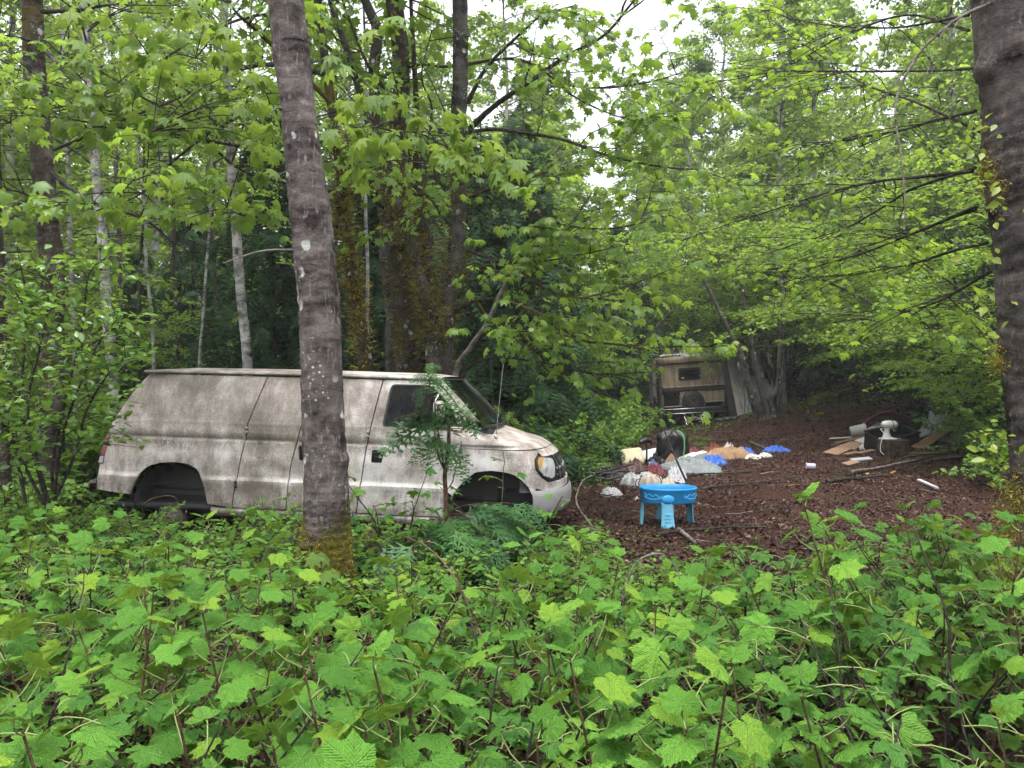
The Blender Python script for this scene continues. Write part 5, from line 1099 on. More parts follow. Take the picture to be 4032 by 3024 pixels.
for (x0, y0, x1, y1, r_, m_, nm, lab) in ((95, 240, 112, 640, .06, 'post_dark', 'tarp_pole', 'grey pole at the camper left corner'), (15, 190, 35, 640, .08, 'bark_dark', 'tarp_pole', 'rough dark pole left of the shaded tarp'), (796, 320, 806, 668, .022, 'green_pole', 'tarp_pole', 'thin green pole in front of the grey tarp, left one'), (833, 430, 838, 650, .022, 'green_pole', 'tarp_pole', 'thin green pole in front of the grey tarp, right one'),
      (880, 585, 775, 752, .035, 'twig_brown', 'leaning_stick', 'brown stick leaning near the tarp foot'), (300, 595, 395, 745, .03, 'twig_brown', 'leaning_stick', 'brown stick leaning on the camper step'), (560, 750, 745, 715, .07, 'post_dark', 'fallen_pole', 'dark pole lying in front of the camper')):
    d = 26.3 if nm != 'tarp_pole' else 26.9; a = C6(x0, y0, d); b = C6(x1, y1, d-.4); bb = np.array([b[0], b[1], gzf(b[0], b[1])]); b = bb.copy()
    if nm == 'fallen_pole': a[2] = gzf(a[0], a[1])+.05; b[2] += .05
    g = G(); g.tube(smooth_path([a-bb, (a+b)/2-bb+[0.03, 0, 0], b-bb], 6), r_, 7, wob=.08); tag(g.build(nm, m_, None, True, bb), lab, 'pole' if 'pole' in nm else 'stick')
# clump of mossy stems between camper and path
b = on(*P(2550+950/2.117, 1500, 24.5)[:2]); r = empty('vine_maple', b); tag(r, 'clump of dark mossy stems right of the camper tarp', 'tree')
for k, rows in enumerate(([(700, -60, 44), (770, 80, 52), (800, 200, 58), (840, 350, 62), (900, 480, 66), (950, 600, 72)], [(860, -40, 40), (905, 220, 46), (950, 400, 50), (990, 580, 60)], [(1110, 100, 30), (1090, 300, 40), (1070, 400, 46), (1020, 480, 50), (1045, 580, 60)], [(1130, 60, 24), (1140, 250, 28), (1105, 420, 34), (1110, 560, 40)])):
    stem(r, b, [(2550+x/2.117, 1350+y/2.117, w_/2.117) for x, y, w_ in rows], 24.5, 'bark_dark', 200+k, top=2, sides=10, amp=.09)
# ------------------------------------------------------------------ litter of belongings on the clearing
for nm, c_, ro in (('cloth_cream', (.50, .44, .37), .8), ('cloth_greywhite', (.42, .44, .43), .8), ('cloth_white', (.50, .50, .53), .8), ('cloth_maroon', (.16, .035, .05), .85), ('cloth_blue', (.16, .20, .38), .85), ('leather_brown', (.085, .045, .040), .45), ('foam_cream', (.50, .44, .29), .9), ('black_plastic', (.012, .012, .013), .35), ('tarp_green', (.20, .23, .23), .6), ('tarp_blue', (.030, .12, .48), .45),
    ('carpet_tan', (.30, .19, .11), .9), ('carpet_rust', (.16, .06, .03), .9), ('plastic_white', (.55, .55, .56), .35), ('styro', (.52, .50, .46), .7), ('rope_green', (.10, .38, .16), .6), ('table_blue', (.020, .25, .56), .35), ('table_pale', (.17, .50, .68), .4), ('trim_pale', (.10, .42, .70), .4), ('plastic_red', (.20, .035, .045), .4), ('silver_tarp', (.36, .37, .42), .4), ('board_white', (.55, .52, .50), .7), ('board_brown', (.17, .105, .065), .8), ('cardboard', (.28, .18, .12), .85), ('enamel', (.50, .50, .49), .3), ('wood_fresh', (.36, .19, .08), .7), ('cup_lilac', (.46, .43, .58), .5), ('lid_blue', (.25, .38, .62), .5)):
    (plain(nm, c_, ro, .28, 7, .25, .012) if nm.startswith(('table', 'trim', 'enamel', 'cup')) else soiled(nm, c_, ro))
B5 = lambda x, y: (2350+x/2.54, 1700+y/2.54)
def s5(name, label, cat, x, ybase, wpx, hpx, dep, mat, seed, folds=.35, d=None, p=2.2, rot=0.0):
    px, py = B5(x, ybase); q = gp(px, py); d = d or q[1]; return soft(name, label, cat, px, py, d+dep*.4, wpx/2.54/FPX*d, dep, hpx/2.54/FPX*d, mat, folds, seed, p=p, rot=rot)
s5('pillow', 'plump cream pillow tied with cord at the front of the litter', 'pillow', 545, 565, 260, 125, .42, 'cloth_cream', 3, .16, p=2.8)
s5('pillow', 'flatter cream pillow end sticking out right of the plump pillow', 'pillow', 710, 555, 170, 75, .38, 'cloth_cream', 6, .3, p=2.0)
s5('sack', 'grey-white wrinkled sack left of the cream pillow', 'sack', 350, 552, 200, 100, .42, 'cloth_greywhite', 9, .35, p=2.6)
s5('white_cloth', 'crumpled white sheet right behind the cream pillow', 'cloth', 795, 498, 220, 75, .55, 'cloth_white', 12, .9)
s5('white_cloth', 'small white rag at the right tip of the crumpled sheet', 'cloth', 850, 515, 70, 22, .16, 'cloth_white', 13, .8)
s5('maroon_cloth', 'dark red garment heap behind the pillow', 'cloth', 575, 442, 190, 70, .6, 'cloth_maroon', 15, .6)
s5('patterned_cloth', 'blue and white garment on the dark red heap', 'cloth', 560, 395, 110, 62, .4, 'cloth_blue', 17, .9)
s5('leather_bag', 'brown leather bag slumped behind the wrinkled sack', 'bag', 365, 438, 280, 105, .6, 'leather_brown', 19, .45, p=2.6)
s5('tan_sheet', 'pale garment strip beside the leather bag', 'cloth', 480, 450, 90, 35, .3, 'cloth_greywhite', 20, .6)
for k, (x, y, w_, h, tl, lab) in enumerate(((350, 335, 220, 100, -.35, 'large cream foam cushion lying tilted behind the leather bag'), (235, 335, 150, 55, -.15, 'small cream foam pad left of the tilted cushion'))):
    px, py = B5(x, y); q = gp(px, py); d = q[1]; g = G(); sx = w_/2.54/FPX*d; g.box((0, 0, .16 if k == 0 else .08), (sx, .5, .14), rotx(.55)@roty(tl*.4), bevel=.04); o = g.build('foam_cushion', 'foam_cream', None, True, q); tag(o, lab, 'cushion')
px, py = B5(520, 283); q = gp(px, py); g = G(); g.box((0, 0, .12), (.40, .30, .03), rotx(.7)@roty(-.3), bevel=.01); o = g.build('bin_lid', 'plastic_white', None, True, q); g = G(); g.box((0, .03, .135), (.30, .20, .012), rotx(.7)@roty(-.3)); g.build('lid_panel', 'lid_blue', o); tag(o, 'white bin lid with blue inset propped behind the cushion', 'lid')
# tall black bag with rope
px, py = B5(765, 335); q = gp(px, py); d = q[1]; a = np.linspace(0, 2*math.pi, 30, endpoint=False); rows = []
for k, f in enumerate(np.linspace(0, 1, 16)):
    r_ = .34*(1-.18*f-.55*max(0, f-.85)/.15*.7)*(1+.10*np.sin(a*3+f*5)+.09*np.sin(a*7-f*9)+.06*np.sin(a*13+f*17)); rows.append(np.stack([r_*np.cos(a)+.06*f, r_*.8*np.sin(a), np.full(30, .02+.62*f)+.05*f*np.sin(a*4+2)], -1))
rows.append(np.repeat(np.array([[[.06, 0, .66]]]), 30, 1)[0]); Q = np.array(rows); Q = np.concatenate([Q, Q[:, :1]], 1); q2 = q+[0, .3, 0]; q2[2] = gzf(q2[0], q2[1]); o = G().grid(Q).build('black_bag', 'black_plastic', None, True, q2); tag(o, 'tall black plastic bag standing in the litter heap', 'bag')
g = G(); g.tube(smooth_path([(.12, -.10, .68), (.20, -.26, .60), (.22, -.31, .35), (.16, -.36, .05)], 14), .014, 6); tag(g.build('green_rope', 'rope_green', None, True, q2), 'green rope hanging over the black bag', 'rope')
g = G(); g.tube(smooth_path([(-.05, 0, 0), (-.04, 0, .2), (-.05, .0, .38), (-.1, 0, .44)], 10), .02, 6); g.tube([(-.18, -.02, .42), (-.08, .0, .47), (.05, .05, .44)], .05, 7, wob=.4); tag(g.build('black_stand', 'black_plastic', None, True, q2+[-.42, .1, 0]), 'black metal stand left of the black bag', 'stand')
s5('black_cloth', 'black sheeting crumpled at the foot of the black bag', 'sheeting', 610, 345, 190, 75, .6, 'black_plastic', 23, .7)
for (x0, y0, x1, y1, r_, m_, lab) in ((520, 318, 630, 275, .022, 'plastic_white', 'white plastic tube lying before the black bag'), (628, 240, 628, 160, .014, 'plastic_white', 'thin white upright rod left of the black bag')):
    q = gp(*B5(x0, y0+12)); d = q[1]; e = P(*B5(x1, y1), d+.15); g = G(); g.tube([(0, 0, .03), e-q], r_, 8); tag(g.build('white_tube', m_, None, True, q), lab, 'tube')
q = gp(*B5(765, 345)); g = G(); g.box((0, 0, .1), (.26, .02, .2), rotx(-.3)@roty(.7), bevel=.004); tag(g.build('cardboard_piece', 'cardboard', None, False, q), 'brown cardboard corner leaning on the black bag', 'cardboard')
for k, (x, y, w_, rt, lab) in enumerate(((930, 318, .42, .5, 'dirty white foam block right of the black bag'), (1025, 290, .30, .2, 'white ribbed foam block at the tarp edge'))):
    q = gp(*B5(x, y)); g = G(); g.box((0, 0, .10), (w_, .25, .14), rotz(rt)@roty(-.25), bevel=.015); tag(g.build('foam_block', 'styro', None, False, q), lab, 'block')
s5('rust_cloth', 'rusty orange rag draped on the foam block', 'cloth', 950, 315, 60, 45, .25, 'carpet_rust', 27, .5)
s5('green_tarp', 'grey-green tarp spread flat in front of the foam blocks', 'tarp', 950, 420, 640, 85, 1.1, 'tarp_green', 29, .5, p=3.0)
s5('blue_tarp', 'bright blue tarp bunched along the back edge of the grey-green tarp', 'tarp', 1170, 330, 300, 60, .8, 'tarp_blue', 31, .6)
D6 = lambda x, y: (2300+x/2.458, 1300+y/2.458)
def s6(name, label, cat, x, ybase, wpx, hpx, dep, mat, seed, folds=.35, p=2.2):
    px, py = D6(x, ybase); q = gp(px, py); d = q[1]; return soft(name, label, cat, px, py, d+dep*.4, wpx/2.458/FPX*d, dep, hpx/2.458/FPX*d, mat, folds, seed, p=p)
s6('carpet', 'rolled tan carpet lying right of the heap', 'carpet', 1380, 1252, 420, 82, .8, 'carpet_tan', 33, .35, p=2.8)
s6('carpet', 'rust-brown torn blanket on the tan carpet', 'carpet', 1240, 1235, 240, 78, .7, 'carpet_rust', 35, .7)
s6('red_cloth', 'red and white clothes heap behind the foam blocks', 'cloth', 1050, 1235, 190, 60, .6, 'cloth_maroon', 37, .8)
s6('pale_cloth', 'light blue-grey garment next to the black bag', 'cloth', 1010, 1240, 100, 60, .5, 'cloth_greywhite', 39, .8)
s6('plastic_bag', 'white plastic bag behind the tan carpet', 'bag', 1395, 1195, 110, 62, .5, 'plastic_white', 41, .7)
s6('blue_tarp', 'blue tarp scrap just right of the white plastic bag', 'tarp', 1550, 1215, 220, 42, .7, 'tarp_blue', 43, .7)
s6('blue_tarp', 'narrow blue tarp strip reaching out onto the path', 'tarp', 1860, 1180, 260, 34, .5, 'tarp_blue', 45, .7)
s6('white_scraps', 'torn white padding at the end of the carpet', 'scraps', 1620, 1250, 160, 26, .5, 'styro', 47, .8)
s6('white_scraps', 'torn white padding strip on the path', 'scraps', 1750, 1232, 140, 22, .3, 'styro', 48, .8)
s6('plastic_bag', 'flat white plastic bag on the leaf litter before the poles', 'bag', 265, 1612, 240, 48, .38, 'plastic_white', 49, .8)
s6('plastic_bag', 'tiny white plastic scrap beside the water table', 'scrap', 510, 1650, 40, 26, .1, 'plastic_white', 51, .6)
# bundle of folded tent poles
rng = np.random.RandomState(15); q = gp(*B5(120, 500)); r = empty('tent_poles', q); tag(r, 'heap of black folded tent poles at the left of the litter', 'poles')
for k in range(13):
    a = rng.normal(.5, .5); L = rng.uniform(.5, 1.1); c = np.array([rng.uniform(-.35, .35), rng.uniform(-.1, .5), rng.uniform(.04, .22)]); v = np.array([math.cos(a), math.sin(a)*.5, rng.normal(0, .12)])*L/2
    g = G(); p0 = c-v; p1 = c+v; p0[2] = max(p0[2], .03); p1[2] = max(p1[2], .03); g.tube([p0, p1], .016, 6); g.build('pole', 'black_plastic' if k % 4 else 'van_liner', r)
s5('black_sheet', 'black fabric heap under the tent poles', 'sheeting', 110, 505, 260, 70, .6, 'black_plastic', 53, .7)
s5('grey_cushion', 'dark blue-grey cushion half under the leather bag', 'cushion', 245, 480, 150, 48, .4, 'seat_grey', 55, .2, p=3)
g = G(); q = gp(*B5(540, 570)); d = q[1]; c = P(*B5(415, 520), d); 
for (pts) in ([(405, 560), (385, 520), (400, 480), (430, 470)], [(430, 560), (420, 510), (440, 465)], [(640, 545), (645, 500), (630, 460), (590, 432)]): g.tube(smooth_path([P(*B5(*a), d-.02) for a in pts], 10)-q, .008, 5)
tag(g.build('loose_rope', 'rubber', None, True, q), 'black cord wound around the cream pillow', 'rope')

# the blue water table
def ellip(n, a, b, lobe, k=0.0):
    th = np.linspace(0, 2*math.pi, n, endpoint=False); r = 1.0; x = a*np.sign(np.cos(th))*np.abs(np.cos(th))**.85; y = b*np.sign(np.sin(th))*np.abs(np.sin(th))**.85
    bump = lobe*np.exp(-((th-1.5*math.pi)/.28)**2); return np.stack([x, y-bump], -1)
q = gp(2645, 2078); q[1] += .22; q[2] = gzf(q[0], q[1]); WT = empty('water_table', q, (0, 0, R(4))); tag(WT, 'small sky-blue plastic water table on pale legs in the clearing', 'table')
g = G(); prof = [(.90, .285), (.97, .275), (1.0, .29), (1.0, .42), (1.04, .43), (1.045, .445), (1.02, .452), (.96, .448), (.94, .40), (.90, .36), (.6, .352), (.0, .35)]; rows = []
for s, z in prof: e = ellip(64, .325, .25, .012); rows.append(np.column_stack([e*s, np.full(64, z)]))
Q = np.array(rows); Q = np.concatenate([Q, Q[:, :1]], 1); tray = G().grid(Q).build('tray', 'table_blue', WT)
e = ellip(64, .325, .25, .012)*.9; G().add(np.column_stack([e, np.full(64, .287)]), [tuple(range(64))]).build('tray_bottom', 'table_blue', tray)
g = G(); g.lathe([(0, .075), (.03, .07), (.055, .05), (.065, .02), (.065, 0)], 20, (-.07, -.262, .335), rotx(R(80))@np.diag([1.15, .8, .28])); g.build('front_boss', 'table_blue', tray)
for sg in (-1, 1):
    for k in range(2):
        t_ = np.linspace(.10, .95, 26); th = 1.5*math.pi+sg*(.22+1.05*t_); base = ellip(720, .325, .25, .012); ang = (th/(2*math.pi)*720).astype(int) % 720; xy = base[ang]*1.004
        z = (.375+.012*np.sin(t_*22)+.02*(t_-.5) if k == 0 else .365-.035*np.sin(t_*math.pi)); g = G(); g.tube(np.column_stack([xy, z]), .0045, 5); g.build('wave_trim', 'trim_pale', tray)
for (x, y, az) in ((-.07, -.235, 1.5*math.pi), (-.27, .06, math.pi*.93), (.27, .06, .07*math.pi), (.0, .22, .5*math.pi)):
    rows = []
    for f in np.linspace(0, 1, 10):
        wd = .066+.018*(f**3); o_ = .02*f**2.2; arc = np.linspace(-1, 1, 11); rows.append([[u*wd, -.030*(1-u*u)-o_, .30*(1-f)-.012*f] for u in arc])
    Q = np.array(rows)@rotz(az+math.pi/2).T+np.array([x, y, 0]); lg = G().grid(Q).build('leg', 'table_pale', WT); sm = lg.modifiers.new('solid', 'SOLIDIFY'); sm.thickness = .008
    for zz_ in (.16, .12, .08):
        g = G(); g.box((0, -.046, zz_-.0), (.075, .006, .010), bevel=.002); Qg = g; o = g.build('tread', 'trim_pale', lg); o.location = (x, y, 0); o.rotation_euler = (0, 0, az+math.pi/2)

# ---- scrap pile around the chopping stump
R7 = lambda x, y: (3250+x/1.954, 1600+y/1.954)
q = gp(*R7(572, 388)); d = q[1]; q[1] += .25; q[2] = gzf(q[0], q[1]); ST = empty('chopping_stump', q); tag(ST, 'sawn stump with rough bark holding the white mixer', 'stump')
a = np.linspace(0, 2*math.pi, 40, endpoint=False); rr = .29*(1+.05*np.sin(a*7)+.04*np.sin(a*13+1)+.03*np.sin(a*3)); hs_ = .33
Q = np.array([np.stack([rr*s*np.cos(a), rr*s*np.sin(a), np.full(40, z)], -1) for s, z in ((1.06, -.05), (1.03, .05), (1.0, .15), (1.0, .25), (1.0, hs_))]); Q = np.concatenate([Q, Q[:, :1]], 1); G().grid(Q).build('bark', 'bark_stump', ST)
G().add(np.column_stack([rr*np.cos(a), rr*np.sin(a), np.full(40, hs_)]), [tuple(range(40))]).build('sawn_face', 'rust_dark', ST)
mq = q+[-.12, -.02, hs_]; MX = empty('stand_mixer', mq, (0, 0, R(8))); tag(MX, 'white kitchen stand mixer standing on the chopping stump', 'mixer')
g = G(); g.box((0, 0, .02), (.30, .22, .04), bevel=.02); g.build('base', 'enamel', MX)
Q = np.array([[[x*s+ox, y*s2, z] for x, y in [(math.cos(t_)*.075, math.sin(t_)*.065) for t_ in np.linspace(0, 2*math.pi, 20)]] for s, s2, ox, z in ((1.5, 1.3, -.02, .035), (1.05, 1.0, -.03, .08), (.8, .85, -.035, .14), (.72, .8, -.03, .20), (.8, .85, -.02, .25))]); G().grid(Q).build('column', 'enamel', MX)
g = G(); g.lathe([(0, -.17), (.035, -.165), (.065, -.14), (.08, -.08), (.085, 0), (.08, .07), (.072, .12), (.055, .15), (.0, .155)], 24, (.03, 0, .305), roty(R(90))); hd = g.build('head', 'enamel', MX)
g = G(); g.lathe([(.086, -.012), (.088, 0), (.086, .012)], 24, (.06, 0, .305), roty(R(90))); g.lathe([(0, .17), (.022, .168), (.024, .15)], 14, (.03, 0, .305), roty(R(90))); g.build('trim_band', 'chrome_dirty', hd)
g = G(); g.lathe([(0, -.07), (.02, -.07), (.03, -.04), (.04, 0)], 14, (.13, 0, .235)); g.build('beater_hub', 'chrome_dirty', MX)
g = G(); g.tube(smooth_path([(.05, .1, .20), (-.16, .0, .22), (-.15, -.12, .10), (-.24, -.14, -.02), (-.27, -.16, -.2), (-.22, -.2, -.28)], 22), .008, 5); g.build('power_cord', 'enamel', MX)
g = G(); g.box((.22, -.06, .02), (.06, .03, .03), bevel=.008); g.build('clip', 'chrome_dirty', MX)
def loc7(x, y, back=0.0): p = gp(*R7(x, y)); p[1] += back; p[2] = gzf(p[0], p[1]); return p
q = loc7(590, 350, .5); g = G(); W_, D_, H_ = .92, .55, .42
for c_, s_ in (((0, -D_/2, H_/2), (W_, .03, H_)), ((0, D_/2, H_/2), (W_, .03, H_)), ((-W_/2, 0, H_/2), (.03, D_, H_)), ((W_/2, 0, H_/2), (.03, D_, H_)), ((0, 0, .02), (W_, D_, .03)), ((0, -D_/2, H_), (W_+.06, .06, .03)), ((0, D_/2, H_), (W_+.06, .06, .03))): g.box(c_, s_, bevel=.012)
o = g.build('plastic_bin', 'black_plastic', None, False, q); o.rotation_euler = (R(18), R(-10), R(12)); tag(o, 'black plastic storage bin tipped up behind the stump', 'bin')
q = loc7(530, 195, .55); rows = []
for f in np.linspace(0, 1, 14): rows.append([[(-.45+.9*f), -.25+.5*u, .02+.34*math.sin(f*math.pi)**.6*(1-.35*u*u)+.10*abs(u)] for u in np.linspace(-1, 1, 9)])
Q = np.array(rows); g = G(); m_ = np.ones((13, 8), bool); m_[3:6, 2:6] = False; v = Q.reshape(-1, 3); f_ = [(i*9+j, i*9+j+1, (i+1)*9+j+1, (i+1)*9+j) for i in range(13) for j in range(8) if m_[i, j]]; g.add(v, f_); o = g.build('red_shell_chair', 'plastic_red', None, True, q); sm = o.modifiers.new('solid', 'SOLIDIFY'); sm.thickness = .025; o.rotation_euler = (R(-8), 0, R(-15)); tag(o, 'dark red moulded plastic chair shell behind the bin', 'chair')
q = loc7(175, 248); g = G(); g.lathe([(.0, 0), (.13, 0), (.155, .30), (.165, .31), (.165, .34), (.15, .34), (.14, .30), (.12, .02), (0, .02)], 24, (.06, 0, .15), roty(R(80))@rotx(.2)); tag(g.build('bucket', 'plastic_white', None, True, q), 'white bucket lying on its side left of the boards', 'bucket')
s7 = lambda name, label, cat, x, yb, w_, h_, dep, mat, seed, folds=.5: soft(name, label, cat, *R7(x, yb), loc7(x, yb)[1]+dep*.3, w_/1.954/FPX*loc7(x, yb)[1], dep, h_/1.954/FPX*loc7(x, yb)[1], mat, folds, seed)
s7('silver_tarp', 'crumpled silver tarp right of the black bin', 'tarp', 900, 265, 340, 115, 1.0, 'silver_tarp', 61, .8)
s7('dark_sheet', 'dark rubber sheet beside the white bucket', 'sheet', 255, 245, 140, 50, .5, 'van_dark', 63, .4)
s7('grey_bag', 'grey bag between cardboard and stump', 'bag', 350, 335, 150, 55, .4, 'cloth_greywhite', 65, .5)
s7('dark_cloth', 'dark blue rag at the stump foot', 'cloth', 410, 350, 80, 45, .3, 'seat_grey', 67, .6)
for k, (x0, y0, x1, y1, wd, th, m_, lab) in enumerate(((340, 222, 450, 190, .32, .03, 'board_white', 'peeling white board nearest the red seat'), (255, 290, 440, 240, .22, .03, 'board_white', 'long peeling white board behind the cardboard'), (30, 262, 200, 255, .07, .02, 'board_white', 'narrow white lath at the left of the pile'), (180, 275, 300, 240, .10, .03, 'board_brown', 'weathered brown board by the bucket'), (75, 300, 250, 262, .10, .03, 'board_brown', 'brown board sticking out left of the pile'),
      (160, 335, 260, 300, .36, .02, 'cardboard', 'brown cardboard sheet in the scrap pile'), (40, 380, 150, 335, .30, .02, 'cardboard', 'crumpled stained cardboard at the left end of the pile'), (250, 378, 370, 352, .10, .02, 'board_brown', 'dark plank below the grey bag'), (150, 385, 250, 370, .10, .02, 'board_brown', 'dark plank before the crumpled cardboard'), (700, 340, 985, 255, .24, .04, 'board_brown', 'brown plank slanting up right of the stump'), (200, 430, 350, 418, .14, .02, 'silver_tarp', 'grey sheet scrap in front of the pile'), (150, 465, 240, 445, .16, .03, 'cardboard', 'small pale box scrap in front of the pile'),
      (718, 585, 860, 655, .06, .03, 'plastic_white', 'white painted strip on the ground among the leaves'), (505, 535, 535, 525, .04, .03, 'wood_fresh', 'short fresh wood chip near the stump'), (310, 545, 335, 540, .04, .03, 'wood_fresh', 'short orange wood chip on the path'))):
    a = loc7(x0, y0); b = loc7(x1, y1)
    up_ = {0: .18, 1: .12, 9: .30}.get(k, .05); a[2] += .04; b[2] += up_; c = (a+b)/2; v = b-a; L = np.linalg.norm(v); F = frames(v[None], np.array([[0, -.25, 1.0]]))[0]; g = G(); g.box((0, 0, 0), (wd, L, th), F, bevel=.004)
    bb = np.array([c[0], c[1], c[2]]); tag(g.build('board' if 'board' in m_ or 'plank' in lab else 'scrap_sheet', m_, None, False, bb), lab, 'board' if 'board' in m_ else 'scrap')
a = loc7(690, 320); b = loc7(850, 265); g = G(); g.tube([(0, 0, .10), b-a+[0, 0, .12]], .08, 12); tag(g.build('black_pipe', 'black_plastic', None, True, a), 'thick black pipe lying right of the stump', 'pipe')
q = gp(3192, 1850); g = G(); rt = roty(R(88)); g.lathe([(0, 0), (.052, 0), (.056, .004), (.056, .15), (.060, .153), (.06, .162), (.05, .162), (.048, .02)], 20, (-.08, 0, .06), rt); o = g.build('paper_cup', 'cup_lilac', None, True, q); g = G(); g.lathe([(.060, .150), (.062, .153), (.062, .163), (.048, .163)], 20, (-.08, 0, .06), rt); g.build('rim', 'plastic_white', o); o.rotation_euler = (0, 0, R(170)); tag(o, 'lilac and white cup lying on the path', 'cup')
# ---- branches lying about
rng = np.random.RandomState(99)
def stick(label, pts, r_, mat='twig_dark', lift=.02, tw=2, name='fallen_branch'):
    w3 = [gp(*p) for p in pts]; b = w3[0].copy(); p = smooth_path(w3, 14)-b; p[:, 2] += lift+r_*.6+.02*np.abs(wav(p[:, 0], p[:, 1], 0, 2.0)); g = G(); g.tube(p, np.linspace(r_, r_*.5, 14), 6, wob=.12, seed=int(pts[0][0]))
    for k in range(tw): i = rng.randint(3, 12); t_ = p[i]-p[i-1]; q = limb(p[i], math.atan2(t_[1], t_[0])+rng.choice([-1, 1])*.6, .15, rng.uniform(.15, .5), rng, 5, -.2); q[:, 2] = np.maximum(q[:, 2], p[i][2]-.01); g.tube(q, np.linspace(r_*.4, .003, 6), 4)
    tag(g.build(name, mat, None, True, b), label, 'branch')
c7 = lambda *l: [R7(*a) for a in l]
stick('long pale branch pointing from the path to the stump', c7((200, 525), (420, 490), (640, 440), (870, 385)), .030, 'twig_pale'); stick('dark branch lying across the path below the stump', c7((10, 600), (240, 575), (480, 545)), .035)
for k, (l, r_) in enumerate(((((690, 355), (860, 340), (1040, 318)), .03), (((700, 375), (900, 385), (1080, 350)), .03), (((830, 370), (980, 345), (1150, 330)), .025), (((640, 420), (900, 420), (1100, 385)), .03), (((760, 450), (950, 425), (1180, 400)), .03), (((700, 400), (930, 400), (1200, 362)), .028), (((560, 455), (760, 410), (1000, 372)), .022), (((820, 470), (1000, 455), (1200, 430)), .03), (((900, 320), (1000, 345), (1150, 360)), .02))):
    stick(('dark branch in the brush pile right of the stump, %s from the front' % ['eighth', 'seventh', 'ninth', 'third', 'second', 'fifth', 'fourth', 'first', 'sixth'][k]), c7(*l), r_, 'twig_dark' if k % 3 else 'twig_moss', lift=.03+.03*(k % 4))
E8 = lambda *l: [(2250+a/2.458, 1650+b/2.458) for a, b in l]
stick('thin dark branch running right from the water table', E8((1260, 700), (1600, 660), (2000, 605), (2212, 575)), .022); stick('bent twig on the leaf litter left of the water table', E8((290, 745), (450, 770), (720, 735)), .010); stick('thin arched root in front of the pillow', E8((300, 690), (480, 660), (800, 690)), .010)
stick('pale broken branch at the clearing edge below the water table', E8((1040, 1105), (1110, 1170), (1200, 1240)), .030, 'twig_pale'); stick('dark branch on the ground right of the water table', E8((830, 1150), (1100, 1120), (1500, 1080), (1900, 1075)), .02); stick('light split stick on the path right of the litter', E8((1820, 555), (1920, 545), (2030, 530)), .022, 'twig_brown'); stick('orange split stick at the right of the clearing', E8((2090, 672), (2210, 665)), .022, 'twig_brown', tw=0)
stick('pale twig in front of the camper', [(2950, 1745), (2985, 1760), (3020, 1775)], .025, 'twig_pale'); stick('thin branch on the path under the mossy log', [(3180, 1660), (3300, 1655), (3400, 1650)], .02); stick('dark branch across the lower path', [(2700, 1880), (2900, 1868), (3100, 1850)], .018)
stick('fallen stick under the van cab', [(1900, 2120), (2040, 2150), (2140, 2160)], .022, 'twig_brown'); stick('pale broken stick at the right foreground', [(3700, 2410), (3800, 2430), (3920, 2460)], .014, 'twig_brown'); stick('white lichen stick below the grey trunk', [(1330, 2490), (1380, 2510), (1440, 2520)], .012, 'twig_pale'); stick('brown stick in the middle foreground', [(2030, 2290), (2170, 2300), (2290, 2320)], .014, 'twig_brown')
# thin dead stem standing up behind the water table
a = gp(2722, 1935); g = G(); p = smooth_path([a, P(2690, 1870, a[1]+.05), P(2655, 1790, a[1]+.1), P(2625, 1720, a[1]+.2), P(2600, 1640, a[1]+.2), P(2590, 1590, a[1]+.2)], 20)-a; g.tube(p, np.linspace(.020, .006, 20), 6, wob=.1); tag(g.build('dead_stem', 'twig_dark', None, True, a), 'thin dead stem leaning up behind the water table', 'stem')
# mossy logs along the path
for (x0, y0, x1, y1, r_, lab) in ((3195, 1595, 3270, 1570, .16, 'short moss-covered log left of the rising path'), (3290, 1560, 3420, 1530, .10, 'long mossy log above the rising path'), (3505, 1500, 3600, 1465, .14, 'yellow-green mossy log at the path end'), (3215, 1640, 3245, 1638, .06, 'small mossy lump at the path side')):
    a = gp(x0, y0); b = gp(x1, y1); b = a+nrmz(b-a)*min(np.linalg.norm(b-a), 3.0); g = G(); g.tube(smooth_path([a, (a+b)/2+[0, 0, .03], b], 12)-a+[0, 0, r_*.6], r_, 12, wob=.12); tag(g.build('mossy_log', 'log_moss', None, True, a), lab, 'log')
for (px, py, s, lab) in ((2230, 1790, .35, 'mossy hummock with rocks behind the van nose'), (2330, 1780, .30, 'yellow moss hump left of the foam pads')): o = soft('moss_hummock', lab, 'hummock', px, py+20, gp(px, py+20)[1]+.2, s*2, s*1.6, s, 'log_moss', .4, 71)
# ------------------------------------------------------------------ dead leaves and twigs on the floor
rng = np.random.RandomState(41)
def scatter(n, xf, y0, y1, dens_pow=1.0):
    y = y0+(y1-y0)*rng.uniform(0, 1, n)**dens_pow; x = xf(y, rng.uniform(-1, 1, n)); return x, y
g = G()
for (n, y0, y1, lim, sz) in ((18000, 1.5, 8.5, .72, .055), (130000, 6.5, 24.0, .70, .040), (26000, 20, 40, .7, .075)):
    y = rng.uniform(y0**1.5, y1**1.5, n)**(1/1.5); x = rng.uniform(-lim, lim, n)*y
    k = wav(x, y, 0, 1.3, 4)+rng.normal(0, .4, len(x)) > -.45; x, y = x[k], y[k]
    if y0 > 6: k = x > -.02*y-0.2*(y > 10); x, y = x[k], y[k]
    m = len(x); a = rng.uniform(0, 6.28, m); d = np.stack([np.cos(a), np.sin(a), rng.normal(0, .25, m)], -1); up = np.array([0, 0, 1.0])+rng.normal(0, .45, (m, 3)); g.inst(T_QUAD[0]*[1.3, 1, 2.0], T_QUAD[1], frames(nrmz(d), up)*(sz*rng.uniform(.5, 1.3, m))[:, None, None], np.stack([x, y, gz(x, y)+rng.uniform(.004, .03, m)], -1))
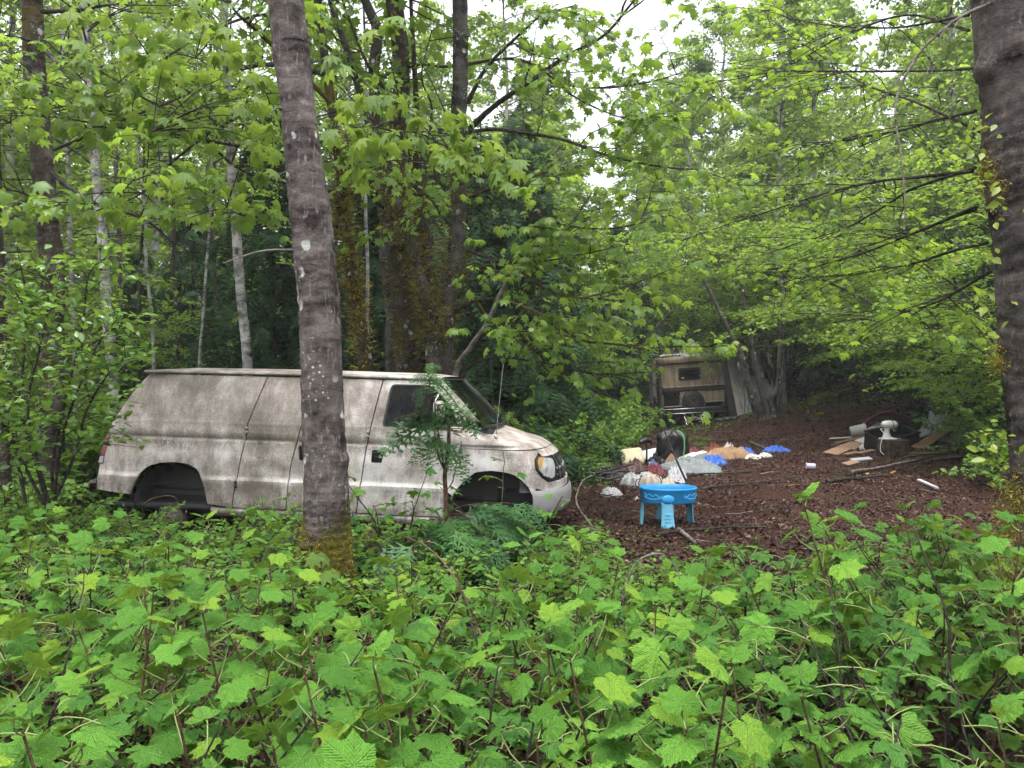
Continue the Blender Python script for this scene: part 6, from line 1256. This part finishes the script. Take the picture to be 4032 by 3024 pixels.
tag(g.build('leaf_litter', 'dead_leaf'), 'brown dead leaves covering path and forest floor', 'litter', kind='stuff')
g = G()
for k in range(420):
    y = rng.uniform(2**1.4, 22**1.4)**(1/1.4); x = rng.uniform(-.66, .66)*y; a = rng.uniform(0, 6.28); L = rng.uniform(.1, .5); v = np.array([math.cos(a), math.sin(a), 0])*L/2; p = np.array([[x, y, 0]-v, [x, y, 0]+rng.normal(0, .03, 3), [x, y, 0]+v]); p[:, 2] = gz(p[:, 0], p[:, 1])+rng.uniform(.01, .05); g.tube(p, rng.uniform(.003, .008), 4, rng.randint(0, 3))
tag(g.build('fallen_twigs', ['twig_dark', 'twig_brown', 'twig_pale']), 'small broken twigs strewn over the ground', 'twigs', kind='stuff')

# ------------------------------------------------------------------ low undergrowth too small to count
VA, VB_ = np.array([-4.64, 8.61]), np.array([.37, 8.08])
def van_front(x): return np.where(x < .75, np.interp(x, [VA[0], VB_[0], .75], [VA[1], VB_[1], 8.5])-.12, 99)
def van_clear(x, y): return (y < van_front(x)) | (y > van_front(x)+2.3) | (x < -4.9)
g = G(); lv = Leaves()
def cover(n, y0, y1, zmax, sz, mask=None, lo=-.72, hi=.72):
    y = rng.uniform(y0**1.6, y1**1.6, n)**(1/1.6); x = rng.uniform(lo, hi, n)*y; k = van_clear(x, y) & (wav(x, y, 0, 1.6, 3)+rng.normal(0, .30, n) > -.02)
    if mask is not None: k &= mask(x, y)
    x, y = x[k], y[k]; m = len(x); a = rng.uniform(0, 6.28, m); z = gz(x, y)+.02+zmax*rng.uniform(0, 1, m)**1.4*(.4+.6*(wav(x, y, 0, 2.2, 8) > 0)); d = np.stack([np.cos(a), np.sin(a), rng.normal(-.15, .25, m)], -1)
    lv.add(np.stack([x, y, z], -1), nrmz(d), np.array([0, -.15, 1.0])+rng.normal(0, .4, (m, 3)), sz*rng.uniform(.5, 1.3, m))
clearing = lambda x, y: ~((x > .6) & (y > 6.6) & (y < 24) & (x < 8.6+(y-15)*.42) & ((x > 1.4+.05*(y-8)) | (y < 12)))
cover(42000, 1.6, 8.6, .20, .048, lambda x, y: ~((x > 1.0) & (y > 6.8))); cover(9000, 6.5, 12, .15, .06, clearing); cover(30000, 10, 26, .35, .09, clearing); cover(16000, 24, 44, .45, .15, clearing)
cover(5000, 6.2, 9.5, .07, .035, lambda x, y: (x > .5) & (wav(x, y, 0, 1.1, 5) > .1))
lv.fill(g, T_OVATE); tag(g.build('ground_cover', 'leaf_low'), 'low green weeds and seedlings covering the soil', 'ground cover', kind='stuff')

# ------------------------------------------------------------------ berry canes of the foreground
def thimble_mesh(seed):
    k = np.random.RandomState(seed); key = [(0, 1.0), (9, .90), (17, .80), (25, .70), (34, .78), (43, .90), (52, .80), (62, .64), (74, .62), (86, .68), (98, .62), (114, .52), (134, .47), (156, .36), (172, .12)]
    half = [(math.radians(a), r*(1+k.uniform(-.04, .04)+(.035 if i % 2 else -.02))) for i, (a, r) in enumerate(key)]; ang = [-a for a, r in half[::-1][:-1]]+[a for a, r in half]; rad = [r for a, r in half[::-1][:-1]]+[r for a, r in half]
    a2, r2 = [], []
    for i in range(len(ang)):
        a2.append(ang[i]); r2.append(rad[i]*1.02)
        if i < len(ang)-1: a2.append((ang[i]+ang[i+1])/2); r2.append((rad[i]+rad[i+1])/2*.955)
    ang, rad = a2, r2; n = len(ang); v = [(0, 0, 0)]
    for s in (.5, 1.0):
        for a, r in zip(ang, rad):
            rr = r*s if s == 1 else .5*(.55*r+.45*.7); z = -.22*(rr**2)-.20*max(0, rr-.55)+.07*math.cos(a*8.2)*rr+k.normal(0, .012); v.append((rr*math.sin(a), rr*math.cos(a), z))
    f = []
    for i in range(n-1): f += [(0, 1+i, 2+i), (1+i, 1+n+i, 2+n+i), (1+i, 2+n+i, 2+i)]
    g = G(); g.add(np.array(v), np.array(f)[:, ::-1]); return g.mesh('thimble_leaf', 'leaf_thimble')
def trifol_mesh(seed):
    k = np.random.RandomState(seed); g = G(); half = [(.10, .10), (.22, .25), (.26, .42), (.22, .60), (.13, .78), (.06, .90)]
    def leaflet(base, ang, L, wd):
        ys = np.array([0, .12, .26, .40, .54, .67, .79, .90, 1.0]); xs = np.array([0, .13, .235, .255, .26, .20, .165, .075, 0])*wd*(1+np.array([0, .1, -.06, .12, -.08, .12, -.08, .1, 0]))
        zf = lambda x, y: .16*np.abs(x)-.20*y**2+.03*np.cos(y*32)*np.abs(x)*3; n = len(ys); v = []
        for i in range(n):
            for sx in (-1, 0, 1): x = xs[i]*sx; v.append((x, ys[i]-.04*abs(sx), zf(x, ys[i])+k.normal(0, .006)))
        v = np.array(v)*L; f = []
        for i in range(n-1): f += [(3*i, 3*i+1, 3*i+4, 3*i+3), (3*i+1, 3*i+2, 3*i+5, 3*i+4)]
        c, s = math.cos(ang), math.sin(ang); v = v@np.array([[c, -s, 0], [s, c, 0], [0, 0, 1]]).T; g.add(v+np.array(base), np.array(f))
    leaflet((0, .28, -.01), 0, .72, 1.25); leaflet((.02, .26, 0), -1.15, .55, 1.2); leaflet((-.02, .26, 0), 1.15, .55, 1.2); g.add(np.array([(-.008, 0, 0), (.008, 0, 0), (.008, .3, 0), (-.008, .3, 0)]), [(0, 1, 2, 3)])
    return g.mesh('salmon_leaf', 'leaf_salmon')
TM = [thimble_mesh(i) for i in range(4)]; SM = [trifol_mesh(i) for i in range(4)]
def mk_thimble(seed, H, nst, nlf):
    rng = np.random.RandomState(seed); root = empty('thimbleberry_plant'); 
    for s in range(nst):
        g = G(); az = rng.uniform(0, 6.28); q = limb((rng.normal(0, .06), rng.normal(0, .06), -.05), az, rng.uniform(1.15, 1.5), H*rng.uniform(.8, 1.08)+.05, rng, 10, rng.uniform(-.5, .2), .06); g.tube(q, np.linspace(.006, .003, 11), 6, 0)
        for j in range(nlf):
            f = .40+.60*j/(nlf-1); i = min(9, int(f*10)); b = q[i]+(q[i+1]-q[i])*(f*10-i if i < 9 else .9); a = j*2.4+rng.normal(0, .3)+s; out = np.array([math.cos(a), math.sin(a), 0]); young = f > .88
            pl = (.04 if young else rng.uniform(.09, .16)); e = b+(out*.8+[0, 0, .75 if not young else 1.2])*pl; g.tube(smooth_path([b, (b+e)/2+out*.02, e], 5), .0022, 4, 1, cap=False)
            sz = rng.uniform(.055, .08) if young else rng.uniform(.055, .110)*(1.1-.25*f); put_leaf(TM[rng.randint(4)], root, e, out+[0, 0, rng.uniform(-.7, .05) if not young else .6], np.array([0, 0, 1.0])+rng.normal(0, .34, 3)+out*.3, sz)
        g.build('stem', ['twig_brown', 'stem_green'], root)
    return root
def mk_salmon(seed, H, nst, nn, flowers=0):
    rng = np.random.RandomState(seed); root = empty('salmonberry_plant')
    for s in range(nst):
        g = G(); az = rng.uniform(0, 6.28); q = limb((rng.normal(0, .08), rng.normal(0, .08), -.05), az, rng.uniform(1.0, 1.45), H*rng.uniform(.8, 1.15), rng, 12, rng.uniform(-.9, -.1), .10); g.tube(q, np.linspace(.008, .0025, 13), 6, 0)
        for j in range(nn):
            f = .25+.75*j/(nn-1); i = min(11, int(f*12)); b = q[i]; a = az+j*2.4+rng.normal(0, .4); out = np.array([math.cos(a), math.sin(a), 0])
            L = rng.uniform(.04, .16); e = b+out*L+[0, 0, rng.uniform(.0, .07)]; g.tube(smooth_path([b, (b+e)/2+[0, 0, .015], e], 4), .002, 4, 1, cap=False)
            for m in range(1 if L < .08 else 2):
                o2 = nrmz(out+rng.normal(0, .6, 3)*[1, 1, .2]); put_leaf(SM[rng.randint(4)], root, e-out*.03*m, o2+[0, 0, rng.uniform(-.5, .15)], np.array([0, 0, 1.0])+rng.normal(0, .28, 3), rng.uniform(.075, .125)*(1.1-.3*f))
        g.build('stem', ['twig_dark', 'stem_green'], root)
        if s < flowers:
            g = G(); c = q[-3]+[0, 0, .03]
            for j in range(5): a = j*1.257; h = np.array([math.cos(a), math.sin(a), -.5]); g.inst(T_OVATE[0]*[1.6, 1, 1], T_OVATE[1], frames(h[None], np.array([[0, 0, 1.0]]))*.017, c[None])
            g.build('flower', 'petal', root)
    return root
THP = [(h, mk_thimble(300+i, h, ns, nl)) for i, (h, ns, nl) in enumerate(((.34, 1, 7), (.48, 2, 7), (.62, 1, 10), (.64, 2, 8), (.80, 2, 9), (.96, 2, 10)))]
SAP_ = [(h, mk_salmon(400+i, h, ns, nn)) for i, (h, ns, nn) in enumerate(((.36, 2, 7), (.52, 2, 9), (.70, 3, 9), (.95, 3, 10)))]
SFL = (.62, mk_salmon(450, .62, 3, 9, 3))
SKYL = ([-200, 0, 300, 520, 800, 1000, 1160, 1400, 1700, 2000, 2300, 2500, 2900, 3200, 3500, 3800, 4032, 4300], [1950, 1960, 1990, 1960, 2010, 2040, 2110, 2160, 2080, 2090, 2090, 2170, 2140, 2010, 1950, 1900, 1930, 1930])
rng = np.random.RandomState(61); taken = []
def try_plant(x, y, sep):
    if any((x-a)**2+(y-b)**2 < sep**2 for a, b in taken): return False
    if (x-mc[1][0])**2+(y-5.9)**2 < .35**2 or (x-rc[1][0])**2+(y-4.3)**2 < .42**2: return False
    if y > float(van_front(x))-.25 and x < 1.2: return False
    if abs((x-mc[1][0])/max(y, .1)*5.9) < .0: return False
    return True
spots = []
for k in range(9000):
    y = rng.uniform(1.55**2, 7.9**2)**.5; x = rng.uniform(-.70, .70)*y
    if x > .9 and y > 7.0: continue
    if x > 2.0 and y > 6.3: continue
    bare = wav(x, y, 0, 1.5, 7)
    if bare > .12 and rng.rand() < .90: continue
    if not try_plant(x, y, .205 if y < 4 else .24): continue
    taken.append((x, y)); spots.append((x, y))
    if len(spots) >= 340: break
cntT = {'t': 0, 's': 0}
def best(lst, h): i = int(np.argmin([abs(a-h) for a, _ in lst])); return lst[i]
usedp = set()
def put_plant(entry, x, y, h, label, group, rz=None):
    h0, pr = entry; r = pr if pr.name not in usedp else copy_tree(pr); usedp.add(pr.name)
    s = float(np.clip(h/h0, .7, 1.25)); r.location = on(x, y); r.scale = (s, s, s); r.rotation_euler = (rng.normal(0, .06), rng.normal(0, .06), rng.uniform(0, 6.28) if rz is None else rz)
    for k in ('label', 'category', 'group'):
        if k in r: del r[k]
    tag(r, label, 'plant', group); return r
for (x, y) in spots:
    px = CX+x/y*FPX; sk = float(np.interp(px, *SKYL)); yt = rng.uniform(sk+20, sk+20+(460 if y > 4.5 else 520 if y > 3 else 900)); yt = max(yt, 2480 if y < 2.2 else 0); h = CAMZ-(yt-CY)/FPX*y-gzf(x, y); h = float(np.clip(h, .24, 1.02))
    if CAMZ-(sk-CY)/FPX*y < h: h = CAMZ-(sk-CY)/FPX*y
    if h < .2: continue
    ps = .45 if px < 2500 else .66
    if px < 900 and y > 4.5: ps = .6
    if 1150 < px < 1420 and y < 5.9: h = min(h, CAMZ-(2330-CY)/FPX*y)
    if h < .2: continue
    zone = ('left of the leaning trunk' if px < 1150 else 'right of the leaning trunk' if px < 2050 else 'below the water table' if px < 2950 else 'at the right below the clearing')
    row = 'along the bottom edge' if y < 3.0 else 'in the front thicket' if y < 4.7 else 'in the rear thicket'
    if rng.rand() < ps: put_plant(best(SAP_, h), x, y, h, 'small-leaved salmonberry %s %s' % (row, zone), 'salmonberry %s %s' % (row, zone))
    else: put_plant(best(THP, h), x, y, h, 'broad-leaved thimbleberry %s %s' % (row, zone), 'thimbleberry %s %s' % (row, zone))
# plants one can single out
for (px, y, yt, kind, lab) in ((1700, 1.75, 2700, 't', 'largest broad-leaved thimbleberry at the bottom centre edge'), (3560, 3.6, 1900, 't', 'tall thimbleberry rising over the clearing at right'), (560, 3.3, 2270, 't', 'tall thimbleberry standing alone at lower left'), (2660, 3.6, 2160, 't', 'leafy thimbleberry just below the blue water table'), (500, 6.9, 1935, 's', 'salmonberry spray reaching the van rear wheel arch'),
      (1110, 7.0, 1860, 's', 'salmonberry growing up the van side left of the leaning trunk'), (1560, 6.9, 1720, 's', 'slender salmonberry in front of the van front door'), (1950, 7.0, 1650, 's', 'slender salmonberry standing against the van fender'), (3800, 3.2, 2010, 't', 'thimbleberry beside the foot of the right edge trunk'), (3150, 4.6, 2010, 's', 'salmonberry clump at the right edge of the clearing'), (2960, 3.9, 2560, 't', 'yellow-green thimbleberry low in the right foreground'), (2200, 7.0, 2030, 's', 'salmonberry tangle under the van nose'), (640, 7.6, 1985, 's', 'salmonberry standing before the bare brake drum'), (850, 7.3, 1985, 's', 'salmonberry before the van cargo door seam'), (970, 7.1, 2000, 's', 'salmonberry at the sill just left of the leaning trunk'), (1450, 6.7, 1960, 's', 'salmonberry at the sill just right of the leaning trunk'), (1630, 6.5, 1980, 's', 'salmonberry between rotten post and cedar'), (2070, 6.8, 1975, 's', 'salmonberry under the van headlight'), (350, 7.7, 1950, 's', 'salmonberry in front of the van rear corner'), (210, 6.0, 2030, 't', 'thimbleberry at the foot of the glossy shrub'), (3330, 4.4, 1960, 's', 'tall salmonberry in front of the brush pile'), (3450, 5.0, 1985, 's', 'salmonberry left of the tall right thimbleberry'), (3000, 5.2, 2040, 's', 'salmonberry in the middle of the clearing edge'), (3700, 4.6, 1940, 's', 'salmonberry close left of the right edge trunk'), (2850, 5.4, 2090, 's', 'salmonberry at the clearing edge right of the water table'), (3860, 3.7, 2000, 's', 'salmonberry touching the right edge trunk foot'), (760, 7.5, 1960, 's', 'salmonberry behind which the rear wheel arch ends'), (1060, 6.4, 2010, 't', 'thimbleberry close left of the mossy trunk foot')):
    x = (px-CX)/FPX*y; h = CAMZ-(yt-CY)/FPX*y; put_plant(best(THP if kind == 't' else SAP_, h), x, y, h, lab, None)
for (px, y, yt, lab) in ((1780, 6.3, 2040, 'salmonberry with pink flowers in front of the cedar foot'), (1880, 6.2, 2090, 'salmonberry with pink flowers below the van front wheel arch'), (3080, 4.4, 2130, 'salmonberry with a pink flower at the clearing edge')):
    x = (px-CX)/FPX*y; put_plant(SFL, x, y, CAMZ-(yt-CY)/FPX*y, lab, None)
# small maple seedling against the mossy foot
b = on((1290-CX)/FPX*5.2, 5.2); r = empty('maple_seedling', b); tag(r, 'drooping pale maple seedling in front of the mossy trunk foot', 'plant'); g = G()
for (x0, y0, x1, y1) in ((1310, 2420, 1245, 2175), (1330, 2430, 1290, 2240), (1280, 2440, 1270, 2330)):
    e = P(x1, y1, 5.15)-b; g.tube(smooth_path([np.array([0, 0, -.03]), e*.5+[.02, 0, 0], e], 8), np.linspace(.007, .003, 8), 5)
    for j in range(3): a = j*2.1+.4; h = np.array([math.cos(a), math.sin(a)*.6-.3, 0]); put_leaf(MLM[j], r, e+h*.03, h+[0, 0, -.8], h*.7+[0, -.3, 1.0], .115)
g.build('stem', 'twig_dark', r)
# bare arching canes
for k, (pts, d0, d1, lab, m_) in enumerate((([(1990, 2770), (1870, 2440), (1780, 2260), (1690, 2160), (1590, 2110)], 3.4, 4.2, 'long bare brown cane arching through the middle foreground', 'twig_brown'), ([(650, 3020), (780, 2800), (870, 2640), (940, 2530), (990, 2480)], 2.6, 3.0, 'bare brown cane slanting up at lower left', 'twig_brown'), ([(2455, 2320), (2510, 2210), (2600, 2180), (2660, 2230), (2680, 2290)], 4.4, 4.4, 'small arched dead cane below the water table', 'twig_pale'), ([(590, 2750), (580, 2560), (573, 2450), (577, 2380)], 3.2, 3.3, 'straight pale cane at lower left', 'twig_brown'), ([(2330, 2070), (2270, 1980), (2290, 1900), (2330, 1870)], 7.0, 7.4, 'bare grey twig in front of the van grille', 'twig_pale'), ([(2030, 2090), (2020, 2030), (2040, 2005), (2090, 2000)], 6.9, 7.0, 'bent brown twig under the van wheel arch', 'twig_brown'), ([(560, 1990), (610, 1960), (690, 1960), (720, 2060)], 8.3, 8.4, 'crossed brown twigs over the bare brake drum', 'twig_brown'), ([(3740, 2480), (3700, 2330), (3640, 2190), (3600, 2080)], 3.3, 3.5, 'dark straight cane right of the clearing', 'twig_dark'))):
    p = smooth_path(pxpath(pts, d0, d1), 20); b = p[0].copy(); b[2] = gzf(b[0], b[1]); p = np.vstack([[b+[.02, .05, -.02]], p]); g = G(); g.tube(p-b, np.linspace(.0065 if d0 < 5 else .009, .003, 21), 6); tag(g.build('bare_cane', m_, None, True, b), lab, 'cane')

# ------------------------------------------------------------------ shrubs of the middle distance
def mk_shrub(name, seed, H, W_, nst, nlv, ls, leaf, tpl=T_OVATE, ntw=8):
    rng = np.random.RandomState(seed); root = empty(name); g = G(); cr = G(); lv = Leaves()
    for k in range(nst):
        q = limb((rng.normal(0, W_*.18), rng.normal(0, W_*.18), -.05), rng.uniform(0, 6.28), rng.uniform(.75, 1.5), H*rng.uniform(.7, 1.15), rng, 8, -rng.uniform(.2, .9), .1); g.tube(q, np.linspace(.009, .003, 9), 4)
        foliate(cr, lv, q, .004, .002, rng, ntw=ntw, twl=W_*.35, nlv=nlv, ls=ls, start=.2, flat=.25, droop=.2, dj=.4, jit=.03)
    lv.fill(cr, tpl, 0); tag(g.build('stems', 'twig_dark', root), kind='stuff'); cr.build('foliage', [leaf, 'twig_dark'], root); return root
SH = [mk_shrub('leafy_shrub', 500, .9, .8, 9, 7, .075, 'leaf_shrub'), mk_shrub('leafy_shrub', 501, .65, .8, 9, 7, .07, 'leaf_shrub'), mk_shrub('leafy_shrub', 502, 1.3, 1.0, 10, 8, .085, 'leaf_shrub', T_VINE, 10)]
rng = np.random.RandomState(63)
def thicket(n, pxr, dr, sr, label, group, which=(0, 1, 2), cond=None):
    k = 0; tries = 0
    while k < n and tries < n*40:
        tries += 1; d = rng.uniform(*dr); px = rng.uniform(*pxr); x = (px-CX)/FPX*d
        if not bool(van_clear(np.array(x), np.array(d-.35))) or not bool(van_clear(np.array(x), np.array(d+.1))): continue
        if cond and not cond(x, d, px): continue
        place(SH[rng.choice(which)], px, d, rng.uniform(*sr), label, 'shrub', group, rng=rng); k += 1
thicket(34, (1900, 2560), (10.8, 20), (.7, 1.15), 'leafy shrub in the thicket between van nose and camper', 'shrubs between van nose and camper', cond=lambda x, d, px: px < 2170+(d-11)*38)
thicket(10, (2330, 2480), (21, 26), (.7, 1.1), 'shrub in the green strip in front of the camper left corner', 'shrubs left of the camper')
thicket(9, (2640, 2860), (19.0, 21.5), (.22, .36), 'low shrub in the grassy strip before the camper', 'low shrubs before the camper', (1,))
thicket(22, (2960, 3300), (18.5, 27), (.38, .7), 'shrub on the bank between camper and rising path', 'shrubs between camper and path', cond=lambda x, d, px: x < 5.7+(d-19)*.30)
thicket(34, (-100, 520), (9.2, 16), (.8, 1.4), 'shrub in the green thicket behind the van tail', 'shrubs behind the van tail', cond=lambda x, d, px: px < 480)
thicket(30, (450, 1700), (12.5, 19), (.8, 1.3), 'shrub in the shade behind the van roof', 'shrubs behind the van roof')
thicket(46, (3560, 4150), (11, 22), (.7, 1.2), 'shrub on the steep bank right of the path', 'shrubs on the right bank', cond=lambda x, d, px: x > 8.4+(d-15)*.42+.4)
thicket(16, (-150, 330), (6.3, 8.6), (.7, 1.1), 'shrub at the left edge in front of the dark trunk', 'shrubs at the left edge', (0, 1))
SH.append(mk_shrub('leafy_shrub', 503, .42, .5, 7, 6, .055, 'leaf_shrub', T_OVATE, 6))
thicket(70, (-150, 2250), (5.2, 8.3), (.8, 1.45), 'low leafy sprig at the foot of the van', 'low growth at the foot of the van', (3,), cond=lambda x, d, px: bool(d < float(van_front(x))-.15) and not (1130 < px < 1420 and 5.4 < d < 6.4))
thicket(16, (2250, 4000), (5.0, 6.6), (.6, 1.0), 'low leafy sprig along the near edge of the clearing', 'low growth at the near edge of the clearing', (3,))
# tall glossy shrub at the left edge
b = on((150-CX)/FPX*6.9, 6.9); GS = empty('tall_shrub', b); tag(GS, 'tall glossy-leaved shrub with dark stems at the left edge', 'shrub'); lv = Leaves(); cr = G()
STM = [[(230, 2020), (220, 1900), (250, 1700), (330, 1480), (400, 1330), (480, 1240)], [(220, 2000), (205, 1850), (240, 1650), (300, 1400), (330, 1250), (350, 1080), (420, 1010)], [(200, 2000), (150, 1820), (110, 1600), (150, 1400), (190, 1200), (170, 1060)], [(190, 2000), (120, 1750), (60, 1560), (20, 1380), (30, 1200)], [(180, 2000), (80, 1800), (-20, 1600), (-80, 1400)], [(225, 1950), (290, 1800), (340, 1620), (420, 1480), (500, 1400)], [(100, 1980), (60, 1700), (90, 1450), (100, 1250), (80, 1150)]]
for k, pts in enumerate(STM):
    p = smooth_path(pxpath(pts, 6.9, 6.4+.25*(k % 4)), 20)-b; g = G(); g.tube(p, np.linspace(.016, .004, 20), 6); g.build('stem', 'twig_dark', GS); foliate(cr, lv, p, .005, .003, rng, ntw=34, twl=.55, nlv=9, ls=.085, start=.25, flat=.3, droop=.15, dj=.45, jit=.05)
lv.fill(cr, T_OVATE, 0); tag(cr.build('foliage', ['leaf_glossy', 'twig_dark'], GS), kind='stuff')
# cedar sapling with a snapped top before the cab, and the rotten post under the sill
def cedar_mesh(seed):
    k = np.random.RandomState(seed); v = []; f = []
    def tri(a, b, c): i = len(v); v.extend([a, b, c]); f.append((i, i+1, i+2))
    def axis(p, d, L, wd, depth):
        n = 8 if depth == 0 else 3; s_ = np.array([-d[1], d[0], 0])
        tri(tuple(p-s_*wd), tuple(p+s_*wd), tuple(p+d*L+[0, 0, -.12*L*L]))
        for i in range(n):
            t_ = (i+.6)/n; q = p+d*L*t_; q = np.array([q[0], q[1], -.38*q[1]**2-.3*q[0]**2])
            for sg in (-1, 1):
                a = sg*(.75-.15*t_)+k.normal(0, .08); dd = np.array([d[0]*math.cos(a)-d[1]*math.sin(a), d[0]*math.sin(a)+d[1]*math.cos(a), 0]); l = L*(.50*(1-t_)**.8+.08)*k.uniform(.75, 1.15)
                if depth == 0: axis(q, dd, l, .026, 1)
                else: s2 = np.array([-dd[1], dd[0], 0])*.034; tri(tuple(q-s2), tuple(q+s2), tuple(q+dd*max(l, .045)+[0, 0, -.01]))
    axis(np.zeros(3), np.array([0, 1.0, 0]), 1.0, .010, 0); return G().add(np.array(v), np.array(f)).mesh('cedar_spray', 'leaf_cedar')
CM = [cedar_mesh(i) for i in range(3)]
b = on((1760-CX)/FPX*6.75, 6.75); CE = empty('cedar_sapling', b); tag(CE, 'young cedar with snapped reddish top in front of the van cab', 'tree')
g = G(); p = smooth_path(pxpath([(1768, 2220), (1760, 2080), (1755, 1950), (1752, 1870), (1765, 1780), (1768, 1650)], 6.75), 24)-b; p[0, 2] = -.1; g.tube(p, np.linspace(.024, .016, 24), 9, wob=.1); g.tube([p[-1]+[-.01, 0, 0], p[-1]+[-.006, 0, .05]], [.014, .002], 5); g.build('trunk', 'bark_cedar', CE)
CST = [[(1750, 1850), (1722, 1780), (1705, 1650), (1695, 1540), (1680, 1440)], [(1752, 1860), (1735, 1760), (1715, 1620), (1712, 1560)]]; cp = []
for pts in CST: q = smooth_path(pxpath(pts, 6.72, 6.6), 20)-b; g = G(); g.tube(q, np.linspace(.010, .003, 20), 6); g.build('stem', 'twig_brown', CE); cp.append(q)
rng = np.random.RandomState(17)
def sprays(base, az, el, s): put_leaf(CM[rng.randint(3)], CE, base, np.array([math.cos(az)*math.cos(el), math.sin(az)*math.cos(el), math.sin(el)]), np.array([0, -.35, 1.0])+rng.normal(0, .25, 3), s, 'spray')
for q in cp:
    for k in range(6): i = rng.randint(4, 20); sprays(q[i], rng.uniform(0, 6.28), rng.uniform(-.45, .35), rng.uniform(.16, .34)*(1.15-.5*i/20))
for (px, py, tx, ty, s) in ((1760, 1640, 1520, 1700, .45), (1700, 1600, 1540, 1640, .40), (1705, 1640, 1560, 1600, .36), (1715, 1590, 1850, 1650, .40), (1720, 1640, 1840, 1590, .34), (1730, 1700, 1650, 1800, .40), (1735, 1720, 1620, 1760, .42), (1750, 1740, 1840, 1830, .36), (1690, 1500, 1620, 1545, .28), (1690, 1480, 1780, 1530, .26)):
    a = P(px, py, 6.65)-b; e = P(tx, ty, 6.35)-b; v = e-a; sprays(a, math.atan2(v[1], v[0]), math.atan2(v[2], math.hypot(v[0], v[1])), np.linalg.norm(v)*1.0)
for k in range(20):
    f = rng.uniform(0, 1); h = rng.uniform(.02, .55); c = np.array([np.interp(h, p[:, 2], p[:, 0]), 0, h]); az = rng.uniform(math.pi*.85, 2.15*math.pi); L = rng.uniform(.3, .75); q = limb(c, az, rng.uniform(-.1, .5), L, rng, 6, -.6); g = G(); g.tube(q, np.linspace(.006, .002, 7), 4); g.build('bough', 'twig_brown', CE)
    for j in range(3): i = rng.randint(2, 7); sprays(q[i], az+rng.uniform(-1, 1), rng.uniform(-.5, .1), rng.uniform(.28, .46))
b = on((1462-CX)/FPX*6.9, 6.9); S_ = stem
r = empty('rotten_post', b); tag(r, 'short rotten wooden post under the van sill right of the trunk', 'post'); trunk('trunk', [b-[0, 0, .1], b+[.01, 0, .1], P(1465, 2130, 6.9), P(1478, 2075, 6.9)], [.10, .085, .065, .06], 'bark_cedar', r, b, sides=14, step=.03, amp=.09, seed=4)

# ------------------------------------------------------------------ damp air
t = NT('haze_air'); pv = t.n('ShaderNodeVolumePrincipled'); pv.inputs['Color'].default_value = (0.93, 0.96, 1.0, 1); pv.inputs['Density'].default_value = 0.0011; pv.inputs['Anisotropy'].default_value = 0.2
t.l(pv.outputs[0], t.out.inputs['Volume'])
g = G(); g.box((0, 45, 16), (236, 190, 36)); tag(g.build('haze', 'haze_air', None, False), 'thin grey mist between the trees', 'haze', kind='stuff')
